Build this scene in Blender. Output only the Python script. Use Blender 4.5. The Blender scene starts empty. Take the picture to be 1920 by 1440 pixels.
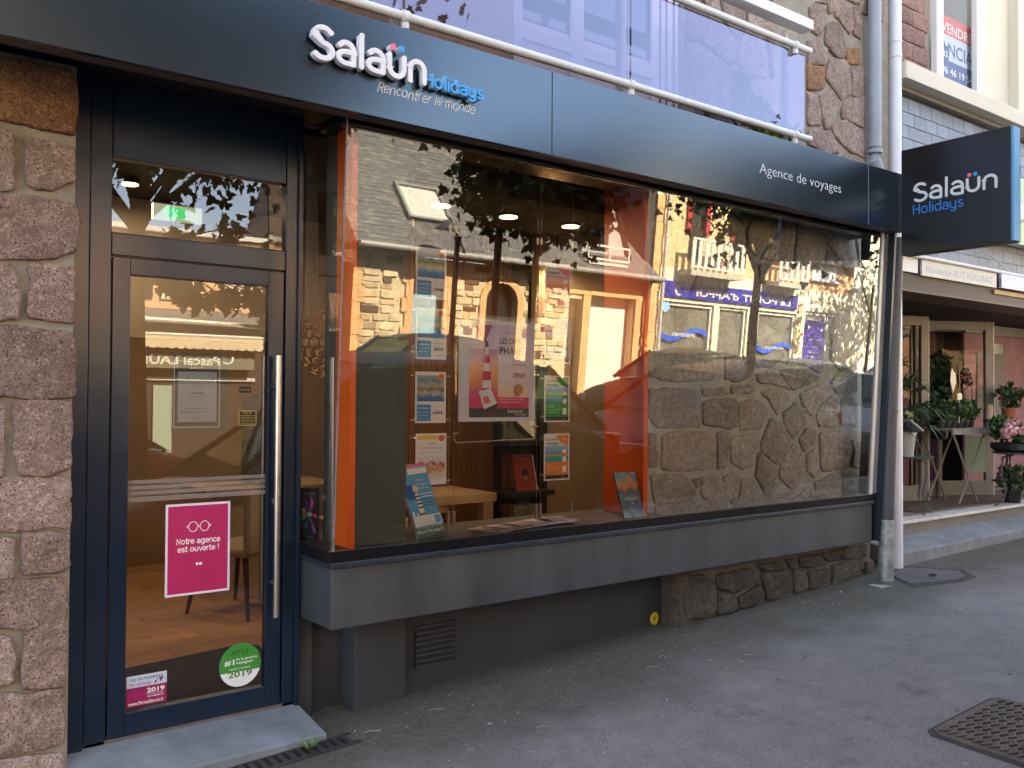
import bpy, math, random
from mathutils import Vector, Matrix, noise
R=math.radians; PI=math.pi
rnd=random.Random(7)
SC=bpy.context.scene; COL=SC.collection
# ---------------- camera, light, exposure ----------------
F=1650.0; CZ=1.534
phi,pit,rol=R(53.25),R(0.95),R(-0.35)
fw=Vector((math.cos(phi),math.sin(phi),0)); rt=Vector((math.sin(phi),-math.cos(phi),0)); up=Vector((0,0,1))
f2=fw*math.cos(pit)+up*math.sin(pit); u2=up*math.cos(pit)-fw*math.sin(pit)
r3=rt*math.cos(rol)-u2*math.sin(rol); u3=u2*math.cos(rol)+rt*math.sin(rol)
cd=bpy.data.cameras.new('camera'); cam=bpy.data.objects.new('camera',cd); COL.objects.link(cam)
cam.matrix_world=Matrix(((r3.x,u3.x,-f2.x,0),(r3.y,u3.y,-f2.y,0),(r3.z,u3.z,-f2.z,CZ),(0,0,0,1)))
cd.sensor_width=36; cd.lens=36*F/1920; cd.clip_start=.05; cd.clip_end=500
SC.camera=cam
SUN_EL=R(42); SUN_AZ=R(19)
to_sun=Vector((math.sin(SUN_AZ)*math.cos(SUN_EL),math.cos(SUN_AZ)*math.cos(SUN_EL),math.sin(SUN_EL)))
w=bpy.data.worlds.new('World'); SC.world=w; w.use_nodes=True
nt=w.node_tree; bg=nt.nodes['Background']; sk=nt.nodes.new('ShaderNodeTexSky'); sk.sky_type='NISHITA'; sk.sun_disc=False
sk.sun_elevation=SUN_EL; sk.sun_rotation=SUN_AZ; sk.air_density=1.0; sk.dust_density=.8; sk.ozone_density=1.0
hs_=nt.nodes.new('ShaderNodeHueSaturation'); hs_.inputs['Saturation'].default_value=.64; nt.links.new(sk.outputs[0],hs_.inputs['Color']); nt.links.new(hs_.outputs[0],bg.inputs[0]); bg.inputs[1].default_value=0.10
sd=bpy.data.lights.new('sun','SUN'); sd.energy=5.0; sd.angle=R(.5); sd.color=(1,.86,.66)
so=bpy.data.objects.new('sun',sd); COL.objects.link(so); so.rotation_euler=(-to_sun).to_track_quat('-Z','Y').to_euler(); so.location=(0,20,20)
VS=SC.view_settings; SC.display_settings.display_device='sRGB'; VS.view_transform='Standard'; VS.look='None'; VS.gamma=1; VS.exposure=3.38
SC.cycles.max_bounces=8; SC.cycles.transparent_max_bounces=24; SC.cycles.glossy_bounces=5; SC.cycles.diffuse_bounces=4
SC.cycles.use_denoising=True; SC.cycles.sample_clamp_indirect=6; SC.cycles.caustics_reflective=False; SC.cycles.caustics_refractive=False
# ---------------- materials ----------------
_M={}
def nd(t,ty,**k):
    n=t.nodes.new(ty)
    for a,b in k.items(): setattr(n,a,b)
    return n
def M(name,rgb,rough=.5,metal=0,nz=None,bump=None,spec=.5,emit=None,var=0,streak=None,alpha=None,tint=None):
    if name in _M: return _M[name]
    m=bpy.data.materials.new(name); m.use_nodes=True; t=m.node_tree; b=t.nodes['Principled BSDF']
    b.inputs['Base Color'].default_value=(*rgb,1); b.inputs['Roughness'].default_value=rough; b.inputs['Metallic'].default_value=metal
    b.inputs['Specular IOR Level'].default_value=spec
    if tint: b.inputs['Specular Tint'].default_value=(*tint,1)
    L=t.links.new
    tc=nd(t,'ShaderNodeTexCoord'); src=None
    if nz:
        sc,amt=nz[0],nz[1]
        n=nd(t,'ShaderNodeTexNoise'); n.inputs['Scale'].default_value=sc; n.inputs['Detail'].default_value=6; n.inputs['Roughness'].default_value=.65
        if streak:
            mp=nd(t,'ShaderNodeMapping'); mp.inputs['Scale'].default_value=streak; L(tc.outputs['Object'],mp.inputs[0]); L(mp.outputs[0],n.inputs[0])
        else: L(tc.outputs['Object'],n.inputs[0])
        r=nd(t,'ShaderNodeValToRGB'); e=r.color_ramp.elements
        e[0].position=.3; e[1].position=.7
        e[0].color=(*[c*(1-amt) for c in rgb],1); c2=nz[2] if len(nz)>2 else [min(1,c*(1+amt)) for c in rgb]; e[1].color=(*c2,1)
        L(n.outputs['Fac'],r.inputs[0]); src=r.outputs[0]
        if rough>.15:
            rr=nd(t,'ShaderNodeMapRange'); rr.inputs[3].default_value=max(.05,rough-.12); rr.inputs[4].default_value=min(1,rough+.12); L(n.outputs['Fac'],rr.inputs[0]); L(rr.outputs[0],b.inputs['Roughness'])
    if var:
        oi=nd(t,'ShaderNodeObjectInfo'); hs=nd(t,'ShaderNodeHueSaturation'); mr=nd(t,'ShaderNodeMapRange'); mr.inputs[3].default_value=1-var; mr.inputs[4].default_value=1+var
        L(oi.outputs['Random'],mr.inputs[0]); L(mr.outputs[0],hs.inputs['Value'])
        if src: L(src,hs.inputs['Color'])
        else: hs.inputs['Color'].default_value=(*rgb,1)
        src=hs.outputs[0]
    if src: L(src,b.inputs['Base Color'])
    if bump:
        n2=nd(t,'ShaderNodeTexNoise'); n2.inputs['Scale'].default_value=bump[0]; n2.inputs['Detail'].default_value=5; L(tc.outputs['Object'],n2.inputs[0])
        bp=nd(t,'ShaderNodeBump'); bp.inputs['Strength'].default_value=bump[1]; bp.inputs['Distance'].default_value=bump[2] if len(bump)>2 else .004
        L(n2.outputs['Fac'],bp.inputs['Height']); L(bp.outputs[0],b.inputs['Normal'])
    if emit: b.inputs['Emission Color'].default_value=(*emit[0],1); b.inputs['Emission Strength'].default_value=emit[1]
    _M[name]=m; return m
def granite(name,c1,c2,dark,bs=1.0,orange=None,dirt=False):
    if name in _M: return _M[name]
    m=bpy.data.materials.new(name); m.use_nodes=True; t=m.node_tree; b=t.nodes['Principled BSDF']; L=t.links.new
    b.inputs['Roughness'].default_value=.88; b.inputs['Specular IOR Level'].default_value=.25
    tc=nd(t,'ShaderNodeTexCoord'); oi=nd(t,'ShaderNodeObjectInfo'); ad=nd(t,'ShaderNodeVectorMath',operation='ADD'); 
    cb=nd(t,'ShaderNodeCombineXYZ'); ml=nd(t,'ShaderNodeMath',operation='MULTIPLY'); ml.inputs[1].default_value=37
    L(oi.outputs['Random'],ml.inputs[0]); L(ml.outputs[0],cb.inputs[0]); L(ml.outputs[0],cb.inputs[2]); L(tc.outputs['Object'],ad.inputs[0]); L(cb.outputs[0],ad.inputs[1])
    V=ad.outputs[0]
    def N(s,d=3,r=.6):
        n=nd(t,'ShaderNodeTexNoise'); n.inputs['Scale'].default_value=s; n.inputs['Detail'].default_value=d; n.inputs['Roughness'].default_value=r; L(V,n.inputs[0]); return n
    def ramp(src,p0,p1,a,bb):
        r=nd(t,'ShaderNodeValToRGB'); r.color_ramp.elements[0].position=p0; r.color_ramp.elements[1].position=p1; r.color_ramp.elements[0].color=(*a,1); r.color_ramp.elements[1].color=(*bb,1); L(src,r.inputs[0]); return r.outputs[0]
    big=N(5,4); base=ramp(big.outputs['Fac'],.35,.68,c1,c2)
    def mix(fac,a,bb,mode='MIX'):
        x=nd(t,'ShaderNodeMix',data_type='RGBA',blend_type=mode)
        if isinstance(fac,float): x.inputs[0].default_value=fac
        else: L(fac,x.inputs[0])
        if isinstance(a,tuple): x.inputs[6].default_value=(*a,1)
        else: L(a,x.inputs[6])
        if isinstance(bb,tuple): x.inputs[7].default_value=(*bb,1)
        else: L(bb,x.inputs[7])
        return x.outputs[2]
    sp=N(125,3,.6); s1=ramp(sp.outputs['Fac'],.54,.61,(0,0,0),(1,1,1)); col=mix(s1,base,dark)
    sp2=N(90,3,.6); s2=ramp(sp2.outputs['Fac'],.55,.66,(0,0,0),(.7,.7,.7)); col=mix(s2,col,tuple(min(1,c*1.45+.03) for c in c2)); md_=N(26,5,.7); s4=ramp(md_.outputs['Fac'],.40,.60,(.55,.55,.55),(0,0,0)); col=mix(s4,col,tuple(c*.55 for c in c1))
    if orange: 
        o=N(2.4,4); s3=ramp(o.outputs['Fac'],.5,.72,(0,0,0),(1,1,1)); col=mix(s3,col,orange)
    hs=nd(t,'ShaderNodeHueSaturation'); mr=nd(t,'ShaderNodeMapRange'); mr.inputs[3].default_value=.80; mr.inputs[4].default_value=1.22; L(oi.outputs['Random'],mr.inputs[0]); L(mr.outputs[0],hs.inputs['Value']); L(col,hs.inputs['Color'])
    L(hs.outputs[0],b.inputs['Base Color'])
    fb=N(60,5,.8); fb2=N(22,3); am=nd(t,'ShaderNodeMath',operation='ADD'); L(fb.outputs['Fac'],am.inputs[0]); L(fb2.outputs['Fac'],am.inputs[1])
    bp=nd(t,'ShaderNodeBump'); bp.inputs['Strength'].default_value=.9*bs; bp.inputs['Distance'].default_value=.012; L(am.outputs[0],bp.inputs['Height']); L(bp.outputs[0],b.inputs['Normal'])
    _M[name]=m; return m
def glass(name,tint=(1,1,1),mult=1.0,rough=0.0,add=0.0,gt=(1,1,1)):
    if name in _M: return _M[name]
    m=bpy.data.materials.new(name); m.use_nodes=True; t=m.node_tree; t.nodes.remove(t.nodes['Principled BSDF']); L=t.links.new
    out=t.nodes['Material Output']; tr=nd(t,'ShaderNodeBsdfTransparent'); tr.inputs[0].default_value=(*tint,1); gl=nd(t,'ShaderNodeBsdfGlossy'); gl.inputs['Roughness'].default_value=rough; gl.inputs[0].default_value=(*gt,1)
    fr=nd(t,'ShaderNodeFresnel'); fr.inputs[0].default_value=1.5; ma=nd(t,'ShaderNodeMath',operation='MULTIPLY_ADD',use_clamp=True); ma.inputs[1].default_value=mult; ma.inputs[2].default_value=add
    mx=nd(t,'ShaderNodeMixShader'); L(fr.outputs[0],ma.inputs[0]); L(ma.outputs[0],mx.inputs[0]); L(tr.outputs[0],mx.inputs[1]); L(gl.outputs[0],mx.inputs[2]); L(mx.outputs[0],out.inputs[0])
    _M[name]=m; return m
def photo(name,stops,sc=3.0,warp=.25,rough=.4):
    """printed picture: colour bands over the print's own uv, broken up by noise"""
    if name in _M: return _M[name]
    m=bpy.data.materials.new(name); m.use_nodes=True; t=m.node_tree; b=t.nodes['Principled BSDF']; L=t.links.new; b.inputs['Roughness'].default_value=rough
    uv=nd(t,'ShaderNodeUVMap'); n=nd(t,'ShaderNodeTexNoise'); n.inputs['Scale'].default_value=sc; n.inputs['Detail'].default_value=6; L(uv.outputs[0],n.inputs[0])
    sx=nd(t,'ShaderNodeSeparateXYZ'); L(uv.outputs[0],sx.inputs[0]); ma=nd(t,'ShaderNodeMath',operation='MULTIPLY_ADD'); ma.inputs[1].default_value=warp*2; ad=nd(t,'ShaderNodeMath',operation='ADD'); ad.inputs[1].default_value=-warp
    L(n.outputs['Fac'],ma.inputs[0]); L(sx.outputs[1],ma.inputs[2]); L(ma.outputs[0],ad.inputs[0])
    r=nd(t,'ShaderNodeValToRGB'); e=r.color_ramp.elements
    while len(e)<len(stops): e.new(.5)
    for k,(p,c) in enumerate(stops): e[k].position=p; e[k].color=(*c,1)
    L(ad.outputs[0],r.inputs[0]); L(r.outputs[0],b.inputs['Base Color'])
    _M[name]=m; return m
def C(h,name=None,rough=.5,**k):
    """plain print / paint colour from an sRGB hex"""
    h=h.lstrip('#'); v=[int(h[i:i+2],16)/255 for i in (0,2,4)]; v=[c/12.92 if c<=.04045 else ((c+.055)/1.055)**2.4 for c in v]
    return M(name or 'colour_'+h,tuple(v),rough,**k)
# ---------------- objects ----------------
LOC={}
def tag(o,label=None,cat=None,group=None,kind=None):
    if label: o['label']=label
    if cat: o['category']=cat
    if group: o['group']=group
    if kind: o['kind']=kind
    return o
def thing(name,loc,label,cat,group=None):
    o=bpy.data.objects.new(name,None); COL.objects.link(o); o.location=loc; o.empty_display_size=.1; LOC[o.name]=Vector(loc); return tag(o,label,cat,group)
class MB:
    def __init__(s): s.v=[];s.f=[];s.m=[];s.mats=[];s.uv={}
    def mi(s,m):
        if m not in s.mats: s.mats.append(m)
        return s.mats.index(m)
    def add(s,vs,fs,m,uvs=None):
        k=len(s.v); s.v+=[tuple(v) for v in vs]; i=s.mi(m)
        for j,f in enumerate(fs):
            if uvs: s.uv[len(s.f)]=uvs[j]
            s.f.append([a+k for a in f]); s.m.append(i)
        return s
    def box(s,x0,x1,y0,y1,z0,z1,m,lean=0.0):
        l0,l1=0,-lean*(z1-z0)
        v=[(x0,y0,z0),(x1,y0,z0),(x1,y1,z0),(x0,y1,z0),(x0,y0+l1,z1),(x1,y0+l1,z1),(x1,y1+l1,z1),(x0,y1+l1,z1)]
        return s.add(v,[(3,2,1,0),(4,5,6,7),(0,1,5,4),(1,2,6,5),(2,3,7,6),(3,0,4,7)],m)
    def obox(s,c,ex,ey,ez,a,b,h,m):
        """box centred on c with half sizes a,b,h along the unit axes"""
        c=Vector(c); v=[c+ex*a*i+ey*b*j+ez*h*k for k in (-1,1) for i,j in ((-1,-1),(1,-1),(1,1),(-1,1))]
        return s.add(v,[(3,2,1,0),(4,5,6,7),(0,1,5,4),(1,2,6,5),(2,3,7,6),(3,0,4,7)],m)
    def tube(s,path,r,m,n=10,r1=None,cap=True):
        P=[Vector(p) for p in path]; rings=[]; 
        for i,p in enumerate(P):
            d=(P[min(i+1,len(P)-1)]-P[max(i-1,0)]).normalized(); a=d.cross(Vector((0,0,1)))
            if a.length<.05: a=d.cross(Vector((0,1,0)))
            a.normalize(); b=d.cross(a); rr=r if r1 is None else r+(r1-r)*i/(len(P)-1)
            if isinstance(r,(list,tuple)): rr=r[i]
            rings.append([p+a*math.cos(2*PI*k/n)*rr+b*math.sin(2*PI*k/n)*rr for k in range(n)])
        vs=[q for g in rings for q in g]; fs=[]
        for i in range(len(P)-1):
            for k in range(n): fs.append((i*n+k,(i)*n+(k+1)%n,(i+1)*n+(k+1)%n,(i+1)*n+k))
        if cap: fs.append(list(range(n))); fs.append([(len(P)-1)*n+k for k in range(n)][::-1])
        return s.add(vs,fs,m)
    def prism(s,pts,o,ex,ey,d0,d1,m,back=False):
        """flat outline pts in the plane (o,ex,ey) given thickness from d0 to d1 along the normal"""
        o=Vector(o);nn=ex.cross(ey); k=len(pts); vs=[o+ex*a+ey*b+nn*d1 for a,b in pts]+[o+ex*a+ey*b+nn*d0 for a,b in pts]
        fs=[list(range(k))]+[(i,i+k,(i+1)%k+k,(i+1)%k) for i in range(k)]
        fs.append([k+i for i in range(k)][::-1])
        return s.add(vs,fs,m)
    def rect(s,x0,y0,x1,y1,o,ex,ey,d,m):
        nn=ex.cross(ey); o=Vector(o); return s.add([o+ex*a+ey*b+nn*d for a,b in ((x0,y0),(x1,y0),(x1,y1),(x0,y1))],[(0,1,2,3)],m,[[(0,0),(1,0),(1,1),(0,1)]])
    def lathe(s,c,prof,m,n=20,ex=Vector((1,0,0)),ey=Vector((0,1,0))):
        c=Vector(c); ez=ex.cross(ey); vs=[]; fs=[]
        for r,z in prof: vs+=[c+ex*r*math.cos(2*PI*k/n)+ey*r*math.sin(2*PI*k/n)+ez*z for k in range(n)]
        for i in range(len(prof)-1):
            for k in range(n): fs.append((i*n+k,i*n+(k+1)%n,(i+1)*n+(k+1)%n,(i+1)*n+k))
        fs.append(list(range(n))[::-1]); fs.append([(len(prof)-1)*n+k for k in range(n)])
        return s.add(vs,fs,m)
    def mesh(s,name,off=Vector((0,0,0)),smooth=False):
        me=bpy.data.meshes.new(name); me.from_pydata([(a-off.x,b-off.y,c-off.z) for a,b,c in s.v],[],s.f)
        for m in s.mats: me.materials.append(m)
        me.polygons.foreach_set('material_index',s.m)
        if s.uv:
            ul=me.uv_layers.new(name='UVMap')
            for i,u in s.uv.items():
                for li,c in zip(me.polygons[i].loop_indices,u): ul.data[li].uv=c
        if smooth:
            for p in me.polygons: p.use_smooth=True
        me.update(); return me
    def build(s,name,parent=None,bevel=0,smooth=False,at=None,seg=2,auto=False):
        pl=LOC[parent.name] if parent else Vector((0,0,0)); at=Vector(at) if at else pl
        o=bpy.data.objects.new(name,s.mesh(name,at,smooth)); COL.objects.link(o)
        if parent: o.parent=parent
        o.location=at-pl; LOC[o.name]=at
        if bevel:
            b=o.modifiers.new('bevel','BEVEL'); b.width=bevel; b.segments=seg; b.limit_method='ANGLE'; b.angle_limit=R(40)
        if auto:
            for p in o.data.polygons: p.use_smooth=True
            o.data.set_sharp_from_angle(angle=R(35))
        return o
def struct(o): o['kind']='structure'; return o
def copy_tree(o,parent=None):
    c=o.copy(); COL.objects.link(c)
    if parent: c.parent=parent
    for ch in list(o.children): copy_tree(ch,c)
    return c
X_,Y_,Z_=Vector((1,0,0)),Vector((0,1,0)),Vector((0,0,1))
# street-facing plane on our side: ex=+X, ey=+Z (normal -Y); opposite side: ex=-X, ey=+Z (normal +Y)
_tc={}
def TXT(mb,s,size,o,ex,ey,m,align='L',fit=None,d=.0008,th=0.0,bold=0.0,shear=0.0,name=None):
    key=(s,bold,shear)
    if key not in _tc:
        c=bpy.data.curves.new('t','FONT'); c.body=s; c.size=1; c.offset=bold; c.shear=shear; c.resolution_u=3; ob=bpy.data.objects.new('t',c)
        me=bpy.data.meshes.new_from_object(ob); _tc[key]=([tuple(v.co) for v in me.vertices],[tuple(p.vertices) for p in me.polygons]); bpy.data.objects.remove(ob); bpy.data.curves.remove(c); bpy.data.meshes.remove(me)
    vs,fs=_tc[key]
    if not vs: return
    x0=min(v[0] for v in vs); x1=max(v[0] for v in vs); wd=x1-x0; sx=size if fit is None else fit/wd
    sh={'L':0,'C':-.5*wd,'R':-wd}[align]; nn=ex.cross(ey); o=Vector(o)
    P=[o+ex*((v[0]-x0+sh)*sx)+ey*v[1]*size+nn*(d+th) for v in vs]
    mb.add(P,fs,m)
    if th:
        k=len(P); e={}
        for f in fs:
            for a,b in zip(f,f[1:]+f[:1]): e[(a,b)]=1
        bd=[(a,b) for a,b in e if (b,a) not in e]
        Q=P+[p-nn*th for p in P]
        mb.add(Q,[(a,a+k,b+k,b) for a,b in bd],m)
def arc(cx,cy,rx,ry,a0,a1,n=9): return [(cx+rx*math.cos(R(a0+(a1-a0)*i/(n-1))),cy+ry*math.sin(R(a0+(a1-a0)*i/(n-1)))) for i in range(n)]
GL={ # rounded single-stroke letters, x-height 1, (strokes, advance)
'S':([arc(.52,1.06,.42,.36,35,180,8)+arc(.52,.34,.46,.36,90,-145,12)[0:]],1.25),
'a':([arc(.42,.62,.38,.38,140,0,9)+[(.80,.0)],[(.80,.56)]+arc(.42,.28,.40,.28,90,270,9)+[(.80,.0)]],1.12),
'l':([[(0.08,1.5),(.08,0)]],.42),'i':([[(.08,1),(.08,0)],[(.08,1.36),(.08,1.42)]],.42),
'u':([[(0.02,1),(.02,.4)]+arc(.42,.4,.40,.40,180,360,10)+[(.82,1)]],1.15),
'n':([[(0.02,0),(.02,.6)]+arc(.42,.6,.40,.40,180,0,10)+[(.82,0)]],1.15),
'H':([[(0,1.4),(0,0)],[(0,.7),(.9,.7)],[(.9,1.4),(.9,0)]],1.25),'o':([arc(.44,.5,.44,.5,0,360,17)],1.2),
'd':([arc(.42,.5,.42,.5,0,360,16),[(.84,1.5),(.84,0)]],1.15),'y':([[(0.02,1),(.02,.4)]+arc(.42,.4,.40,.40,180,360,10),[(.82,1),(.82,-.15)]+arc(.42,-.15,.40,.32,0,-140,8)],1.15),
's':([arc(.36,.74,.30,.26,40,180,7)+arc(.36,.25,.32,.25,90,-150,10)],.95),
'R':([[(0,0),(0,1.4),(.35,1.4)]+arc(.4,1.05,.42,.35,90,-90,9)+[(0,.70)],[(.35,.7),(.85,0)]],1.05),
'e':([[(.04,.5),(.84,.52)]+arc(.44,.5,.42,.5,5,320,14)],1.1),'c':([arc(.44,.5,.42,.5,50,310,12)],1.0),
't':([[(.2,1.4),(.2,.25)]+arc(.42,.25,.22,.25,180,300,5),[(-.05,1),(.5,1)]],.75),'r':([[(.02,1),(.02,0)],[(.02,.6)]+arc(.36,.6,.34,.38,180,60,7)],.7),
'm':([[(0,0),(0,.7)]+arc(.3,.7,.30,.30,180,0,8)+[(.6,0)],[(.6,.7)]+arc(.9,.7,.30,.30,180,0,8)+[(1.2,0)]],1.5),
'N':([[(0,0),(0,1.4),(.95,0),(.95,1.4)]],1.3),'g':([arc(.42,.5,.42,.5,0,360,16),[(.84,1),(.84,-.15)]+arc(.42,-.15,.42,.3,0,-140,8)],1.18),
'v':([[(0,1),(.42,0),(.84,1)]],1.0),'!':([[(.08,1.4),(.08,.45)],[(.08,.02),(.08,.05)]],.5),' ':([],.6),'b':([arc(.42,.5,.42,.5,0,360,16),[(0,1.5),(0,0)]],1.1)}
def stroke2d(mb,pts,wd,o,ex,ey,d0,d1,m,slim=0):
    n=len(pts); out=[]; h=wd/2
    V=[Vector((a,b)) for a,b in pts]
    closed=(V[0]-V[-1]).length<1e-5
    nr=[]
    for i in range(n):
        a=V[i-1] if i>0 else (V[-2] if closed else V[i]); b=V[i+1] if i<n-1 else (V[1] if closed else V[i]); t=(b-a)
        t=t.normalized() if t.length>1e-9 else Vector((0,1)); q=Vector((-t.y,t.x)); nr.append(q)
        if 0<i<n-1:
            s1=(V[i]-V[i-1]).normalized(); cs=max(.5,abs(q.dot(Vector((-s1.y,s1.x))))); nr[-1]=q/cs
    nn=ex.cross(ey); o=Vector(o)
    if closed:
        Lf=[V[i]+nr[i]*h for i in range(n-1)]; Rt=[V[i]-nr[i]*h for i in range(n-1)]; k=n-1
        P=lambda q,d:o+ex*q.x+ey*q.y+nn*d
        vs=[P(q,d1) for q in Lf]+[P(q,d1) for q in Rt]+[P(q,d0) for q in Lf]+[P(q,d0) for q in Rt]; fs=[]
        for i in range(k):
            j=(i+1)%k; fs+=[(k+i,k+j,j,i),(i,j,2*k+j,2*k+i),(k+j,k+i,3*k+i,3*k+j)]
        mb.add(vs,fs,m); return
    poly=[]; Lf=[V[i]+nr[i]*h for i in range(n)]; Rt=[V[i]-nr[i]*h for i in range(n)]
    P=lambda q,d:o+ex*q.x+ey*q.y+nn*d
    vs=[P(q,d1) for q in Lf]+[P(q,d1) for q in Rt]+[P(q,d0) for q in Lf]+[P(q,d0) for q in Rt]; fs=[]
    for i in range(n-1): fs+=[(n+i,n+i+1,i+1,i),(i,i+1,2*n+i+1,2*n+i),(n+i+1,n+i,3*n+i,3*n+i+1)]
    mb.add(vs,fs,m)
    for end,i in ((0,0),(1,n-1)):
        t=Vector((nr[i].y,-nr[i].x))*(1 if end==1 else -1); t.normalize(); q=nr[i].normalized()
        c=[V[i]+q*h*math.cos(a)+t*h*math.sin(a) for a in [PI*k/6 for k in range(7)]]
        if end==0: c=c[::1]
        k=len(c); vs=[P(x,d1) for x in c]+[P(x,d0) for x in c]
        mb.add(vs,[list(range(k)) if end==1 else list(range(k))[::-1]]+[(a,a+k,a+k+1,a+1) for a in range(k-1)],m)
def STK(s,xh,wd,o,ex,ey,d0,d1,m,fit=None,mb=None,parent=None,slant=0,name='letter',wob=0):
    """single-stroke rounded lettering; one mesh per letter when parent is given"""
    tot=sum(GL[c][1] for c in s)-.3; sc=xh if fit is None else fit/tot; x=0; rr=random.Random(3)
    for c in s:
        st,adv=GL[c]; b=mb or MB(); dy=rr.uniform(-wob,wob)
        for k,p in enumerate(st):
            q=[((a+x+slant*bb)*sc,(bb+dy)*xh) for a,bb in p]
            stroke2d(b,q,wd,o,ex,ey,d0,d1+k*.0006,m)
        if parent and st: b.build(name,parent)
        x+=adv
    return sc
def stone(mb,poly,o,ex,ey,dep,m,seed=0,rough=.012,step=.035,soft=.02,rings=4,grow=.006):
    """rough-faced stone on a wall plane: irregular outline, shoulders and uneven face"""
    P=[Vector(p) for p in poly]; c_=sum(P,Vector((0,0)))/len(P); rad_=sum((p-c_).length for p in P)/len(P); P=[c_+(p-c_)*(1+grow/rad_) for p in P]
    if sum(P[i-1].cross(P[i]) if hasattr(P[i],'cross') and False else P[i-1].x*P[i].y-P[i].x*P[i-1].y for i in range(len(P)))<0: P=P[::-1]
    Q=[]
    for i in range(len(P)):
        a,b=P[i],P[(i+1)%len(P)]; Q+=[a*.93+b*.07,a*.07+b*.93]
    S=[]
    for i in range(len(Q)):
        a,b=Q[i],Q[(i+1)%len(Q)]; k=max(1,int((b-a).length/step))
        for j in range(k):
            p=a.lerp(b,j/k); nz=(noise.noise(Vector((p.x*14+seed*3.1,p.y*14,seed)))*.011+noise.noise(Vector((p.x*45+seed,p.y*45,seed)))*.006); dd=(b-a).normalized() if (b-a).length>0 else Vector((1,0)); S.append(p+Vector((dd.y,-dd.x))*nz)
    c=sum(S,Vector((0,0)))/len(S); n=len(S); nn=ex.cross(ey); o=Vector(o)
    rad=sum((p-c).length for p in S)/n
    lv=[(1,-.015),(1.0,dep*.45),(1-soft/rad*.5,dep*.85),(1-soft/rad*1.3,dep)]
    for k in range(1,rings): lv.append(((1-soft/rad*1.3)*(1-k/rings),dep))
    vs=[]
    for i,(s,d) in enumerate(lv):
        for p in S:
            q=c+(p-c)*s; z=d
            if i>=1: z+=(noise.noise(Vector((q.x*7,q.y*7,seed*1.7)))*rough+noise.noise(Vector((q.x*55,q.y*55,seed)))*rough*.3+noise.noise(Vector((q.x*21,q.y*21,seed*.7)))*rough*.45)*(1 if i>2 else .5)
            vs.append(o+ex*q.x+ey*q.y+nn*z)
    vs.append(o+ex*c.x+ey*c.y+nn*(dep+noise.noise(Vector((c.x*7,c.y*7,seed*1.7)))*rough)); fs=[]
    for i in range(len(lv)-1):
        for k in range(n): fs.append((i*n+k,i*n+(k+1)%n,(i+1)*n+(k+1)%n,(i+1)*n+k))
    e=(len(lv)-1)*n
    for k in range(n): fs.append((e+k,e+(k+1)%n,len(vs)-1))
    return mb.add(vs,fs,m)
def voro(x0,x1,z0,z1,nx,nz,seed,gap=.03,jit=.38):
    r=random.Random(seed); dx,dz=(x1-x0)/nx,(z1-z0)/nz; S=[]
    for j in range(-1,nz+1):
        for i in range(-1,nx+1): S.append(Vector((x0+dx*(i+.5+(.25 if j%2 else -.25)+r.uniform(-jit,jit)),z0+dz*(j+.5+r.uniform(-jit,jit)))))
    res=[]
    for s in S:
        poly=[Vector((x0,z0)),Vector((x1,z0)),Vector((x1,z1)),Vector((x0,z1))]
        for q in S:
            if q is s or (q-s).length>3.2*max(dx,dz): continue
            nrm=(q-s).normalized(); mid=(q+s)/2-nrm*gap/2; out=[]
            for i in range(len(poly)):
                a,b=poly[i],poly[(i+1)%len(poly)]; da,db=(a-mid).dot(nrm),(b-mid).dot(nrm)
                if da<=0: out.append(a)
                if da*db<0: out.append(a.lerp(b,da/(da-db)))
            poly=out
            if not poly: break
        if len(poly)>=3:
            A=abs(sum(poly[i-1].x*poly[i].y-poly[i].x*poly[i-1].y for i in range(len(poly))))/2
            if A>.006: res.append([(p.x,p.y) for p in poly])
    return res
def gz(x,y=4.0):
    a=-.1665
    if x<-8: z=a+.045*-8
    elif x<6.8: z=a+.045*x
    elif x<30: z=a+.306+.018*(x-6.8)
    else: z=a+.306+.018*23.2
    return z-.02*(4-max(y,.95))
# ---- shared materials ----
m_frame=M('anthracite_paint',(.008,.019,.040),.20,bump=(1.3,.25,.02))
m_fascia=M('fascia_satin_black',(.007,.009,.013),.24,spec=1.0,tint=(.6,.8,1.0),bump=(.9,.12,.02))
m_fascia.node_tree.nodes['Principled BSDF'].inputs['IOR'].default_value=1.65
m_slab=M('painted_concrete_grey',(.042,.048,.054),.62,nz=(2.2,.42),bump=(45,.35,.003),streak=(1.5,1.5,.25))
m_slabd=M('painted_render_dark',(.028,.032,.038),.66,nz=(2.0,.3),bump=(30,.3,.003))
m_trim=M('window_sill_trim',(.020,.029,.040),.35,nz=(5,.15))
m_black=M('black_profile',(.006,.006,.008),.25)
m_steel=M('brushed_steel',(.55,.53,.5),.28,1,nz=(6,.12),streak=(30,30,.4))
m_white=M('white_metal',(.72,.72,.70),.4,nz=(4,.06))
m_paper=M('white_paper',(.86,.86,.88),.5)
m_gran=granite('pink_granite',(.265,.19,.155),(.425,.325,.27),(.075,.058,.05),.9)
m_granO=granite('rusty_granite',(.26,.14,.075),(.38,.22,.12),(.08,.05,.035),.8)
m_granG=granite('grey_granite',(.43,.38,.34),(.60,.54,.49),(.20,.18,.17),.8)
m_mortarW=M('pale_wall_mortar',(.45,.45,.39),.9,nz=(9,.18),bump=(60,.6,.004))
m_mortarB=M('dark_base_mortar',(.12,.10,.08),.9,nz=(9,.25),bump=(60,.6,.004))
m_mortar=M('cement_mortar',(.27,.24,.19),.9,nz=(9,.22),bump=(60,.6,.004))
m_mortarD=M('weathered_mortar',(.27,.25,.20),.9,nz=(9,.22),bump=(60,.6,.004))
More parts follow.
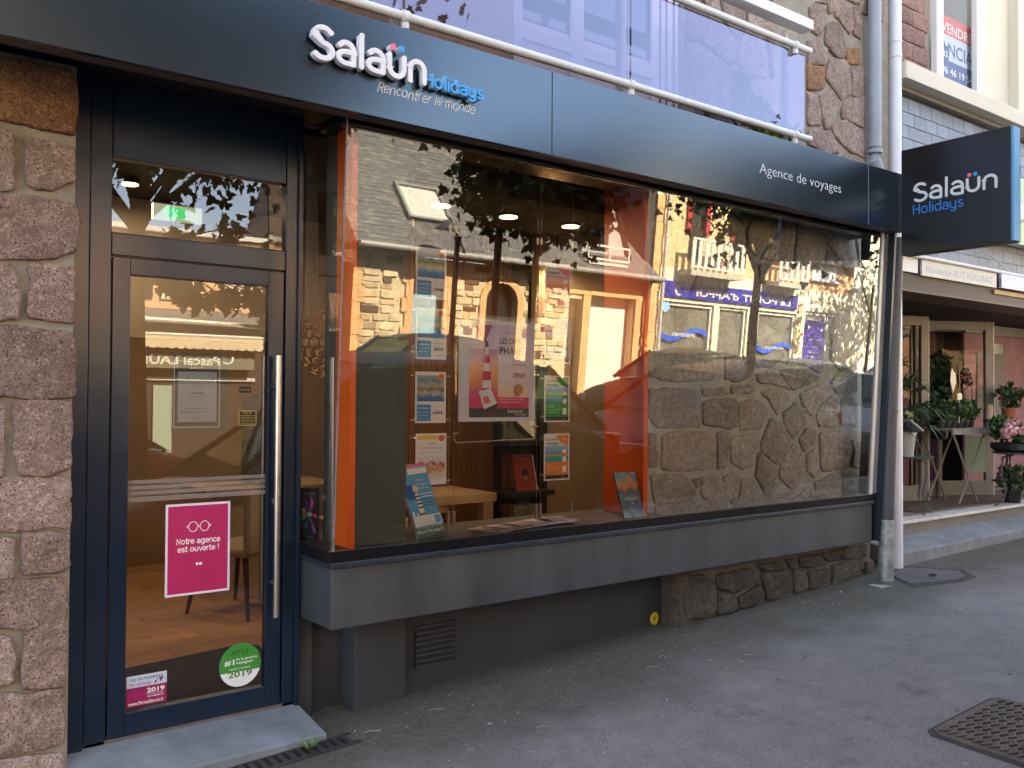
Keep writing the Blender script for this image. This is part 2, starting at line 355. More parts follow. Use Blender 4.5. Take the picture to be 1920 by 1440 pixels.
m_orange=M('orange_panel',(.82,.125,.01),.45,nz=(2,.06))
m_glass=glass('shop_window_glass',(.97,.985,.975),2.3)
m_door_glass=glass('door_glass',(.93,.94,.93),2.0)
WIN_STONES= [[(4.16,1.82),(4.46,1.86),(4.65,1.85),(4.85,1.85),(4.88,1.7),(4.76,1.67),(4.37,1.65),(4.16,1.68)],[(4.92,1.84),(5.11,1.86),(5.24,1.84),(5.23,1.76),(5.15,1.68),(5.01,1.66),(4.91,1.68)],[(4.16,1.6),(4.37,1.61),(4.62,1.6),(4.65,1.56),(4.65,1.35),(4.44,1.34),(4.21,1.35),(4.15,1.44)],[(4.67,1.61),(4.93,1.62),(4.93,1.57),(4.68,1.56)],[(4.98,1.64),(5.24,1.64),(5.27,1.61),(5.18,1.58),(4.98,1.58)],[(4.68,1.52),(4.87,1.55),(5.04,1.54),(5.05,1.35),(4.95,1.33),(4.69,1.36)],[(5.07,1.52),(5.26,1.54),(5.34,1.51),(5.39,1.44),(5.32,1.33),(5.08,1.32)],[(5.26,1.72),(5.44,1.76),(5.56,1.71),(5.67,1.61),(5.48,1.65),(5.29,1.66)],[(5.31,1.59),(5.48,1.62),(5.66,1.58),(5.57,1.47),(5.51,1.42),(5.4,1.53)],[(5.53,1.76),(5.86,1.77),(6.05,1.71),(5.71,1.6),(5.6,1.68)],[(5.78,1.58),(6.05,1.66),(6.08,1.57),(5.93,1.4),(5.82,1.5)],[(6.18,1.68),(6.29,1.75),(6.55,1.78),(6.55,1.6),(6.26,1.59)],[(5.57,1.43),(5.71,1.51),(5.84,1.47),(5.86,1.35),(5.7,1.24),(5.6,1.33)],[(6.06,1.51),(6.2,1.57),(6.27,1.54),(6.27,1.33),(6.03,1.33),(6.0,1.43)],[(6.32,1.53),(6.41,1.57),(6.55,1.56),(6.55,1.33),(6.33,1.34)],[(4.15,1.31),(4.22,1.31),(4.23,1.1),(4.14,1.09)],[(4.28,1.29),(4.37,1.32),(4.79,1.31),(4.81,1.06),(4.46,1.05),(4.28,1.07)],[(4.83,1.31),(4.95,1.3),(4.96,1.17),(4.92,1.06),(4.83,1.05)],[(4.97,1.27),(5.26,1.29),(5.29,1.22),(5.22,1.06),(5.1,1.04),(4.98,1.1)],[(5.31,1.22),(5.42,1.4),(5.57,1.36),(5.67,1.23),(5.51,1.05),(5.33,1.15)],[(5.77,1.23),(5.86,1.32),(5.99,1.29),(5.98,1.22),(5.83,1.13)],[(6.03,1.28),(6.41,1.28),(6.47,1.15),(6.42,0.99),(6.06,0.98)],[(5.27,1.14),(5.32,1.15),(5.49,1.03),(5.47,0.94),(5.37,0.84),(5.25,0.98)],[(5.53,1.03),(5.69,1.2),(5.82,1.14),(5.85,0.99),(5.76,0.88),(5.67,0.87),(5.53,0.95)],[(5.86,1.12),(5.98,1.16),(6.02,1.01),(5.96,0.93),(5.87,1.0)],[(6.47,1.21),(6.6,1.21),(6.6,0.98),(6.47,1.0),(6.5,1.13)],[(4.17,1.04),(4.46,1.03),(4.58,0.97),(4.62,0.89),(4.54,0.83),(4.21,0.85)],[(4.58,0.99),(4.65,1.0),(4.66,0.95),(4.62,0.93)],[(4.67,1.0),(4.84,1.01),(4.9,0.94),(4.91,0.83),(4.77,0.82),(4.66,0.88)],[(4.89,0.99),(4.99,1.02),(5.07,0.98),(5.05,0.87),(4.93,0.82)],[(5.09,0.96),(5.24,0.97),(5.36,0.83),(5.35,0.75),(5.05,0.76)],[(5.38,0.81),(5.48,0.92),(5.66,0.79),(5.64,0.72),(5.39,0.72)],[(5.7,0.78),(5.88,0.87),(5.95,0.87),(5.98,0.73),(5.67,0.72)],[(5.97,0.9),(6.2,0.95),(6.31,0.92),(6.33,0.76),(5.99,0.73)],[(6.34,0.97),(6.6,0.96),(6.6,0.73),(6.35,0.74)],[(4.21,0.83),(4.58,0.82),(4.62,0.75),(4.41,0.73),(4.25,0.76)],[(4.65,0.8),(5.01,0.8),(5.03,0.75),(4.69,0.75)],[(4.9,1.96),(5.24,2.01),(5.24,1.88),(5.09,1.87),(4.91,1.86)],[(4.17,1.98),(4.46,2.02),(4.84,2.01),(4.85,1.88),(4.46,1.89),(4.17,1.85)],[(5.27,1.98),(5.57,2.05),(5.71,1.96),(5.57,1.85),(5.44,1.78),(5.27,1.77)],[(5.76,2.0),(6.08,2.05),(6.15,1.9),(6.05,1.74),(5.86,1.8),(5.62,1.8)],[(6.2,2.08),(6.6,2.1),(6.6,1.82),(6.31,1.77),(6.18,1.87)]]
PIER_STONES= [[(0.286,2.91),(0.451,2.892),(0.689,2.901),(0.724,2.871),(0.732,2.781),(0.723,2.632),(0.589,2.645),(0.454,2.646),(0.29,2.643)],[(0.326,2.602),(0.493,2.601),(0.509,2.516),(0.5,2.369),(0.33,2.333)],[(0.547,2.582),(0.724,2.585),(0.732,2.441),(0.648,2.393),(0.549,2.4)],[(0.303,2.334),(0.573,2.355),(0.729,2.339),(0.746,2.285),(0.74,2.148),(0.655,2.104),(0.462,2.089),(0.307,2.086)],[(0.325,2.062),(0.5,2.066),(0.532,1.973),(0.53,1.847),(0.328,1.831)],[(0.569,2.071),(0.729,2.073),(0.736,1.945),(0.732,1.841),(0.651,1.845),(0.568,1.858)],[(0.311,1.804),(0.503,1.815),(0.732,1.8),(0.742,1.674),(0.736,1.535),(0.584,1.529),(0.315,1.528)],[(0.333,1.505),(0.479,1.501),(0.492,1.3),(0.478,1.206),(0.337,1.209)],[(0.519,1.512),(0.724,1.508),(0.733,1.404),(0.727,1.234),(0.647,1.202),(0.55,1.216),(0.522,1.299)],[(0.319,1.195),(0.589,1.194),(0.728,1.192),(0.731,1.068),(0.722,0.984),(0.591,0.986),(0.322,1.003)],[(0.34,0.974),(0.525,0.953),(0.524,0.845),(0.517,0.794),(0.343,0.815)],[(0.563,0.967),(0.65,0.97),(0.727,0.957),(0.727,0.823),(0.693,0.8),(0.559,0.807)],[(0.325,0.804),(0.594,0.781),(0.721,0.775),(0.727,0.667),(0.719,0.602),(0.597,0.584),(0.328,0.616)],[(0.346,0.593),(0.521,0.557),(0.537,0.455),(0.527,0.367),(0.349,0.371)],[(0.568,0.584),(0.675,0.597),(0.716,0.584),(0.725,0.467),(0.715,0.336),(0.639,0.328),(0.565,0.347)],[(0.331,0.345),(0.6,0.318),(0.711,0.314),(0.723,0.179),(0.718,0.087),(0.565,0.083),(0.334,0.129)],[(0.353,0.104),(0.565,0.062),(0.713,0.044),(0.72,-0.086),(0.706,-0.192),(0.356,-0.138)]]
BASE_STONES= [[(4.44,0.28),(4.74,0.28),(4.75,0.08),(4.62,0.06),(4.45,0.07)],[(4.76,0.22),(4.95,0.17),(4.97,0.06),(4.87,0.06),(4.76,0.06)],[(4.99,0.15),(5.21,0.22),(5.27,0.13),(5.12,0.06),(4.98,0.08)],[(4.46,0.36),(4.64,0.35),(4.72,0.3),(4.46,0.3)],[(4.76,0.34),(5.12,0.34),(5.19,0.23),(4.95,0.19),(4.76,0.24)],[(5.24,0.29),(5.55,0.28),(5.6,0.21),(5.59,0.11),(5.31,0.08)],[(5.19,0.36),(5.45,0.35),(5.5,0.29),(5.26,0.3)],[(5.61,0.27),(5.76,0.26),(5.78,0.11),(5.63,0.09)],[(5.81,0.24),(6.07,0.23),(6.08,0.11),(5.94,0.09),(5.81,0.11)],[(5.52,0.36),(5.64,0.35),(5.66,0.28),(5.57,0.29)],[(5.69,0.36),(5.94,0.36),(6.02,0.27),(5.86,0.26),(5.69,0.29)],[(6.11,0.25),(6.37,0.27),(6.54,0.26),(6.54,0.19),(6.34,0.14),(6.11,0.1)],[(5.97,0.36),(6.21,0.36),(6.21,0.28),(6.04,0.29)],[(6.25,0.37),(6.57,0.37),(6.58,0.28),(6.43,0.26),(6.24,0.29)],[(6.55,0.23),(6.67,0.24),(6.67,0.14),(6.57,0.13)]]
UPPER_STONES= [[(5.88,4.26),(6.04,4.3),(6.13,4.33),(6.15,4.26),(6.11,4.19),(5.98,4.16),(5.89,4.17)],[(6.1,4.31),(6.39,4.39),(6.38,4.31),(6.32,4.28),(6.24,4.29),(6.16,4.32)],[(6.4,4.39),(6.6,4.45),(6.59,4.31),(6.51,4.28),(6.42,4.28)],[(6.16,4.25),(6.41,4.3),(6.45,4.23),(6.47,4.03),(6.34,3.96),(6.13,4.08)],[(6.48,4.25),(6.65,4.29),(6.67,4.05),(6.49,4.02)],[(5.88,4.15),(6.04,4.16),(6.11,4.16),(6.1,4.0),(6.0,3.96),(5.88,3.94)],[(6.03,3.92),(6.2,4.01),(6.32,3.93),(6.28,3.84),(6.22,3.78),(6.2,3.71),(6.11,3.68),(6.05,3.79)],[(5.88,3.92),(6.0,3.91),(6.04,3.8),(6.05,3.7),(5.89,3.67)],[(6.39,3.96),(6.65,4.05),(6.67,3.79),(6.34,3.81),(6.34,3.88)],[(5.88,3.62),(6.12,3.67),(6.21,3.66),(6.3,3.52),(6.1,3.48),(5.89,3.52)],[(6.21,3.72),(6.3,3.78),(6.42,3.81),(6.65,3.75),(6.66,3.54),(6.47,3.56),(6.32,3.61),(6.23,3.65)],[(6.37,3.52),(6.53,3.54),(6.67,3.52),(6.67,3.47),(6.37,3.46)],[(5.9,4.59),(5.98,4.64),(6.12,4.66),(6.11,4.55),(6.08,4.44),(6.02,4.4),(5.94,4.41),(5.92,4.5)],[(5.99,4.66),(6.12,4.71),(6.12,4.68),(6.0,4.65)],[(6.14,4.75),(6.29,4.79),(6.33,4.75),(6.23,4.64),(6.17,4.61),(6.14,4.66)],[(6.25,4.69),(6.38,4.76),(6.48,4.74),(6.49,4.65),(6.5,4.57),(6.45,4.52),(6.33,4.59),(6.25,4.61)],[(6.5,4.75),(6.61,4.78),(6.62,4.52),(6.51,4.53)],[(6.12,4.5),(6.21,4.56),(6.28,4.57),(6.37,4.49),(6.38,4.35),(6.32,4.28),(6.11,4.36)],[(5.88,4.32),(6.05,4.39),(6.12,4.31),(6.1,4.2),(5.88,4.14)],[(6.36,4.81),(6.6,4.88),(6.61,4.81),(6.52,4.8)]]
# ================= ground =================
def ground():
    xs=[-60,-30,-12,-8,-4,-2,0,2,4,6.8,10,14,20,30,45,70]
    b=MB(); ys=[.95,1.4,2.5,3.3,4.6]
    def strip(b,ys,off,m):
        vs=[];fs=[]
        for x in xs:
            for y in ys: vs.append((x,y,gz(x,y)+off(y)))
        n=len(ys)
        for i in range(len(xs)-1):
            for j in range(n-1): fs.append((i*n+j,(i+1)*n+j,(i+1)*n+j+1,i*n+j+1))
        b.add(vs,fs,m)
    m=bpy.data.materials.new('pavement_asphalt'); m.use_nodes=True; t=m.node_tree; p=t.nodes['Principled BSDF']; L=t.links.new; p.inputs['Roughness'].default_value=.9; p.inputs['Specular IOR Level'].default_value=.3
    tc=nd(t,'ShaderNodeTexCoord')
    def N(s,d=4,r=.6):
        n=nd(t,'ShaderNodeTexNoise'); n.inputs['Scale'].default_value=s; n.inputs['Detail'].default_value=d; n.inputs['Roughness'].default_value=r; L(tc.outputs['Object'],n.inputs[0]); return n.outputs['Fac']
    def rp(src,a,bb,c1,c2):
        r=nd(t,'ShaderNodeValToRGB'); r.color_ramp.elements[0].position=a; r.color_ramp.elements[1].position=bb; r.color_ramp.elements[0].color=(*c1,1); r.color_ramp.elements[1].color=(*c2,1); L(src,r.inputs[0]); return r.outputs[0]
    def mx(f,a,bb,mode='MIX'):
        x=nd(t,'ShaderNodeMix',data_type='RGBA',blend_type=mode)
        if isinstance(f,float): x.inputs[0].default_value=f
        else: L(f,x.inputs[0])
        for k,q in ((6,a),(7,bb)):
            if isinstance(q,tuple): x.inputs[k].default_value=(*q,1)
            else: L(q,x.inputs[k])
        return x.outputs[2]
    base=rp(N(1.3,5),.3,.7,(.172,.154,.152),(.245,.218,.212))
    base=mx(rp(N(5,5,.7),.42,.62,(0,0,0),(.55,.55,.55)),base,(.135,.112,.105))
    base=mx(rp(N(170,3,.6),.50,.64,(0,0,0),(.8,.8,.8)),base,(.31,.285,.28))
    base=mx(rp(N(140,3,.6),.54,.66,(0,0,0),(.8,.8,.8)),base,(.065,.058,.058))
    vr=nd(t,'ShaderNodeTexVoronoi',feature='DISTANCE_TO_EDGE'); vr.inputs['Scale'].default_value=.55; wv=nd(t,'ShaderNodeVectorMath',operation='ADD'); nw=nd(t,'ShaderNodeTexNoise'); nw.inputs['Scale'].default_value=3; nw.inputs['Detail'].default_value=6; L(tc.outputs['Object'],nw.inputs[0]); L(tc.outputs['Object'],wv.inputs[0]); L(nw.outputs['Color'],wv.inputs[1]); L(wv.outputs[0],vr.inputs[0])
    base=mx(rp(vr.outputs['Distance'],.001,.005,(.16,.16,.16),(0,0,0)),base,(.04,.036,.034))
    base=mx(rp(N(2.6,6,.7),.58,.70,(0,0,0),(.55,.55,.55)),base,(.075,.062,.058))
    base=mx(rp(N(.8,4,.6),.56,.66,(0,0,0),(.35,.35,.35)),base,(.23,.20,.19))
    # mossy dirt that gathers along the foot of the wall
    sx=nd(t,'ShaderNodeSeparateXYZ'); L(tc.outputs['Object'],sx.inputs[0])
    def mth(op,a,bb):
        q=nd(t,'ShaderNodeMath',operation=op)
        for k,v in enumerate((a,bb)):
            if isinstance(v,(int,float)): q.inputs[k].default_value=v
            else: L(v,q.inputs[k])
        return q.outputs[0]
    yy=mth('ADD',sx.outputs[1],mth('MULTIPLY',mth('SUBTRACT',N(1.6,5),.5),.9)); mr=nd(t,'ShaderNodeMapRange',interpolation_type='SMOOTHSTEP'); mr.inputs[1].default_value=2.95; mr.inputs[2].default_value=3.7; L(yy,mr.inputs[0])
    mo=mth('MULTIPLY',mr.outputs[0],rp(N(30,5,.7),.25,.6,(.55,.55,.55),(1,1,1)))
    base=mx(mth('MULTIPLY',mo,.82),base,rp(N(60,3),.4,.65,(.034,.034,.018),(.085,.078,.042)))
    L(base,p.inputs['Base Color'])
    bp=nd(t,'ShaderNodeBump'); bp.inputs['Strength'].default_value=.8; bp.inputs['Distance'].default_value=.006; L(mth('ADD',N(210,2),mth('MULTIPLY',N(30,3),.6)),bp.inputs['Height']); L(bp.outputs[0],p.inputs['Normal'])
    strip(b,ys,lambda y:0,m); struct(b.build('pavement'))
    m_k=M('kerb_stone',(.27,.26,.25),.85,nz=(8,.2),bump=(60,.4))
    k=MB()
    for i in range(len(xs)-1):
        x0,x1=xs[i],xs[i+1]
        for (ya,yb,zt) in ((.80,.946,.0),(-6.35,-6.204,.0)):
            v=[]
            for x in (x0,x1):
                for y in (ya,yb): v+= [(x,y,gz(x,.95)+zt-.004),(x,y,gz(x,.95)-.3)]
            k.add(v,[(0,4,6,2),(0,1,5,4),(2,6,7,3)],m_k)
    struct(k.build('kerb'))
    m_r=M('road_asphalt',(.085,.085,.09),.9,nz=(3,.25),bump=(150,.5,.005))
    r=MB(); strip(r,[-6.2,.8],lambda y:-.12,m_r); struct(r.build('road'))
    o=MB(); strip(o,[-9.3,-6.35],lambda y:-.004,M('far_pavement_asphalt',(.13,.12,.12),.9,nz=(3,.25))); struct(o.build('far_pavement'))
    g=MB(); g.add([(-300,-300,-1.2),(300,-300,-1.2),(300,300,-1.2),(-300,300,-1.2)],[(0,1,2,3)],M('earth',(.16,.14,.11),.95,nz=(.3,.2))); struct(g.build('ground'))
    return m
m_pave=ground()
# ================= agency building =================
bld=thing('agency_building',(.4,4.2,0),'stone building with a granite pier left of the dark shop door and a large window','building')
def core():
    b=MB(); mw=M('tan_render',(.46,.31,.20),.85,nz=(4,.12),bump=(50,.3))
    b.box(-9,3.05,4.10,4.4,3.30,10.5,mw)      # tan wall above the sign
    b.box(3.05,4.46,4.16,4.4,4.95+.6,10.5,mw)
    b.build('upper_wall',bld)
    c=MB(); c.box(4.46,7.06,4.08,4.4,2.95,10.5,m_mortar); c.build('upper_mortar_bed',bld)
    r=MB(); mr=M('roof_dark',(.08,.08,.09),.8); r.box(-9,7.06,4.1,10,10.5,10.62,mr); r.box(-9,-8.9,4.4,10,-.6,10.5,mr); r.box(-9,7.06,9.9,10,-.6,10.5,mr); r.build('roof',bld)
    s=MB(); s.box(-9,7.06,4.4,9.9,2.98,3.2,M('ceiling_slab',(.5,.47,.42),.8)); s.build('ceiling_slab',bld)
core()
m_granP=granite('pale_pink_granite',(.33,.25,.21),(.47,.375,.32),(.09,.07,.06),.9)
# stone pier left of the door
b=MB(); b.box(-3,.735,4.085,4.45,-.5,2.93,m_mortarD); b.build('pier_mortar_bed',bld)
for i,p in enumerate(PIER_STONES):
    c=MB(); stone(c,p,(0,4.085,0),X_,Z_,.026,m_granO if i in(0,) else (m_gran,m_granP)[i%3==1],seed=i*7+1,rough=.015,step=.012,soft=.006,rings=10,grow=.008)
    c.build('stone',bld,smooth=True)
for i,p in enumerate(voro(-2.6,-.05,-.1,2.8,6,9,5)):
    c=MB(); stone(c,p,(0,4.085,0),X_,Z_,.03,m_gran,seed=i+100,rings=2,step=.06); c.build('stone',bld,smooth=True)
# stone wall right: behind the shop window, below it and above it
b=MB(); b.box(4.15,6.62,4.075,4.4,.44,2.95,m_mortarW); b.build('wall_mortar_bed',bld)
for i,p in enumerate(WIN_STONES):
    c=MB(); stone(c,p,(0,4.075,0),X_,Z_,.018,m_granG,seed=i*3+40,rough=.012,step=.03,soft=.010,rings=4); c.build('stone',bld,smooth=True)
for i,p in enumerate(voro(4.17,6.58,1.93,2.93,7,3,11,.035)+voro(4.17,6.58,.46,.84,8,1,12,.035)):
    c=MB(); stone(c,p,(0,4.075,0),X_,Z_,.026,m_granG,seed=i*3+140,step=.045,rings=3); c.build('stone',bld,smooth=True)
for i,p in enumerate(UPPER_STONES+voro(4.5,5.45,3.2,4.9,3,5,31,.03)+voro(5.5,6.95,4.75,5.6,4,3,32,.03)):
    c=MB(); stone(c,p,(0,4.08,0),X_,Z_,.022,m_granO if i in (2,5) else m_gran,seed=i*3+240,rough=.012,step=.035,rings=4,soft=.014); c.build('stone',bld,smooth=True)
# base of rough stones under the sill, proud of the dark plinth
b=MB(); b.box(4.385,6.66,4.02,4.3,-.3,.43,m_mortarB); b.build('base_mortar_bed',bld)
m_granD=granite('weathered_base_granite',(.075,.062,.05),(.125,.105,.088),(.03,.025,.02),1.2)
for i,p in enumerate(BASE_STONES):
    c=MB(); stone(c,p,(0,4.015,0),X_,Z_,.03,m_granD,seed=i*5+340,rough=.022,step=.035,soft=.02,rings=4); c.build('stone',bld,smooth=True)
c=MB(); stone(c,[(.02,-.02),(.29,-.02),(.29,.42),(.02,.42)],(4.385,4.32,0),-Y_,Z_,.015,m_granD,seed=77,step=.03,grow=.012); stone(c,[(4.385,.0),(4.50,.02),(4.49,.42),(4.385,.42)],(0,4.02,0),X_,Z_,.02,m_granD,seed=78,step=.03,grow=.006); c.build('stone',bld,smooth=True)
# plinth, pier, sill slab
b=MB(); b.box(1.885,2.08,4.25,4.4,-.3,.45,m_slabd); b.box(2.37,4.369,4.16,4.4,-.3,.45,m_slabd); b.build('plinth',bld)
b=MB(); b.box(2.065,2.365,4.095,4.3,-.16,.43,m_slabd); b.build('plinth_pier',bld,bevel=.006)
b=MB(); b.box(1.802,1.882,4.2,4.42,-.3,.425,m_slabd); b.build('door_side_wall',bld,bevel=.004)
b=MB(); b.add([(1.815,3.845,.432),(6.40,3.845,.432),(6.40,4.25,.432),(1.805,4.25,.432),(1.815,3.845,.726),(6.40,3.845,.726),(6.40,4.25,.726),(1.805,4.25,.726)],[(3,2,1,0),(4,5,6,7),(0,1,5,4),(1,2,6,5),(2,3,7,6),(3,0,4,7)],m_slab); b.build('sill_slab',bld,bevel=.008)
b=MB(); b.box(1.80,6.40,3.825,4.19,.726,.752,m_trim); b.build('sill_trim',bld,bevel=.003)
# air vent grille in the plinth: slots cut as dark louvres
b=MB(); md=M('vent_slot_dark',(.014,.015,.016),.8)
for k in range(7): b.box(2.46,2.71,4.146,4.158,.085+k*.03,.094+k*.03,md)
v=b.build('vent_slot',bld); v['kind']='stuff'
b=MB(); 
for k in range(8): b.box(2.455,2.715,4.142,4.16,.068+k*.03,.085+k*.03-.003,m_slabd)
v=b.build('vent_louvre',bld); v['kind']='stuff'
# yellow levelling mark on the plinth
b=MB(); b.prism([(.036*math.cos(a*PI/8),.042*math.sin(a*PI/8)) for a in range(16)],(4.30,4.158,.072),X_,Z_,0,.008,M('yellow_plastic_disc',(.55,.40,.02),.5,nz=(20,.3)))
b.prism([(.012*math.cos(a*PI/4),.016*math.sin(a*PI/4)) for a in range(8)],(4.298,4.15,.075),X_,Z_,0,.002,M('dull_brown_mark',(.25,.17,.03),.6))
y=b.build('marker_disc'); tag(y,'small round yellow marker disc low on the dark plinth next to the rough base stones','marker')
# ---------------- shop window ----------------
LEAN=.0524; GZ0,GZ1=.805,2.86
win=thing('shop_window',(4.0,3.84,.80),'large plate glass shop window leaning outwards over a black bottom rail','window')
def gy(z): return 3.84-LEAN*(z-GZ0)
b=MB(); b.box(1.795,6.40,3.832,3.868,.752,.806,m_black); b.box(1.795,1.825,3.868,4.19,.752,.806,m_black); b.build('bottom_rail',win)
b=MB(); b.add([(1.824,gy(GZ0),GZ0),(6.345,gy(GZ0),GZ0),(6.345,gy(GZ1),GZ1),(1.824,gy(GZ1),GZ1)],[(0,1,2,3)],m_glass); b.build('pane',win)
b=MB(); b.add([(1.803,4.19,GZ0),(1.820,gy(GZ0)+.004,GZ0),(1.820,gy(GZ1)+.004,GZ1),(1.803,4.19,GZ1)],[(0,1,2,3)],m_glass); b.build('side_pane',win)
b=MB(); b.tube([(1.821,gy(GZ0),GZ0),(1.821,gy(GZ1),GZ1)],.0045,M('glass_corner_seal',(.16,.15,.17),.35,nz=(40,.6)),n=6); b.build('corner_seal',win)
b=MB(); b.box(6.345,6.378,3.83,3.86,.806,2.84,M('pale_aluminium',(.55,.56,.52),.35,nz=(3,.1)),lean=LEAN); b.build('end_strip',win)
b=MB(); b.box(6.380,6.47,3.85,3.95,.806,2.84,M('grey_jamb',(.16,.17,.165),.6,nz=(5,.2),bump=(40,.3)),lean=LEAN); b.build('jamb',win)
b=MB(); b.box(6.472,6.50,3.82,3.98,.43,2.84,m_trim,lean=LEAN); b.build('jamb_trim',win)
b=MB(); b.box(1.80,6.42,3.735,3.80,2.80,2.90,m_black); b.build('top_rail',win)
# ---------------- door ----------------
fr=thing('door_frame',(1.3,4.2,0),'glossy anthracite aluminium frame with a glazed transom above the shop door','door frame')
b=MB(); b.box(.70,.812,4.175,4.24,-.06,2.97,m_frame); b.build('side_panel',fr,bevel=.004)
b=MB(); b.box(.815,.905,4.19,4.26,-.06,2.97,m_frame); b.build('post',fr,bevel=.004)
b=MB(); b.box(1.718,1.80,4.19,4.26,-.03,2.97,m_frame); b.build('post',fr,bevel=.004)
b=MB(); b.box(1.776,1.798,4.17,4.19,-.03,2.97,m_frame); b.build('post_bead',fr,bevel=.003)
b=MB(); b.box(.908,1.715,4.195,4.255,2.165,2.262,m_frame); b.build('transom_bar',fr,bevel=.003)
b=MB(); b.box(.908,1.715,4.195,4.255,2.60,2.97,m_frame); b.build('head_panel',fr,bevel=.003)
b=MB(); b.add([(.908,4.225,2.262),(1.715,4.225,2.262),(1.715,4.225,2.60),(.908,4.225,2.60)],[(0,1,2,3)],m_door_glass); b.build('transom_pane',fr)
b=MB(); b.box(.908,1.715,4.205,4.21,2.262,2.268,m_black); b.build('glazing_bead',fr)
dr=thing('shop_door',(1.31,4.2,0),'glazed shop door in anthracite frame with a long steel pull handle','door')
b=MB()
for a in ((.914,.988,.018,2.158),(1.634,1.710,.018,2.158)): b.box(a[0],a[1],4.198,4.25,a[2],a[3],m_frame)
b.build('stile',dr,bevel=.003)
b=MB(); b.box(.9885,1.6335,4.198,4.25,2.081,2.158,m_frame); b.build('top_rail',dr,bevel=.003)
b=MB(); b.box(.9885,1.6335,4.198,4.25,.018,.116,m_frame); b.build('bottom_rail',dr,bevel=.003)
b=MB(); b.add([(.988,4.222,.116),(1.634,4.222,.116),(1.634,4.222,2.081),(.988,4.222,2.081)],[(0,1,2,3)],m_door_glass); b.build('pane',dr)
h=MB(); h.tube([(1.662,4.135,.462),(1.662,4.135,1.738)],.0165,m_steel,n=16); ho=h.build('handle',dr,auto=True)
for z in (.62,1.58):
    c=MB(); c.tube([(1.662,4.135,z),(1.662,4.2,z)],.009,m_steel,n=10); c.build('bracket',ho)
h=MB(); h.tube([(1.655,4.31,.50),(1.655,4.31,1.74)],.014,M('inner_handle_steel',(.6,.62,.6),.3,1),n=12); ho2=h.build('handle',dr,auto=True)
for z in (.68,1.56):
    c=MB(); c.tube([(1.655,4.25,z),(1.655,4.31,z)],.008,m_steel,n=8); c.build('bracket',ho2)
c=MB(); c.tube([(1.672,4.198,1.02),(1.672,4.188,1.02)],.014,m_steel,n=14); c.box(1.669,1.675,4.1865,4.188,1.012,1.028,m_black); c.build('lock',dr)
m_frost=glass('frosted_film',(.55,.5,.45),.5); 
_f=_M['frosted_film'].node_tree
mf=bpy.data.materials.new('frosted_band'); mf.use_nodes=True; t=mf.node_tree; tr=nd(t,'ShaderNodeBsdfTransparent'); mxs=nd(t,'ShaderNodeMixShader'); mxs.inputs[0].default_value=.62; t.nodes['Principled BSDF'].inputs['Base Color'].default_value=(.30,.27,.24,1); t.nodes['Principled BSDF'].inputs['Roughness'].default_value=.7
t.links.new(tr.outputs[0],mxs.inputs[1]); t.links.new(t.nodes['Principled BSDF'].outputs[0],mxs.inputs[2]); t.links.new(mxs.outputs[0],t.nodes['Material Output'].inputs[0])
for k,(z,hh) in enumerate(((1.135,.018),(1.110,.018),(1.085,.018),(1.055,.022))):
    c=MB(); c.add([(.990,4.2195,z),(1.632,4.2195,z),(1.632,4.2195,z+hh),(.990,4.2195,z+hh)],[(0,1,2,3)],mf); c.build('frosted_stripe',dr)
b=MB(); b.box(.81,1.80,4.12,4.30,-.3,.0,m_mortarD); 
# door step
ms=M('door_step_stone',(.19,.215,.235),.75,nz=(4,.3),bump=(50,.35))
b=MB(); b.add([(-.2,4.20,.004),(1.80,4.20,.004),(1.815,3.875,-.055),(-.2,3.885,-.07),(-.2,4.30,-.3),(1.80,4.3,-.3),(1.815,3.875,-.3),(-.2,3.885,-.3)],[(3,2,1,0),(0,1,5,4),(1,2,6,5),(2,3,7,6),(3,0,4,7)],ms); tag(b.build('door_step',bevel=.008),'pale blue-grey stone doorstep worn smooth below the shop door','step')
b=MB(); b.box(.815,1.80,4.19,4.26,-.06,.015,M('threshold_strip',(.11,.10,.09),.7,nz=(12,.3))); b.build('threshold',fr)
# soffit and fascia sign
fs=thing('fascia_sign',(3.0,3.6,3.0),'long satin black shop fascia carrying raised white lettering and a slogan','shop sign')
for x0,x1 in ((-6,-.6),(-.596,2.940),(2.944,5.942),(5.946,6.42)):
    b=MB(); b.box(x0,x1,3.60,3.63,2.825,3.272,m_fascia); b.build('panel',fs,bevel=.002)
b=MB(); b.box(-6,6.42,3.63,3.70,2.827,2.84,M('fascia_return',(.06,.045,.04),.6)); b.build('bottom_return',fs)
b=MB(); b.box(-6,6.42,3.63,4.08,3.24,3.268,m_black); b.build('top_cover',fs)
b=MB(); b.box(6.395,6.42,3.63,4.08,2.827,3.24,m_fascia); b.build('end_return',fs)
b=MB(); b.box(-6,6.45,3.70,4.27,2.955,2.985,M('soffit_dark',(.014,.012,.012),.6)); b.box(-6,6.45,3.70,3.715,2.84,2.955,m_black); b.box(1.84,6.45,3.80,4.1,2.86,2.90,m_black); b.build('soffit',bld)
c=MB(); rr=random.Random(2)
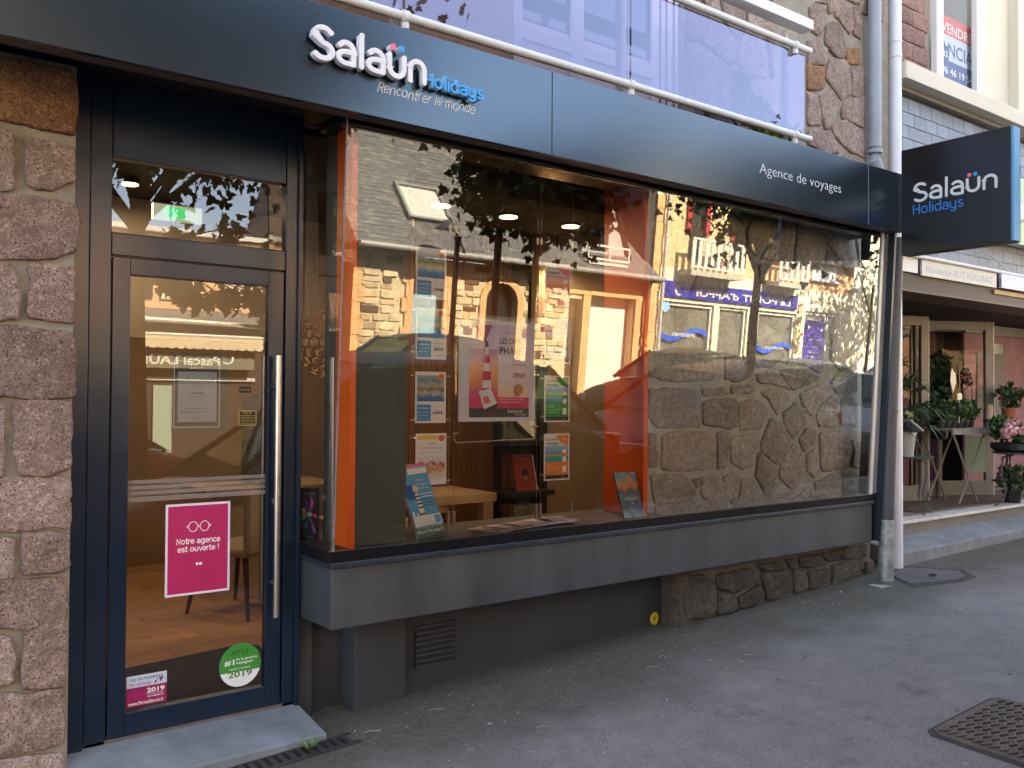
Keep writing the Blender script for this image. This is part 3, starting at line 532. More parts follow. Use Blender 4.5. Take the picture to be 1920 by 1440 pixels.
# raised logo letters
O=Vector((1.566,3.60,3.016)); mlet=M('raised_white_letter',(.80,.80,.83),.35); 
sc=.565/(sum(GL[q][1] for q in 'Salaun')-.3)
x=0
for q in 'Salaun':
    st,adv=GL[q]; b=MB()
    for k,p in enumerate(st): stroke2d(b,[((a+x)*sc,bb*.093) for a,bb in p],.0245,O,X_,Z_,.018,.050+k*.0008,mlet)
    b.build('letter',fs,bevel=.003,seg=2); x+=adv
xu=sum(GL[q][1] for q in 'Sala')*sc
for dx,mm in ((.018,M('pink_dot_face',(.85,.14,.30),.4)),(.062,M('blue_dot_face',(.03,.35,.80),.4))):
    ci=[(.0155*math.cos(a*PI/8),.0155*math.sin(a*PI/8)) for a in range(16)]; o=(O.x+xu+dx-.003,O.y,O.z+.128)
    b=MB(); b.prism(ci,o,X_,Z_,.018,.055,mlet); b.prism(ci,o,X_,Z_,.055,.058,mm); b.build('letter_dot',fs)
O=Vector((2.135,3.60,3.012)); mbl=M('blue_letter_face',(.03,.36,.80),.4); x=0; sc=.33/(sum(GL[q][1] for q in 'Holidays')-.3)
for q in 'Holidays':
    st,adv=GL[q]; b=MB()
    for k,p in enumerate(st):
        pts=[((a+x)*sc,bb*.042) for a,bb in p]; stroke2d(b,pts,.0105,O,X_,Z_,.012,.040+k*.0006,M('pale_blue_letter_side',(.35,.62,.82),.4)); stroke2d(b,pts,.0105,O,X_,Z_,.0405+k*.0006,.0425+k*.0006,mbl)
    b.build('letter',fs); x+=adv
b=MB(); STK('Rencontrer le monde',.033,.0044,Vector((1.905,3.60,2.944)),X_,Z_,.0,.0025,m_white,fit=.535,mb=b,slant=.30,wob=.14); b.build('slogan_lettering',fs)
b=MB(); TXT(b,'Agence de voyages',.096,(4.68,3.60,3.008),X_,Z_,C('e8e8ea'),fit=.915,bold=-.012,d=.002); b.build('lettering',fs)
# projecting blade sign
bs=thing('projecting_sign',(6.40,3.58,2.64),'square black box sign projecting over the pavement from the fascia end','shop sign')
b=MB(); b.box(6.352,6.452,2.785,3.575,2.637,3.437,m_black); b.build('box',bs,bevel=.003)
b=MB(); b.box(6.358,6.446,2.765,2.785,2.642,3.432,M('blue_grey_edge_strip',(.14,.36,.62),.3)); b.build('edge_strip',bs,bevel=.003)
b=MB(); b.box(6.446,6.47,2.772,3.575,2.637,3.437,M('sign_rear_grey',(.12,.14,.2),.4)); b.build('rear_tray',bs)
eb=-Y_
b=MB(); STK('Salaun',.088,.020,Vector((6.352,3.478,3.032)),eb,Z_,.0005,.002,m_white,fit=.60,mb=b)
for dx,mm in ((.414,_M['pink_dot_face']),(.456,mbl)): b.prism([(.015*math.cos(a*PI/8),.015*math.sin(a*PI/8)) for a in range(16)],(6.352,3.478-dx,3.150),eb,Z_,.0005,.003,mm)
b.build('lettering',bs)
b=MB(); STK('Holidays',.048,.0085,Vector((6.352,3.478,2.936)),eb,Z_,.0005,.002,C('2f7fd0'),fit=.365,mb=b); b.build('small_lettering',bs)
# ---------------- downpipes ----------------
mg=M('blue_grey_zinc',(.27,.30,.33),.5,nz=(3,.15),bump=(20,.2)); mwp=M('white_pvc',(.66,.67,.72),.35,nz=(3,.08))
b=thing('downpipe',(6.72,4.0,3.3),'blue-grey zinc downpipe with a flared elbow down the upper stone wall','downpipe')
q=MB(); q.tube([(6.70,4.0,7.3),(6.70,4.0,3.62)],.052,mg,n=20); q.build('pipe',b,auto=True)
q=MB(); q.tube([(6.70,4.0,3.62),(6.70,4.0,3.50),(6.74,3.99,3.42),(6.80,3.97,3.36),(6.86,3.96,3.33)],[.056,.052,.05,.05,.05],mg,n=20); q.tube([(6.70,4.0,3.60),(6.70,4.0,3.57)],.060,mg,n=20); q.build('elbow',b,auto=True)
b=thing('downpipe',(7.12,4.05,.2),'white plastic downpipe running the full height between the two buildings','downpipe')
q=MB(); q.tube([(7.10,4.05,7.3),(7.10,4.05,2.8),(7.02,4.0,1.2),(6.99,3.98,.14)],.052,mwp,n=20); q.build('pipe',b,auto=True)
for z in (4.60,4.47): q=MB(); q.tube([(7.10,4.05,z),(7.10,4.05,z+.02)],.058,mwp,n=20); q.build('collar',b,auto=True)
q=MB(); q.tube([(7.09,4.12,.9),(7.07,4.10,.2)],.06,mwp,n=12); q.build('boot',b,auto=True)
b=thing('downpipe',(6.53,3.8,.1),'thick dark grey downpipe leaning in front of the window end, bare metal at its foot','downpipe')
q=MB(); q.tube([(6.575,3.74,2.82),(6.53,3.80,.60)],.054,M('painted_pipe_dark',(.05,.055,.062),.5,nz=(3,.2),bump=(30,.2)),n=24); q.build('pipe',b,auto=True)
q=MB(); q.tube([(6.53,3.80,.60),(6.525,3.805,.07)],.056,M('worn_metal_pipe',(.30,.31,.30),.5,.4,nz=(9,.55)),n=24); q.build('foot_pipe',b,auto=True)
q=MB(); q.tube([(6.548,3.775,1.44),(6.547,3.776,1.46)],.060,M('painted_pipe_dark',(.05,.055,.062)),n=24); q.build('clip',b,auto=True)
b=MB(); b.box(6.50,6.60,3.82,3.98,.8,2.82,m_slabd,lean=.03); b.build('corner_post',bld)
b=MB(); b.prism([(0,0),(.35,-.02),(.37,.10),(.02,.12)],(6.27,3.69,.115),X_,Y_,-.05,0,M('small_concrete_pad',(.3,.29,.27),.85,nz=(9,.2))); tag(b.build('concrete_pad'),'thin pale concrete pad under the foot of the dark downpipe','pad')
# ---------------- balcony ----------------
bal=thing('balcony',(3.6,3.7,3.3),'first floor balcony with white tube rails and lavender reflecting glass screens','balcony')
m_bg=glass('balcony_glass',(.48,.43,.54),1.2,.01,.10,(.72,.74,1.0))
q=MB(); q.tube([(-4,3.70,3.375),(5.37,3.70,3.375)],.024,m_white,n=14); q.build('bottom_rail',bal,auto=True)
q=MB(); q.tube([(-4,3.70,4.0),(5.37,3.70,4.0)],.024,m_white,n=14); q.build('top_rail',bal,auto=True)
q=MB(); q.box(-4,5.33,3.64,3.74,4.12,4.19,m_white); q.build('handrail',bal,bevel=.004)
for x0,x1 in ((-4,.52),(.54,2.10),(2.115,3.625),(3.64,5.335)):
    q=MB(); q.add([(x0,3.718,3.40),(x1,3.718,3.40),(x1,3.718,3.975),(x0,3.718,3.975)],[(0,1,2,3)],m_bg); q.build('glass_screen',bal)
for x in (.53,2.105,3.62,5.20):
    q=MB(); q.box(x-.04,x-.005,3.75,3.79,3.26,4.12,m_white); q.build('post',bal)
    for z in (3.375,4.0): 
        q=MB(); q.tube([(x-.02,3.70,z),(x+.015,3.70,z)],.032,m_white,n=14); q.tube([(x,3.70,z-.03),(x,3.70,z-.06)],.02,m_white,n=8); q.build('clamp',bal,auto=True)
q=MB(); q.box(5.0,5.33,3.76,4.08,3.28,3.34,m_white); q.build('bracket',bal)
# first floor glazed door behind the balcony
mwf=M('white_pvc_frame',(.72,.66,.64),.4)
ud=thing('upper_window',(3.75,4.14,3.2),'white panelled double window door on the first floor behind the glass balcony','window')
q=MB(); q.box(3.055,4.455,4.12,4.16,3.2,3.78,mwf); q.build('lower_panel',ud)
for x0,x1 in ((3.055,3.12),(3.50,3.60),(3.92,3.96),(4.20,4.455)): q=MB(); q.box(x0,x1,4.095,4.119,3.2,5.5,mwf); q.build('frame_post',ud,bevel=.004)
for x in (4.27,4.33,4.40): q=MB(); q.box(x,x+.008,4.088,4.095,3.2,5.5,M('frame_groove',(.12,.10,.10),.6)); q.build('groove',ud)
for x0,x1 in ((3.121,3.499),(3.601,3.919),(3.961,4.199)):
    q=MB(); q.box(x0,x1,4.10,4.119,3.66,3.74,mwf); q.build('mid_rail',ud,bevel=.003); q=MB(); q.box(x0,x1,4.125,4.135,3.781,5.5,M('upper_pane_glass',(.03,.05,.08),.04,spec=.9)); q.build('pane',ud)
# plants on the balcony
def bush(mb,c,r,n,size,mats,rr,up=.3):
    c=Vector(c)
    for k in range(n):
        a=rr.uniform(0,2*PI); e=rr.uniform(-1,1); q=rr.random()**.4; p=c+Vector((math.cos(a)*math.sqrt(1-e*e)*r[0]*q,math.sin(a)*math.sqrt(1-e*e)*r[1]*q,e*r[2]*q))
        d=Vector((rr.uniform(-1,1),rr.uniform(-1,1),rr.uniform(-.3,1)+up)).normalized(); s=d.cross(Vector((rr.uniform(-1,1),rr.uniform(-1,1),rr.uniform(-1,1)))).normalized(); z=size*rr.uniform(.6,1.3)
        mb.add([p-s*z*.02,p+d*z*.5-s*z*.32,p+d*z,p+d*z*.5+s*z*.32],[(0,3,2,1)],rr.choice(mats))
lf=[M('leaf_green',(.09,.15,.03),.6),M('leaf_yellow_green',(.60,.62,.08),.6),M('leaf_dark',(.035,.07,.02),.6)]
rr=random.Random(5)
q=MB()
for k in range(7):
    x=4.76+k*.075; bush(q,(x,3.815,3.50-.006*k*k+(.08 if k==0 else 0)),(.075,.045,.11 if k else .16),260,.06,[lf[1],lf[1],lf[0]],rr,.6)
tag(q.build('balcony_plant'),'yellow-green trailing plant behind the balcony glass above the fascia lettering','plant')
q=MB(); bush(q,(5.16,3.79,3.41),(.09,.05,.05),160,.04,[M('leaf_purple',(.07,.03,.04),.6),lf[2]],rr); bush(q,(5.28,3.79,3.41),(.07,.05,.06),90,.04,lf[:2],rr)
tag(q.build('balcony_plant'),'low dark purple plant at the right end of the balcony','plant')
q=MB(); bush(q,(2.17,3.80,3.62),(.14,.05,.10),220,.07,[M('leaf_brown',(.14,.08,.05),.7)],rr)
tag(q.build('balcony_plant'),'brownish fern seen through the balcony glass near its top left clamp','plant')
# ---------------- drain, covers, debris ----------------
mi=M('cast_iron',(.055,.05,.048),.6,.3,nz=(12,.35),bump=(60,.4))
dg=thing('drain_channel',(1.3,3.80,-.1),'narrow iron drain channel grate along the doorstep edge','drain')
def gzd(x): return gz(x,3.84)+.006
for k in range(52):
    x=-.42+k*.045
    q=MB(); q.add([(x,3.775,gzd(x)-.02),(x+.024,3.775,gzd(x)-.02),(x+.024,3.865,gzd(x)-.02),(x,3.865,gzd(x)-.02),(x,3.775,gzd(x)),(x+.024,3.775,gzd(x)),(x+.024,3.865,gzd(x)),(x,3.865,gzd(x))],[(4,5,6,7),(0,1,5,4),(1,2,6,5),(2,3,7,6),(3,0,4,7)],mi); q.build('bar',dg)
q=MB(); 
for ya,yb in ((3.748,3.772),(3.868,3.885)): q.add([(-.5,ya,gzd(-.5)+.001),(1.93,ya,gzd(1.93)+.001),(1.93,yb,gzd(1.93)+.001),(-.5,yb,gzd(-.5)+.001),(-.5,ya,gzd(-.5)-.03),(1.93,ya,gzd(1.93)-.03),(1.93,yb,gzd(1.93)-.03),(-.5,yb,gzd(-.5)-.03)],[(0,1,2,3),(0,4,5,1),(1,5,6,2),(2,6,7,3),(3,7,4,0)],mi)
q.build('rim',dg)
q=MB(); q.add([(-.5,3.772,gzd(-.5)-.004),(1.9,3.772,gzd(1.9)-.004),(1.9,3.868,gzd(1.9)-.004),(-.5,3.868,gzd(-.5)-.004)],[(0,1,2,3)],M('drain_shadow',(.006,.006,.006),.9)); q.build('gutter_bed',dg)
cv=thing('manhole_cover',(4.38,1.82,0),'rusty ribbed iron inspection cover set in the pavement at bottom right','manhole cover')
def slab(b,pts,h,m,dz=0):
    n=len(pts); vs=[(x,y,gz(x,y)+dz+h) for x,y in pts]+[(x,y,gz(x,y)+dz-.02) for x,y in pts]; b.add(vs,[list(range(n))]+[(i,i+n,(i+1)%n+n,(i+1)%n) for i in range(n)],m)
mru=M('rusty_iron',(.12,.088,.072),.75,.2,nz=(9,.4),bump=(70,.5))
q=MB(); slab(q,[(4.04,1.45),(4.74,1.45),(4.76,1.50),(4.74,2.14),(4.68,2.17),(4.08,2.17),(4.03,2.13),(4.02,1.5)],.003,M('cover_rim_dirt',(.04,.035,.03),.9)); q.build('rim',cv)
q=MB(); slab(q,[(4.06,1.47),(4.72,1.47),(4.72,2.12),(4.66,2.15),(4.10,2.15),(4.06,2.11)],.009,mru); q.build('plate',cv)
q=MB()
for j in range(17):
    for i in range(16):
        x=4.085+i*.040; y=1.49+j*.038; a=.011 if (i)%2 else -.011
        v=[(x,y-a),(x+.04,y+a),(x+.04,y+a+.015),(x,y-a+.015)]
        if x+.04<4.71: q.add([(p[0],p[1],gz(*p)+.0185) for p in v]+[(p[0],p[1],gz(*p)+.008) for p in v],[(0,1,2,3),(0,4,5,1),(1,5,6,2),(2,6,7,3),(3,7,4,0)],mru)
r=q.build('rib',cv); r['kind']='stuff'
cv=thing('manhole_cover',(6.9,3.75,.1),'worn flat inspection cover with chipped edges beside the downpipe foot','manhole cover')
q=MB(); slab(q,[(6.45,3.56),(6.9,3.40),(7.18,3.42),(7.36,3.62),(7.1,3.96),(6.75,3.94)],.003,M('cover_rim_dirt',(.04,.035,.03))); q.build('rim',cv)
q=MB(); slab(q,[(6.53,3.60),(6.90,3.46),(7.12,3.47),(7.26,3.60),(7.05,3.90),(6.72,3.90)],.009,M('worn_cover',(.09,.08,.08),.8,nz=(8,.3),bump=(60,.5))); q.build('plate',cv)
q=MB(); slab(q,[(6.86,3.62),(6.93,3.60),(6.98,3.66),(6.91,3.67)],.011,m_black); q.build('lifting_hole',cv)
q=MB(); rr=random.Random(9); md=[M('petal_white',(.6,.58,.52),.8),M('petal_cream',(.42,.38,.28),.8),M('grit_dark',(.04,.035,.03),.9)]
for k in range(900):
    x=rr.uniform(.2,9); y=rr.choice([rr.uniform(1.3,3.95),rr.uniform(3.0,3.95),rr.gauss(3.85,.12)]); 
    if y>4.0 or (x<1.85 and y>3.72) or (x<2.0 and y>3.9): continue
    s=rr.uniform(.002,.0052)*(1.6 if rr.random()<.07 else 1); a=rr.uniform(0,PI); z=gz(x,y)+.0025; u=Vector((math.cos(a),math.sin(a),rr.uniform(-.2,.4)))*s; w=Vector((-math.sin(a),math.cos(a),rr.uniform(0,.4)))*s*rr.uniform(.4,.9); p=Vector((x,y,z)); 
    q.add([p-u,p+w,p+u+Vector((0,0,s*.4)),p-w],[(0,3,2,1)],rr.choice(md))
mgum=M('old_gum',(.055,.05,.048),.9); mgl=M('pale_gum',(.30,.28,.27),.9)
for k in range(90):
    x=rr.uniform(1.5,10); y=rr.uniform(1.2,3.7); s=rr.uniform(.006,.014); z=gz(x,y)+.0012; q.add([(x+s*math.cos(a)*rr.uniform(.8,1.2),y+s*.9*math.sin(a)*rr.uniform(.8,1.2),z) for a in [i*PI/5 for i in range(10)]],[tuple(range(10))],mgum if k%4 else mgl)
for k in range(26):
    x=rr.uniform(1.9,6.5); y=rr.uniform(3.3,4.0); z=gz(x,y)+.003; a=rr.uniform(-.6,.6); l=rr.uniform(.02,.09)
    q.tube([(x,y,z),(x+l*.5,y+l*a*.3,z+.004),(x+l,y+l*a,z)],.0012,md[1] if k%3 else md[2],n=4)
tag(q.build('petal_litter'),'scattered fallen petals, grit and tiny twigs over the asphalt pavement','litter',kind='stuff')
q=MB(); 
for k in range(22):
    a=k*.9; l=.035+.02*(k%3); p=Vector((1.70,3.82,gzd(1.7))); d=Vector((math.cos(a)*.8,math.sin(a)*.5,.55)).normalized(); s=Vector((-math.sin(a),math.cos(a),0))*.008; q.add([p,p+d*l*.6-s,p+d*l,p+d*l*.6+s],[(0,3,2,1)],M('weed_green',(.10,.19,.03),.6))
tag(q.build('weed'),'tiny bright green weed growing out of the drain grate','weed')
# ================= interior of the agency =================
m_wall=M('tan_wall',(.34,.235,.135),.8,nz=(2,.06)); m_wallb=M('beige_wall',(.42,.36,.29),.8,nz=(2,.06)); m_dark=M('dark_brown_wall',(.06,.036,.024),.7,nz=(2,.1)); m_ceil=M('dark_ceiling',(.045,.032,.025),.8)
b=MB(); b.box(-2.5,7,4.3,9.9,-.25,-.006,M('subfloor',(.2,.13,.08),.8)); struct(b.build('shop_floor'))
mfl=M('oak_plank',(.56,.31,.14),.42,nz=(7,.35),streak=(1.2,14,14),var=.12,bump=(30,.1)); mfl.node_tree
sh=MB(); sh.box(0,1.195,0,.176,0,.012,mfl); pm=sh.mesh('plank')
fl=bpy.data.objects['shop_floor']
for j in range(24):
    for i in range(5):
        o=bpy.data.objects.new('plank',pm); COL.objects.link(o); o.parent=fl; o.location=(.3+i*1.2-(j*.47)%1.2,4.45+j*.18,-.010)
b=MB(); b.add([(.92,4.27,.006),(1.81,4.27,.006),(2.02,5.30,.006),(1.93,5.38,.006),(1.0,5.24,.006),(.5,4.9,.006)],[(0,1,2,3,4,5)],M('doormat_brown',(.028,.022,.018),.95,bump=(120,1.0,.006))); tag(b.build('doormat'),'dark brown bristle doormat just inside the glass door','doormat')
def wall(name,x0,x1,y0,y1,z0,z1,m): b=MB(); b.box(x0,x1,y0,y1,z0,z1,m); return struct(b.build(name))
wall('left_wall',-2.5,-2.4,4.4,9.8,0,2.95,m_wallb); wall('back_wall',-2.4,7,8.4,8.5,0,2.95,m_wall)
wall('ceiling',-2.5,7,4.42,9.8,2.94,2.97,m_ceil); wall('right_wall',6.9,7.0,4.42,8.4,0,2.94,m_wallb)
wall('tan_partition',4.45,6.6,5.6,5.7,0,2.94,m_wall)
wall('beige_bulkhead',1.2,3.1,6.6,6.7,1.95,2.94,m_wallb)
# dark wood slatted partition
b=MB(); b.box(3.55,4.45,6.05,6.1,0,2.94,m_dark); pw=struct(b.build('wood_partition'))
mwd=M('walnut_slat',(.13,.055,.022),.5,nz=(9,.3),streak=(10,10,.5),var=.15); s=MB(); s.box(0,.046,-.012,0,0,2.9,mwd); sm=s.mesh('slat')
for k in range(26):
    o=bpy.data.objects.new('slat',sm); COL.objects.link(o); o.parent=pw; o.location=(3.2+k*.05,6.049,.01)
# window display plinth (inner sill)
b=MB(); b.box(1.835,4.13,3.875,4.38,.758,.80,M('display_sill_brown',(.085,.070,.058),.6,nz=(3,.15))); b.box(1.84,4.13,4.33,4.37,-.2,.756,m_slabd); struct(b.build('display_sill'))
wall('grey_pillar',1.957,2.262,3.93,4.25,.803,2.93,M('pillar_grey_green',(.075,.095,.092),.7,nz=(1.5,.15)))
b=MB(); b.box(1.924,1.953,3.885,4.05,.803,2.93,m_orange); tag(b.build('orange_panel'),'tall orange board standing beside the grey pillar at the window corner','panel','orange boards')
b=MB(); b.box(3.96,4.0,3.925,4.29,.803,2.93,m_orange)
tag(b.build('orange_panel'),'wide orange board standing where the stone wall begins','panel','orange boards')
# ceiling lamps
wall('lowered_ceiling',2.3,4.4,4.45,5.3,2.803,2.939,m_ceil)
me=M('lamp_disc_lit',(1,.8,.5),.5,emit=((1,.62,.26),2.1)); mh=M('lamp_housing',(.02,.018,.015),.5)
for k,(x,y,z,r,lab) in enumerate(((3.05,4.87,2.79,.062,'leftmost lit spot lamp of the front ceiling row'),(3.605,4.88,2.79,.062,'middle lit spot lamp of the front ceiling row'),(4.16,4.87,2.79,.062,'rightmost lit spot lamp of the front ceiling row'),(4.58,5.52,2.60,.075,'lit flat lamp hanging lower, in front of the tan partition'))):
    t=thing('spot_lamp',(x,y,z),lab,'lamp','lit spot lamps on the agency ceiling')
    b=MB(); b.lathe((x,y,z),[(r,0),(r+.010,0),(r+.010,.011),(r*.7,.012)],mh,n=24); (b.tube([(x,y,z+.01),(x,y,2.94)],.006,mh,n=8) if z<2.7 else None); b.build('housing',t,auto=True)
    b=MB(); b.lathe((x,y,z-.004),[(r,.0),(r,.006)],me,n=24); b.build('bulb',t)
def lamp(x,y,z,e,sz=.25,col=(1,.70,.42)):
    l=bpy.data.lights.new('ceiling_lamp_light','AREA'); l.shape='DISK'; l.size=sz; l.energy=e*.16; l.color=col; o=bpy.data.objects.new('ceiling_lamp_light',l); COL.objects.link(o); o.location=(x,y,z); return o
for x,y in ((3.05,4.87),(3.605,4.88),(4.16,4.87)): lamp(x,y,2.77,4,.11)
lamp(4.58,5.52,2.58,3,.13)
for x,y in ((1.4,6.0),(2.2,7.2),(3.8,6.9)): 
    t=thing('spot_lamp',(x,y,2.9),'lit recessed spot lamp deep in the agency, above '+{1.4:'the door passage',2.2:'the chairs',3.8:'the back room'}[x],'lamp','lit spot lamps on the agency ceiling')
    b=MB(); b.lathe((x,y,2.9),[(.05,0),(.065,0),(.065,.03)],mh,n=18); b.build('housing',t); b=MB(); b.lathe((x,y,2.895),[(.05,0),(.05,.005)],me,n=18); b.build('bulb',t); lamp(x,y,2.88,6,.12)
# wooden lattice pendant ball
t=thing('pendant_lamp',(2.72,5.5,1.9),'large round pendant lamp shade of woven wooden strips hanging behind the orange board','lamp')
b=MB(); mwv=M('blond_wood_strip',(.70,.45,.20),.55,nz=(8,.2))
import bmesh
bm=bmesh.new(); bmesh.ops.create_icosphere(bm,subdivisions=3,radius=.235); bm2=bmesh.new()
fc={f.index:f.calc_center_median().normalized()*.235 for f in bm.faces}; bm.verts.ensure_lookup_table()
c0=Vector((2.58,5.5,1.895))
for e in bm.edges:
    f=e.link_faces
    if len(f)==2:
        p,q=fc[f[0].index],fc[f[1].index]; d=(q-p).normalized(); nrm=((p+q)/2).normalized(); s=d.cross(nrm)*.0075; k=nrm*.002
        b.add([c0+p-s-k,c0+q-s-k,c0+q+s-k,c0+p+s-k,c0+p-s+k,c0+q-s+k,c0+q+s+k,c0+p+s+k],[(3,2,1,0),(4,5,6,7),(0,1,5,4),(1,2,6,5),(2,3,7,6),(3,0,4,7)],mwv)
bm.free(); bm2.free(); b.build('shade',t); b=MB(); b.tube([(2.60,5.5,2.12),(2.60,5.5,2.94)],.004,m_black,n=6); b.build('cord',t)
# emergency exit sign
t=thing('exit_sign',(1.72,5.9,2.72),'small pale green lit emergency exit box above the door inside','exit sign')
b=MB(); b.box(1.52,1.83,5.9,5.94,2.68,2.78,M('exit_box_plastic',(.6,.58,.42),.5,emit=((.75,.8,.5),.05))); b.build('box',t)
b=MB(); b.box(1.60,1.72,5.894,5.899,2.695,2.765,M('exit_green',(.05,.5,.12),.5,emit=((.1,.7,.2),.10))); b.build('green_pictogram',t)
# posters --------------------------------------------------------
def poster(name,label,cat,group,o,ex,ey,w,h,bg,items,th=.0012):
    t=thing(name,o,label,cat,group); nn=ex.cross(ey); ov=Vector(o)
    b=MB(); b.prism([(0,0),(w,0),(w,h),(0,h)],ov,ex,ey,-th,0,bg); b.build('sheet',t)
    pr=MB(); tx=MB(); k=0
    for it in items:
        k+=1
        if it[0]=='r': pr.rect(it[1]*w,it[2]*h,it[3]*w,it[4]*h,ov,ex,ey,.0004*k,it[5])
        elif it[0]=='p': pr.add([ov+ex*a*w+ey*c*h+nn*.0004*k for a,c in it[1]],[tuple(range(len(it[1])))],it[2])
        elif it[0]=='c': pr.add([ov+ex*(it[1]*w+it[3]*w*math.cos(a*PI/10))+ey*(it[2]*h+it[3]*w*math.sin(a*PI/10))+nn*.0004*k for a in range(20)],[tuple(range(20))],it[4])
        elif it[0]=='t': TXT(tx,it[4],it[3]*h,ov+ex*it[1]*w+ey*it[2]*h,ex,ey,it[5],align=it[6] if len(it)>6 else 'L',fit=it[7]*w if len(it)>7 else None,d=.0004*k,bold=it[8] if len(it)>8 else 0)
    if pr.v: pr.build('print',t)
    if tx.v: tx.build('lettering',t)
    return t
m_ink=C('25242a'); m_inkb=C('3a4a8c'); m_red=C('c23a3a'); m_gr=C('8a8f98'); m_wh=C('f2f3f5')
ph_sea=photo('print_resort_sea',[(0,(.02,.12,.4)),(.28,(.04,.3,.55)),(.4,(.55,.48,.35)),(.6,(.12,.2,.06)),(.75,(.3,.45,.6)),(1,(.75,.8,.85))],5,.18)
ph_beach=photo('print_beach',[(0,(.02,.16,.5)),(.35,(.03,.25,.62)),(.42,(.45,.35,.2)),(.55,(.7,.5,.25)),(.62,(.2,.4,.6)),(1,(.85,.75,.55))],3,.08)
ph_aer=photo('print_aerial',[(0,(.02,.1,.35)),(.2,(.04,.2,.5)),(.3,(.6,.55,.45)),(.45,(.1,.16,.06)),(.6,(.5,.42,.3)),(.8,(.08,.25,.45)),(1,(.35,.4,.3))],9,.25)
ph_city=photo('print_city_sky',[(0,(.55,.5,.4)),(.3,(.65,.5,.3)),(.42,(.12,.12,.1)),(.5,(.35,.5,.65)),(1,(.2,.45,.75))],6,.12)
ph_grn=photo('print_green_coast',[(0,(.02,.2,.35)),(.3,(.03,.35,.55)),(.45,(.1,.3,.1)),(.6,(.3,.45,.35)),(.8,(.1,.35,.7)),(1,(.3,.5,.8))],7,.2)
ph_isl=photo('print_island_bay',[(0,(.02,.3,.3)),(.3,(.03,.4,.42)),(.42,(.5,.42,.3)),(.55,(.3,.2,.1)),(.62,(.15,.4,.75)),(1,(.3,.55,.85))],6,.1)
ph_sun=photo('print_sunset_shore',[(0,(.7,.05,.2)),(.2,(.6,.08,.25)),(.4,(.75,.3,.12)),(.55,(.85,.45,.2)),(.75,(.8,.45,.4)),(1,(.45,.3,.6))],3,.15)
ph_ppl=photo('print_people',[(0,(.75,.76,.8)),(.3,(.7,.6,.5)),(.45,(.6,.25,.08)),(.55,(.75,.55,.35)),(.65,(.35,.1,.05)),(.8,(.75,.76,.82)),(1,(.75,.76,.82))],5,.35)
K=1.075; PY=4.30
def px(a,b,z=None):  # fractions on the cable plane
    return a*K
blue=C('3f8fd0'); lb=C('9cc4ea')
def holdL(x,z,pic,price,lab,extra,label):
    it=[('r',.06,.42,.94,.93,pic),('c',.83,.9,.10,C('f0b050')),('c',.83,.9,.075,C('e05a50')),('r',.05,.04,.5,.36,blue),('t',.08,.27,.05,lab,m_wh,'L',.36),('t',.08,.2,.035,'séjour en tout inclus',m_wh,'L',.36),('t',.08,.14,.03,'départ de Nantes',m_wh,'L',.3),('t',.58,.31,.02,'à partir de','' or m_gr,'L',.3),('t',.58,.17,.085,price,m_ink,'L',.32,.01),('t',.62,.07,.035,extra,m_red,'L',.24)]
    return poster('window_poster',label,'poster','holiday posters on the left cable column',(x,PY,z),X_,Z_,.205,.293,m_paper,it)
holdL(2.528,2.098,ph_sea,'799€','CRÈTE','Fram','topmost poster of the left cables, priced 799€, half hidden by the stone house reflection')
holdL(2.530,1.755,ph_beach,'499€','DJERBA','Fram','poster of a blue pool by a beach priced 499€, second on the left cables')
holdL(2.530,1.392,ph_aer,'649€','DANEMARK','Fram','poster with an aerial resort view priced 649€, third on the left cables')
poster('window_poster','lowest poster on the left cables, white with a yellow top band and cheering people','poster','holiday posters on the left cable column',(2.536,PY,1.04),X_,Z_,.205,.293,m_paper,[('r',.05,.88,.95,.96,C('f2d060')),('c',.83,.9,.09,C('e07050')),('t',.5,.78,.05,'CET ÉTÉ,',m_inkb,'C'),('t',.5,.70,.05,'VOS VACANCES EN CLUB',m_inkb,'C',.74),('t',.5,.63,.025,'Fram  ·  Plein Vent  ·  Marmara',m_gr,'C',.8),('r',.05,.1,.95,.55,ph_ppl),('t',.5,.04,.03,'100% vacances',lb,'C')])
def holdR(x,z,pic,ca,sub,pct,label):
    it=[('p',[(.45,.97),(.95,.97),(.95,.72),(.66,.80)],ca),('r',.05,.40,.95,.74,pic),('r',.05,.10,.95,.40,ca),('r',.05,.03,.95,.11,m_ink),('r',.72,.16,.86,.66,m_wh),('r',.72,.30,.86,.40,ca),('r',.72,.50,.86,.58,ca),('t',.09,.86,.06,'LES OFFRES',m_ink,'L',.46),('t',.09,.76,.08,'PHARES',m_ink,'L',.46,.01),('t',.78,.86,.05,pct,m_wh,'C'),('t',.1,.32,.05,sub,m_wh,'L'),('t',.1,.26,.03,'séjour 8 jours / 7 nuits',m_wh,'L',.5),('t',.1,.20,.03,'en hôtel 4 étoiles',m_wh,'L',.4),('t',.72,.055,.035,'Salaün',m_wh,'C')]
    return poster('window_poster',label,'poster','lighthouse offer posters on the right cables',(x,PY,z),X_,Z_,.209,.293,m_paper,it)
holdR(3.466,2.100,ph_sun,C('e0808a'),'Baléares','-20%','topmost poster of the right cables, pinkish and washed by the reflection')
holdR(3.464,1.758,ph_city,C('4f9fd8'),'Lisbonne','-200€','poster of the right cables with a blue corner and a city skyline')
holdR(3.464,1.388,ph_grn,C('2f9a3c'),'La Celtie','-150€','poster of the right cables with a bright green lower half')
holdR(3.464,1.020,ph_isl,C('e08530'),'Crète','-75€','poster of the right cables with an orange lower half, lowest of its column')
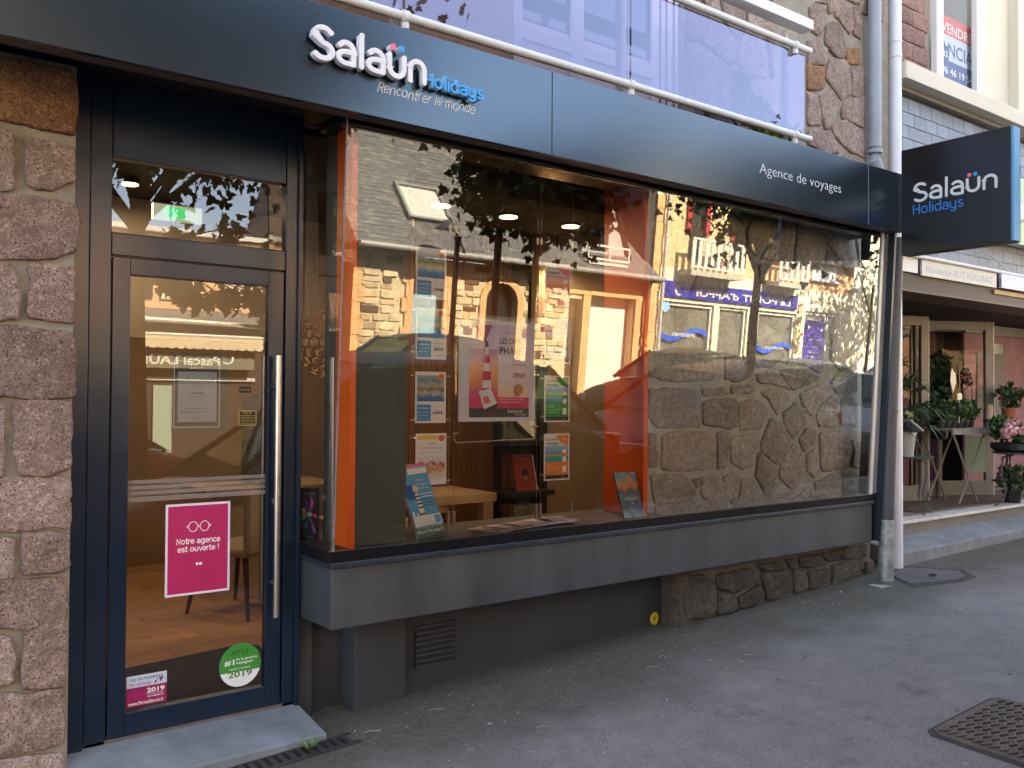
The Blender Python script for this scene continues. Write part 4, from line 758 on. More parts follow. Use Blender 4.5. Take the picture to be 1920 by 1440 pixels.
# large centre poster
W,H=.563,.60
poster('large_poster','large lighthouse offer poster with a sunset shore hanging in the middle of the window','poster',None,(2.822,PY,1.397),X_,Z_,W,H,M('poster_lilac_white',(.66,.68,.85),.5),[('r',.13,.04,.92,.96,photo('print_lilac_sky',[(0,(.75,.66,.78)),(.6,(.74,.70,.86)),(1,(.62,.52,.80))],2,.1)),('r',.13,.17,.50,.72,ph_sun),('r',.50,.17,.92,.40,photo('print_pale_shore',[(0,(.75,.25,.40)),(.35,(.85,.5,.4)),(.7,(.8,.66,.62)),(1,(.66,.6,.8))],3,.15)),
 ('r',.13,.04,.92,.17,C('3c3a3c')),('r',.13,.13,.92,.24,C('cf3f74')),
 ('p',[(.18,.96),(.42,.96),(.33,.78)],C('a0306a')),('p',[(.33,.76),(.37,.76),(.43,.18),(.28,.18)],C('e9e4ea')),('p',[(.317,.66),(.383,.66),(.395,.58),(.307,.58)],C('c0335f')),('p',[(.303,.50),(.402,.50),(.412,.41),(.293,.41)],C('c0335f')),('p',[(.287,.33),(.42,.33),(.428,.25),(.283,.25)],C('c0335f')),('r',.33,.74,.37,.80,C('5a2740')),
 ('t',.52,.885,.022,'du 5 février au 30 avril 2019',m_ink,'L',.34),('t',.52,.78,.082,'LES OFFRES',m_ink,'L',.35,.006),('t',.52,.675,.104,'PHARES',m_ink,'L',.35,.01),('t',.87,.61,.04,'+ de 100',m_red,'R'),('t',.87,.56,.045,'réductions',m_red,'R'),('t',.87,.44,.075,'-200€',m_red,'R'),
 ('c',.77,.32,.06,C('b5824a')),('p',[(.24,.30),(.40,.33),(.50,.15),(.33,.09)],C('dfe3ea')),('p',[(.33,.09),(.50,.15),(.49,.18),(.315,.12)],C('2a2f38')),('p',[(.29,.24),(.36,.255),(.40,.19),(.32,.17)],C('d86a70')),
 ('t',.50,.215,.022,'Voyagez toute l’année avec votre agence',m_wh,'L',.34),('t',.50,.185,.022,'et profitez de nos offres',m_wh,'L',.3),('t',.62,.085,.05,'Salaün',m_wh,'L',.2),('t',.72,.06,.022,'Holidays',m_wh,'L',.15)])
# acrylic pocket behind the large poster
t=thing('acrylic_holder',(2.80,PY+.006,1.27),'clear acrylic poster pocket clipped on two steel cables behind the large poster','poster holder')
b=MB(); b.add([(2.80,PY+.008,1.28),(3.40,PY+.008,1.28),(3.40,PY+.008,2.03),(2.80,PY+.008,2.03)],[(0,1,2,3)],glass('acrylic',(.93,.95,.93),1.0)); b.build('sheet',t)
b=MB(); b.tube([(2.80,PY+.008,1.33),(2.80,PY+.008,1.29),(2.815,PY+.008,1.275),(3.385,PY+.008,1.285),(3.40,PY+.008,1.30),(3.40,PY+.008,1.36)],.0035,M('acrylic_edge',(.5,.42,.3),.3),n=6); b.build('lower_edge',t)
# cables with clamps
for x,z0,z1,lab in ((2.506,.8,2.9,'far left one'),(2.757,.8,2.9,'second from left'),(2.797,.8,2.9,'third, left of the large poster'),(3.408,.8,2.9,'right of the large poster'),(3.440,.8,2.9,'left of the green poster'),(3.695,.8,2.9,'far right one')):
    t=thing('display_cable',(x,PY,.8),'thin steel display cable from sill to ceiling, '+lab,'cable','steel display cables in the window')
    b=MB(); b.tube([(x,PY+.004,z0),(x,PY+.004,2.94)],.0013,m_steel,n=5); b.build('wire',t)
    b=MB(); b.tube([(x,PY+.004,.80),(x,PY+.004,.88)],.011,m_steel,n=12); b.build('anchor',t,auto=True)
    b=MB(); b.tube([(x,PY+.004,2.50),(x,PY+.004,2.54)],.009,m_steel,n=10); b.build('tensioner',t,auto=True)
    s=1 if x in (2.506,2.797,3.440) else -1
    zs={2.506:(2.03,1.79,1.66,1.41,1.31,1.06),2.757:(2.03,1.79,1.66,1.41,1.31,1.06),3.440:(2.05,1.79,1.66,1.42,1.29,1.06),3.695:(2.05,1.79,1.66,1.42,1.29,1.06),2.797:(2.0,1.68,1.33),3.408:(2.0,1.68,1.36)}[x]
    for z in zs: b=MB(); b.tube([(x-s*.008,PY-.002,z),(x+s*.026,PY-.002,z)],.0042,m_steel,n=8); b.build('clamp',t,auto=True)
# sill brochures
e2=Vector((.985,-.17,0)).normalized(); up_=Vector((.0,.30,.95)).normalized()
def lean(o,w,h,ax,tilt): # leaning board frame
    ex=Vector((math.cos(ax),math.sin(ax),0)); nn0=Vector((math.sin(ax),-math.cos(ax),0)); ey=(Z_*math.cos(tilt)-nn0*math.sin(tilt)).normalized(); return ex,ey
ex,ey=lean(None,0,0,R(8),R(18)); ex=(ex+Vector((0,0,.05))).normalized()
ey=(Vector((-.16,.30,.94))).normalized()
poster('sill_brochure','light blue brochure with a striped figure at the window left','brochure',None,(2.335,3.925,.803),ex,ey,.185,.40,M('brochure_white',(.70,.72,.78),.4),[('r',.0,.96,1,1.0,C('e0708c')),('r',0,.16,1,.955,C('5fa8e0')),('r',0,0,1,.16,photo('print_waves',[(0,(.03,.07,.08)),(.4,(.1,.18,.17)),(.55,(.5,.6,.6)),(.7,(.06,.12,.12)),(1,(.25,.4,.45))],6,.4)),('r',.3,.86,.98,.94,m_wh),('c',.2,.62,.22,C('2f62b0')),('p',[(.34,.60),(.46,.60),(.50,.34),(.32,.34)],m_wh),('r',.34,.55,.47,.57,m_ink),('r',.34,.50,.48,.52,m_ink),('r',.33,.45,.49,.47,m_ink),('r',.33,.40,.5,.42,m_ink),('p',[(.33,.34),(.39,.34),(.38,.18),(.36,.18)],C('c98f70')),('p',[(.43,.34),(.49,.34),(.47,.18),(.45,.18)],C('c98f70')),('c',.39,.66,.10,C('e8dcc8')),('r',.05,.16,.12,.36,m_wh),('r',.2,.16,.25,.34,m_wh),('t',.5,.76,.05,'10 ans',m_wh,'L'),('t',.46,.70,.04,'Croisières',m_wh,'L',.42),('t',.46,.65,.04,'de charme',m_wh,'L',.42),('r',.5,.58,.95,.59,m_wh),('r',.5,.54,.95,.55,m_wh),('r',.5,.50,.95,.51,C('2f62b0')),('r',.5,.46,.95,.47,C('2f62b0')),('r',.5,.42,.95,.43,C('2f62b0')),('r',.0,.16,1,.30,C('dfe8f2')),('r',.75,.18,.96,.28,C('5fa8e0'))],th=.012)
ex,ey=lean(None,0,0,R(-4),R(15)); ey=(Vector((-.10,.25,.96))).normalized()
poster('sill_brochure','brochure of river reflections titled L’ÉGYPTE at the foot of the right orange board','brochure',None,(3.80,3.925,.803),ex,ey,.175,.285,C('2c3a44'),[('r',0,0,1,1,photo('print_river',[(0,(.35,.5,.65)),(.25,(.02,.05,.08)),(.45,(.1,.2,.3)),(.55,(.04,.08,.1)),(.68,(.6,.16,.03)),(.8,(.45,.28,.08)),(.9,(.1,.2,.3)),(1,(.2,.35,.5))],4,.3)),('t',.5,.38,.09,'L’ÉGYPTE',C('d8d8a0'),'C',.6),('t',.5,.30,.03,'sur le Nil',m_wh,'C')],th=.01)
ex,ey=lean(None,0,0,R(55),R(6))
poster('sill_brochure','small black display card with a burst of neon colours near the window corner','brochure',None,(1.838,4.01,.803),Vector((-.10,-.0,0)).normalized()*-1,Z_,.001,.001,m_black,[])
for o in list(bpy.data.objects):
    if o.name.startswith('sill_brochure') and o.get('label','').startswith('small black'): 
        for c_ in list(o.children): bpy.data.objects.remove(c_)
        bpy.data.objects.remove(o)
exd=Vector((.93,-.36,0)).normalized()
dk=poster('sill_brochure','small black display card with a burst of neon colours near the window corner','brochure',None,(1.768+.055,4.235,.803),exd,Z_,.095,.27,C('05060c'),[('p',[(.5,.5),(.1,.62),(.15,.42)],C('e0d040')),('p',[(.5,.5),(.2,.78),(.36,.8)],C('6a50c8')),('p',[(.5,.5),(.55,.85),(.72,.72)],C('d060d0')),('p',[(.5,.5),(.9,.5),(.88,.42)],C('e04060')),('p',[(.5,.5),(.85,.16),(.7,.14)],C('b060c0')),('p',[(.5,.5),(.35,.2),(.18,.3)],C('30a0e0')),('p',[(.5,.5),(.05,.45),(.08,.36)],C('40c080')),('c',.5,.5,.12,C('c8e8ff')),('c',.2,.6,.09,C('f0f0e0')),('t',.5,.88,.05,'Disney',C('b8c0d0'),'C',.5),('r',.3,.07,.7,.08,m_gr)],th=.006)
# fan of magazines lying on the sill
fan=[ph_sun,C('7a2f1c'),C('e8e4ee'),C('5a1c14'),ph_sun,C('b8a0c8'),C('e8e4ee'),C('3a1c1a'),C('cfc2da')]
for k in range(9):
    x=2.84+k*.052; a=R(22-k*4); exx=Vector((math.cos(a),math.sin(a),0)); eyy=Vector((-math.sin(a),math.cos(a),0)); nm=['first (leftmost)','second','third','fourth','middle','fourth from the right','third from the right','second from the right','rightmost'][k]
    poster('magazine','glossy travel magazine lying on the display sill, %s of the fan'%nm,'magazine','magazines fanned out on the display sill',(x,3.905,.8035+.003*k),exx,eyy,.15,.21,m_paper,[('r',.03,.03,.97,.97,fan[k]),('r',.03,.0,.97,.30,C('4a1714') if k<5 else C('c8bcd4')),('t',.1,.72,.16,'Salaün',m_wh,'L',.6)],th=.0025)
# door stickers ---------------------------------------------------
DY=4.2185
def gly(t): pass
P=poster('door_poster','magenta poster reading Notre agence est ouverte! taped inside the door glass','poster',None,(1.159,DY,.605),Vector((1,0,-.003)).normalized(),Z_,.300,.428,C('e6dff0'),[('r',.035,.025,.965,.975,M('magenta_print',(.46,.012,.12),.45,nz=(3,.06)))])
b=MB(); o=Vector((1.159,DY,.605)); 
STK('Notre agence',.0175,.0040,o+X_*.050+Z_*.240,X_,Z_,.001,.0014,m_wh,fit=.200,mb=b); STK('est ouverte !',.0175,.0040,o+X_*.056+Z_*.203,X_,Z_,.001,.0014,m_wh,fit=.190,mb=b)
for cx in (.125,.178): stroke2d(b,arc(cx,.318,.0205,.0235,0,360,19),.0032,o,X_,Z_,.001,.0014,m_wh)
for p in ([(.146,.322),(.157,.322)],[(.146,.315),(.157,.315)],[(.1045,.323),(.097,.323),(.097,.315),(.1045,.315)],[(.1985,.324),(.206,.324),(.206,.316),(.1985,.316)]): stroke2d(b,p,.0028,o,X_,Z_,.001,.0014,m_wh)
for cx in (.145,.161): b.prism([(.0068*math.cos(a*PI/8)+cx,.0068*math.sin(a*PI/8)+.142) for a in range(16)],o,X_,Z_,.001,.0014,m_wh)
v_=b.build('lettering',P); v_['kind']='stuff'
t=thing('round_sticker',(1.517,DY,.236),'round green and white membership sticker dated 2019 low on the door glass','sticker')
b=MB(); ci=[(math.cos(a*PI/20),math.sin(a*PI/20)) for a in range(40)]; o=Vector((1.517,DY,.236)); b.prism([(x*.102,z*.104) for x,z in ci],o,X_,Z_,-.001,0,C('e4eaf0')); b.build('sheet',t)
b=MB(); th0=math.asin(-.30); n=30; pts=[(.102*math.cos(th0+(PI-2*th0)*i/n),.104*math.sin(th0+(PI-2*th0)*i/n)) for i in range(n+1)]; b.prism(pts,o,X_,Z_,0,.0004,M('sticker_green',(.05,.30,.045),.4)); 
TXT(b,'APST',.036,o+X_*-.046+Z_*.048,X_,Z_,C('1d3a1d'),fit=.092,d=.001,bold=-.01); TXT(b,'#1',.034,o+X_*-.078+Z_*.006,X_,Z_,m_wh,fit=.048,d=.001,bold=.02); TXT(b,'de la garantie',.016,o+X_*-.022+Z_*.024,X_,Z_,m_wh,fit=.105,d=.001,bold=.01); TXT(b,'voyageur',.018,o+X_*-.022+Z_*.006,X_,Z_,m_wh,fit=.085,d=.001,bold=.015); TXT(b,'AGENCE MEMBRE',.011,o+X_*-.055+Z_*-.020,X_,Z_,m_wh,fit=.105,d=.001); TXT(b,'2019',.040,o+X_*-.060+Z_*-.056,X_,Z_,C('3f8a3a'),fit=.118,d=.0014,bold=.02); b.build('lettering',t)
poster('door_sticker','square magenta and pale sticker dated 2019 in the bottom left corner of the door glass','sticker',None,(.998,DY,.131),X_,Z_,.175,.139,C('c8d4e4'),[('r',0,0,1,.62,M('sticker_magenta',(.30,.01,.10),.45,nz=(60,.4))),('t',.08,.83,.13,'LES ENTREPRISES',C('35506e'),'L',.82,.01),('t',.08,.67,.13,'DU VOYAGE',C('35506e'),'L',.52,.01),('p',[(.66,.70),(.78,.80),(.72,.66)],C('7a2050')),('p',[(.80,.82),(.92,.84),(.84,.68)],C('3a4a6a')),('t',.50,.40,.20,'2019',m_wh,'L',.44,.03),('t',.5,.33,.05,'PROFESSIONNEL',m_wh,'L',.42),('t',.5,.25,.06,'ADHÉRENT',m_wh,'L',.42,.02),('t',.04,.06,.15,'www.PartezSerein.fr',m_wh,'L',.88,.01)])
poster('hours_notice','framed opening hours notice on a grey backing behind the upper door glass','notice',None,(1.175,4.232,1.37),X_,Z_,.27,.37,C('6e675c'),[('r',.06,.05,.86,.90,m_wh),('r',.075,.06,.845,.89,C('55504a')),('t',.46,.80,.06,'Salaün',m_wh,'C',.25),('r',.13,.12,.80,.76,C('b4c4e4')),('t',.46,.66,.035,'Du Mardi au Vendredi',m_ink,'C',.58,.02),('t',.46,.60,.03,'9h30 / 12h30',m_gr,'C',.25),('t',.46,.555,.03,'14h00 / 18h30',m_gr,'C',.25),('t',.46,.48,.035,'Samedi',m_ink,'C',.2,.02),('t',.46,.43,.03,'9h30 / 12h30',m_gr,'C',.25),('t',.46,.385,.03,'14h00 / 17h00',m_gr,'C',.25),('t',.46,.28,.028,'Tél : 02 96 46 10 10',m_ink,'C',.4),('t',.46,.24,.024,'agence@salaun-holidays.com',m_ink,'C',.6),('t',.46,.16,.03,'2019',m_ink,'C')])
yl=C('c8b45a')
poster('alarm_sticker','small black sticker with cream text lines beside the hours notice','sticker',None,(1.495,DY,1.395),X_,Z_,.088,.072,yl,[('r',.04,.05,.96,.95,C('1a1208')),('t',.5,.80,.14,'SURVEILLANCE',yl,'C',.5),('t',.5,.62,.13,'ÉTABLISSEMENT SOUS',yl,'C',.85),('t',.5,.45,.13,'VIDÉO PROTECTION',yl,'C',.8),('t',.5,.28,.13,'24 HEURES SUR 24',yl,'C',.8),('t',.5,.10,.13,'02 96 46 00 00',yl,'C',.75)])
poster('push_sticker','tiny dark outlined sticker above the alarm sticker on the door glass','sticker',None,(1.495,DY,1.552),X_,Z_,.062,.036,C('7a6640'),[('r',.03,.06,.97,.94,C('1c130a')),('t',.1,.3,.45,'KPB 98',C('a08a5a'),'L',.75)])
# desk, chairs, shelving -----------------------------------------
mdk=M('pale_maple',(.42,.28,.15),.5,nz=(6,.15),streak=(1,12,12)); mcr=M('cream_upholstery',(.42,.34,.25),.85,bump=(120,.3)); mlg=M('dark_wood_leg',(.05,.022,.014),.5)
t=thing('desk',(3.5,5.6,0),'pale maple desk with square legs behind the left posters','desk')
b=MB(); b.box(2.75,3.86,5.35,6.0,.765,.83,mdk); b.build('desktop',t,bevel=.003)
for x,y in ((2.78,5.38),(3.76,5.38),(3.76,5.9)): b=MB(); b.box(x,x+.09,y,y+.07,0,.764,mdk); b.build('leg',t)
b=MB(); b.box(3.2,3.5,5.45,5.55,.70,.76,mdk); b.build('cable_tray',t)
t=thing('desk',(2.6,6.9,0),'cream panelled desk deep in the room behind the door glass','desk')
b=MB(); b.box(2.15,3.3,6.75,7.5,.78,.82,mdk); b.build('desktop',t); b=MB(); b.box(2.25,3.25,6.85,6.88,.0,.77,mcr); b.build('front_panel',t)
b=MB(); b.box(2.50,2.60,6.95,7.05,0,.6,M('pale_leg',(.55,.5,.42),.5)); b.build('leg',t)
def chair(x,y,rz,label):
    t=thing('chair',(0,0,0),label,'chair','cream chairs in front of the inner desk'); 
    b=MB(); b.box(-.24,.24,-.24,.24,.42,.48,mcr); b.build('seat',t,bevel=.02); b=MB(); b.box(-.24,.24,.20,.27,.44,.88,mcr); b.build('backrest',t,bevel=.025)
    for sx in (-1,1):
        for sy in (-1,1): b=MB(); b.tube([(sx*.2,sy*.2,.42),(sx*.25,sy*.27,0)],.022,mlg,n=8,r1=.013); b.build('leg',t)
    t.location=(x,y,0.004); t.rotation_euler.z=rz; return t
chair(2.25,6.25,R(-150),'cream chair with dark splayed legs, nearer the door handle'); chair(2.75,6.2,R(-100),'cream chair with dark splayed legs, mostly hidden by the window corner')
t=thing('brochure_rack',(4.15,5.45,0),'black brochure rack with slanted shelves against the tan partition','shelving')
mb_=M('black_rack',(.012,.011,.011),.5)
b=MB(); b.box(3.93,3.96,5.42,5.50,0,1.9,mb_); b.build('post',t); b=MB(); b.box(4.32,4.40,5.42,5.50,0,2.1,mb_); b.build('post',t)
for z in (.42,.80,1.18,1.5): b=MB(); b.box(3.86,4.30,5.20,5.46,z,z+.04,mb_); b.build('shelf',t,bevel=.003)
for z in (.74,1.12): b=MB(); b.box(3.96,4.32,5.44,5.47,z-.02,z+.06,mb_); b.build('cross_bar',t)
ey=Vector((0,.25,.97)).normalized()
poster('book','red-brown travel book on the middle shelf of the black rack','book','books on the black rack',(3.98,5.26,.842),X_,ey,.20,.27,C('8a2a1a'),[('r',.0,0,.95,1,photo('print_redbook',[(0,(.25,.03,.015)),(.5,(.42,.06,.02)),(1,(.2,.02,.015))],2,.1)),('c',.5,.5,.16,C('2a0a08')),('r',.42,.3,.58,.42,C('b09080')),('t',.5,.86,.05,'LAPONIE',C('caa890'),'C',.4),('r',.955,0,1,1,m_wh)],th=.012)
poster('book','pale grey and tan travel book on the lowest visible rack shelf','book','books on the black rack',(4.0,5.26,.462),X_,ey,.22,.27,C('8a7a62'),[('c',.5,.62,.3,C('6a6a66')),('p',[(.5,.3),(.8,.3),(.7,.5)],C('8a2a1a'))],th=.02)
poster('book','dark book with an orange zigzag on the upper rack shelf','book','books on the black rack',(3.98,5.26,1.222),X_,ey,.20,.24,C('2a1410'),[('p',[(.1,.6),(.3,.8),(.5,.62),(.7,.8),(.9,.6),(.9,.9),(.1,.9)],C('a03a12'))],th=.01)
b=MB(); b.box(2.92,3.02,5.58,5.62,1.17,1.30,C('8a7050')); b.box(2.86,2.93,5.60,5.63,1.13,1.25,C('9a8260')); tag(b.build('wooden_figure'),'small stepped beige wooden ornament between the third and fourth left posters','ornament')
poster('wall_picture','dim landscape picture on the wall seen through the narrow side pane','picture',None,(2.15,6.0,.93),X_,Z_,.42,.62,C('4a4038'),[('r',0,.5,1,1,photo('print_dusk',[(0,(.12,.10,.08)),(1,(.25,.20,.15))],2,.1)),('r',0,0,1,.5,photo('print_hills',[(0,(.04,.04,.035)),(.5,(.12,.1,.085)),(.7,(.03,.03,.028)),(1,(.05,.045,.04))],5,.4)),('t',.5,.9,.08,'OVATIO',m_gr,'C',.7)])
b=MB(); b.box(4.42,4.46,5.54,5.58,1.30,1.75,m_black); tag(b.build('cable_box'),'slim black vertical box on the tan partition left of the orange board','device')
b=MB(); b.box(2.45,2.9,5.0,5.4,.0,.72,M('white_cabinet',(.5,.46,.42),.6)); b.box(2.43,2.92,4.98,5.42,.72,.75,mdk); tag(b.build('side_cabinet'),'low cream cabinet with a wooden top behind the window corner','cabinet')
# ================= flower shop next door =================
fb=thing('flower_shop_building',(8.5,4.15,.4),'cream and pink stone building with slate cladding above an open flower shop front','building')
m_cream=M('cream_render',(.62,.57,.45),.8,nz=(1.5,.07),bump=(60,.25)); m_sl=M('blue_grey_slate',(.20,.23,.27),.5,nz=(6,.2),var=.16,bump=(25,.3)); 
b=MB(); b.box(7.16,7.9,4.17,4.5,4.45,9,m_mortar); b.build('upper_mortar_bed',fb)
rb=random.Random(21)
for j in range(8):
    z=4.44+j*.155; x=7.17+(.0 if j%2 else -.2); 
    while x<7.86:
        w=rb.choice([.34,.42,.5]); x1=min(x+w,7.86)
        if x1-max(x,7.17)>.08: c=MB(); stone(c,[(max(x,7.17),z+.004),(x1-.012,z+.004),(x1-.012,z+.148),(max(x,7.17),z+.148)],(0,4.17,0),X_,Z_,.014,granite('pink_ashlar',(.24,.14,.12),(.33,.21,.18),(.10,.06,.05),.6),seed=j*9+int(x*10),rough=.003,soft=.006,step=.08,rings=2); c.build('stone',fb,smooth=True)
        x=x1
b=MB(); b.box(8.80,12.0,4.12,4.5,4.45,10.5,m_cream); b.box(9.35,12,4.02,4.119,4.45,10.5,m_cream); b.build('render_wall',fb)
b=MB(); b.box(7.16,14,4.5,10,2.6,10.4,m_cream); b.build('upper_storey',fb)
b=MB(); b.box(7.16,14,3.98,4.49,4.30,4.447,m_cream); b.build('sill_band',fb,bevel=.006)
b=MB(); b.box(7.16,14,4.10,4.49,4.262,4.297,M('band_moulding',(.30,.28,.24),.8)); b.build('band_moulding',fb)
b=MB(); b.box(7.16,14,4.16,4.49,2.60,4.26,M('cladding_batten',(.03,.03,.035),.8)); b.build('cladding_backing',fb)
s=MB(); s.add([(0,-.010,0),(.194,-.010,0),(.194,-.003,.125),(0,-.003,.125),(0,-.001,0),(.194,-.001,0)],[(0,1,2,3),(0,4,5,1)],m_sl); sm=s.mesh('slate')
for j in range(12):
    for i in range(20):
        x=7.20+i*.20+(.10 if j%2 else 0); z=2.83+j*.116
        if x>11: continue
        o=bpy.data.objects.new('slate',sm); COL.objects.link(o); o.parent=fb; o.location=(x-8.5+rb.uniform(-.003,.003),4.158-4.15+.0,z-.4); o.rotation_euler.y=rb.uniform(-.012,.012)
uw=thing('first_floor_window',(8.35,4.15,4.45),'white framed first floor window with an estate agent board behind the glass','window')
for x0,x1 in ((7.90,8.02),(8.66,8.80)): b=MB(); b.box(x0,x1,4.10,4.16,4.45,6,m_white); b.build('frame_post',uw,bevel=.004)
b=MB(); b.add([(8.02,4.15,4.45),(8.66,4.15,4.45),(8.66,4.15,6),(8.02,4.15,6)],[(0,1,2,3)],glass('upper_window_glass',(.92,.93,.95),.6)); b.build('pane',uw)
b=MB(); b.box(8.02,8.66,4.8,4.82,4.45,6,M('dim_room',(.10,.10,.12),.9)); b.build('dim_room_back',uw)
ex=X_
poster('for_sale_board','for sale board with red band and phone number in the upstairs window','sign',None,(8.175,4.20,4.60),X_,Z_,.60,.60,C('cfdbe4'),[('r',0,.70,1,1,C('d8583a')),('r',0,.0,1,.30,C('2c4580')),('r',.0,.30,.22,.52,C('26386e')),('t',.0,.74,.22,'VENDRE',C('f2e6d8'),'L',.98,.012),('t',-.05,.38,.30,'ANCIA',C('3c5470'),'L',1.04,.012),('t',.02,.34,.13,'02',m_wh,'L',.17,.01),('t',.0,.08,.16,'96 46 19 54',m_wh,'L',.98,.01)])
# canopy rail, name boards, beam
cn=thing('canopy',(8.5,4.12,2.5),'white railed canopy edge and brown timber beam over the flower shop','canopy')
b=MB(); b.tube([(7.2,4.08,2.815),(14,4.08,2.825)],.018,m_white,n=10); b.build('rail',cn)
b=MB(); b.box(7.2,14,4.12,4.4,2.52,2.66,M('brown_timber',(.055,.033,.025),.6,nz=(6,.3),streak=(.6,8,8))); b.build('beam',cn); b=MB(); b.box(7.2,14,4.11,4.5,2.50,2.519,M('beam_edge',(.12,.07,.05),.6)); b.build('beam_edge',cn)
b=MB(); b.box(9.0,14,4.10,4.118,2.60,2.64,M('ochre_strip',(.5,.33,.12),.6)); b.build('ochre_canopy_strip',cn)  # thin plain ochre strip along the beam face
b=MB(); b.box(7.2,7.56,4.10,4.118,2.67,2.80,m_white); b.build('end_board',cn)
poster('name_board','faded cream name board with worn blue lettering under the white rail','sign',None,(7.60,4.085,2.655),X_,Z_,1.41,.142,M('cream_board',(.72,.70,.60),.6,nz=(6,.06)),[('t',.05,.25,.62,'Résidence RUZ KERDRAZ',M('faded_blue_ink',(.36,.46,.52),.7,nz=(40,.4)),'L',.88)],th=.02)
b=MB(); b.box(9.06,12,4.06,4.085,2.66,2.80,M('pale_lilac_board',(.62,.64,.80),.5)); b.build('blank_board',cn); b=MB(); TXT(b,'3',.12,(9.02,4.07,2.67),X_,Z_,m_ink,d=.001); b.build('lettering',cn)
gs=thing('green_sign',(9.48,3.95,3.2),'light green shop sign with white and purple curves at the right edge','sign')
b=MB(); b.box(9.13,11.4,4.0,4.1,3.11,3.78,m_white); b.build('box',gs); b=MB(); b.rect(0,0,2.27,.67,(9.13,3.999,3.11),X_,Z_,.001,M('sign_light_green',(.36,.62,.22),.4)); b.add([(9.13,3.996,3.28),(10.2,3.996,3.50),(10.2,3.996,3.54),(9.13,3.996,3.31)],[(0,1,2,3)],M('sign_purple',(.28,.10,.24),.4)); b.add([(9.13,3.996,3.315),(10.2,3.996,3.55),(10.2,3.996,3.74),(9.13,3.996,3.52)],[(0,1,2,3)],C('cfe8c8')); b.add([(9.13,3.995,3.56),(10.2,3.995,3.40),(10.2,3.995,3.42),(9.13,3.995,3.60)],[(0,1,2,3)],M('sign_lilac',(.45,.35,.55),.4)); b.build('print',gs)
b=MB(); b.box(8.85,9.12,4.0,4.14,3.11,3.18,m_sl); b.build('bracket',gs)
b=MB(); b.tube([(8.7,4.10,3.05),(9.3,4.09,2.83)],.006,mwp,n=6); b.build('stay_wire',cn)
# terrace, steps
mc=M('stained_concrete',(.36,.33,.26),.9,nz=(3.5,.45,(.16,.15,.13)),bump=(40,.4)); mct=M('step_concrete',(.19,.20,.205),.85,nz=(5,.25),bump=(50,.4)); mmb=M('marble_nosing',(.56,.53,.46),.6,nz=(14,.25))
ter=thing('terrace_steps',(8.5,4.3,.2),'stained concrete terrace with a marble nosing raised above the pavement','steps')
b=MB(); b.box(7.13,14,4.33,5.9,-.2,.405,mc); b.build('riser',ter); b=MB(); b.box(7.13,14,4.30,4.47,.407,.437,mmb); b.build('nosing',ter,bevel=.006)
b=MB(); b.box(7.13,14,4.47,5.9,.406,.432,M('terrace_tile',(.27,.22,.19),.7,nz=(6,.2))); b.build('tiles',ter)
b=MB(); b.add([(7.05,3.98,.255),(14,3.98,.30),(14,4.33,.33),(7.13,4.33,.30),(7.05,3.98,-.1),(14,3.98,-.1),(14,4.33,-.1),(7.13,4.33,-.1)],[(0,1,2,3),(0,4,5,1),(1,5,6,2),(3,7,4,0)],mct); b.build('lower_step',ter,bevel=.012)
b=MB(); b.box(8.4,12.6,4.56,5.12,.433,.443,M('coir_mat_brown',(.10,.062,.04),.95,nz=(9,.25),bump=(120,.8))); tag(b.build('entrance_mat'),'long brown entrance mat on the flower shop terrace','doormat')
# shop recess
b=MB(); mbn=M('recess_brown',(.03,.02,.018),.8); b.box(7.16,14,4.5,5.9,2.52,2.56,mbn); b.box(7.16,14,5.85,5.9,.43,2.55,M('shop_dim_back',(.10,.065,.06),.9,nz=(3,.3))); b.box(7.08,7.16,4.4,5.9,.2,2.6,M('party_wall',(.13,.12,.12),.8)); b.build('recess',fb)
mdf=M('greige_door_frame',(.20,.175,.14),.5,nz=(4,.1)); g2=glass('florist_glass',(.80,.78,.75),.35)
def leaf_door(x0,y0,x1,y1,label,extras):
    t=thing('glass_door_leaf',(x0,y0,.44),label,'door','open glass doors of the flower shop'); p=Vector((x0,y0,0)); d=Vector((x1-x0,y1-y0,0)); L=d.length; e=d.normalized(); n=e.cross(Z_)
    def pc(a,bb,z0,z1,nm,m,th=.022): b=MB(); b.obox(p+e*(a+bb)/2+Z_*(z0+z1)/2,e,n,Z_,(bb-a)/2,th,(z1-z0)/2,m); return b.build(nm,t,bevel=.003)
    pc(0,.09,.45,2.46,'stile',mdf); pc(L-.11,L-.012,.45,2.46,'stile',mdf); pc(L-.010,L,.45,2.46,'edge_strip',M('pale_edge_metal',(.70,.66,.56),.3),.024); pc(.09,L-.11,2.36,2.46,'top_rail',mdf); pc(.09,L-.11,.45,.62,'bottom_rail',mdf)
    b=MB(); b.add([p+e*.09+Z_*.62,p+e*(L-.11)+Z_*.62,p+e*(L-.11)+Z_*2.36,p+e*.09+Z_*2.36],[(0,1,2,3)],g2); b.build('pane',t); pc(L-.09,L-.03,1.28,1.50,'handle_plate',M('handle_plate_bright',(.75,.70,.6),.25,.6),.03)
    return t,p,e,n,L
leaf_door(8.55,5.25,9.42,5.0,'left open glass door leaf with a bright handle plate, behind the palm',0)
t,p,e,n,L=leaf_door(9.72,5.32,10.62,4.86,'right open glass door leaf with a green notice behind the herb table',0)
b=MB(); o=p+e*.62+Z_*.72+n*.03; b.prism([(0,0),(.27,0),(.27,.42),(0,.42)],o,e,Z_,0,.002,M('pale_green_notice',(.22,.26,.17),.6)); 
for k in range(6): b.prism([(.04,.06+k*.055),(.23,.06+k*.055),(.23,.07+k*.055),(.04,.07+k*.055)],o,e,Z_,.002,.003,M('notice_ink',(.22,.26,.16),.6))
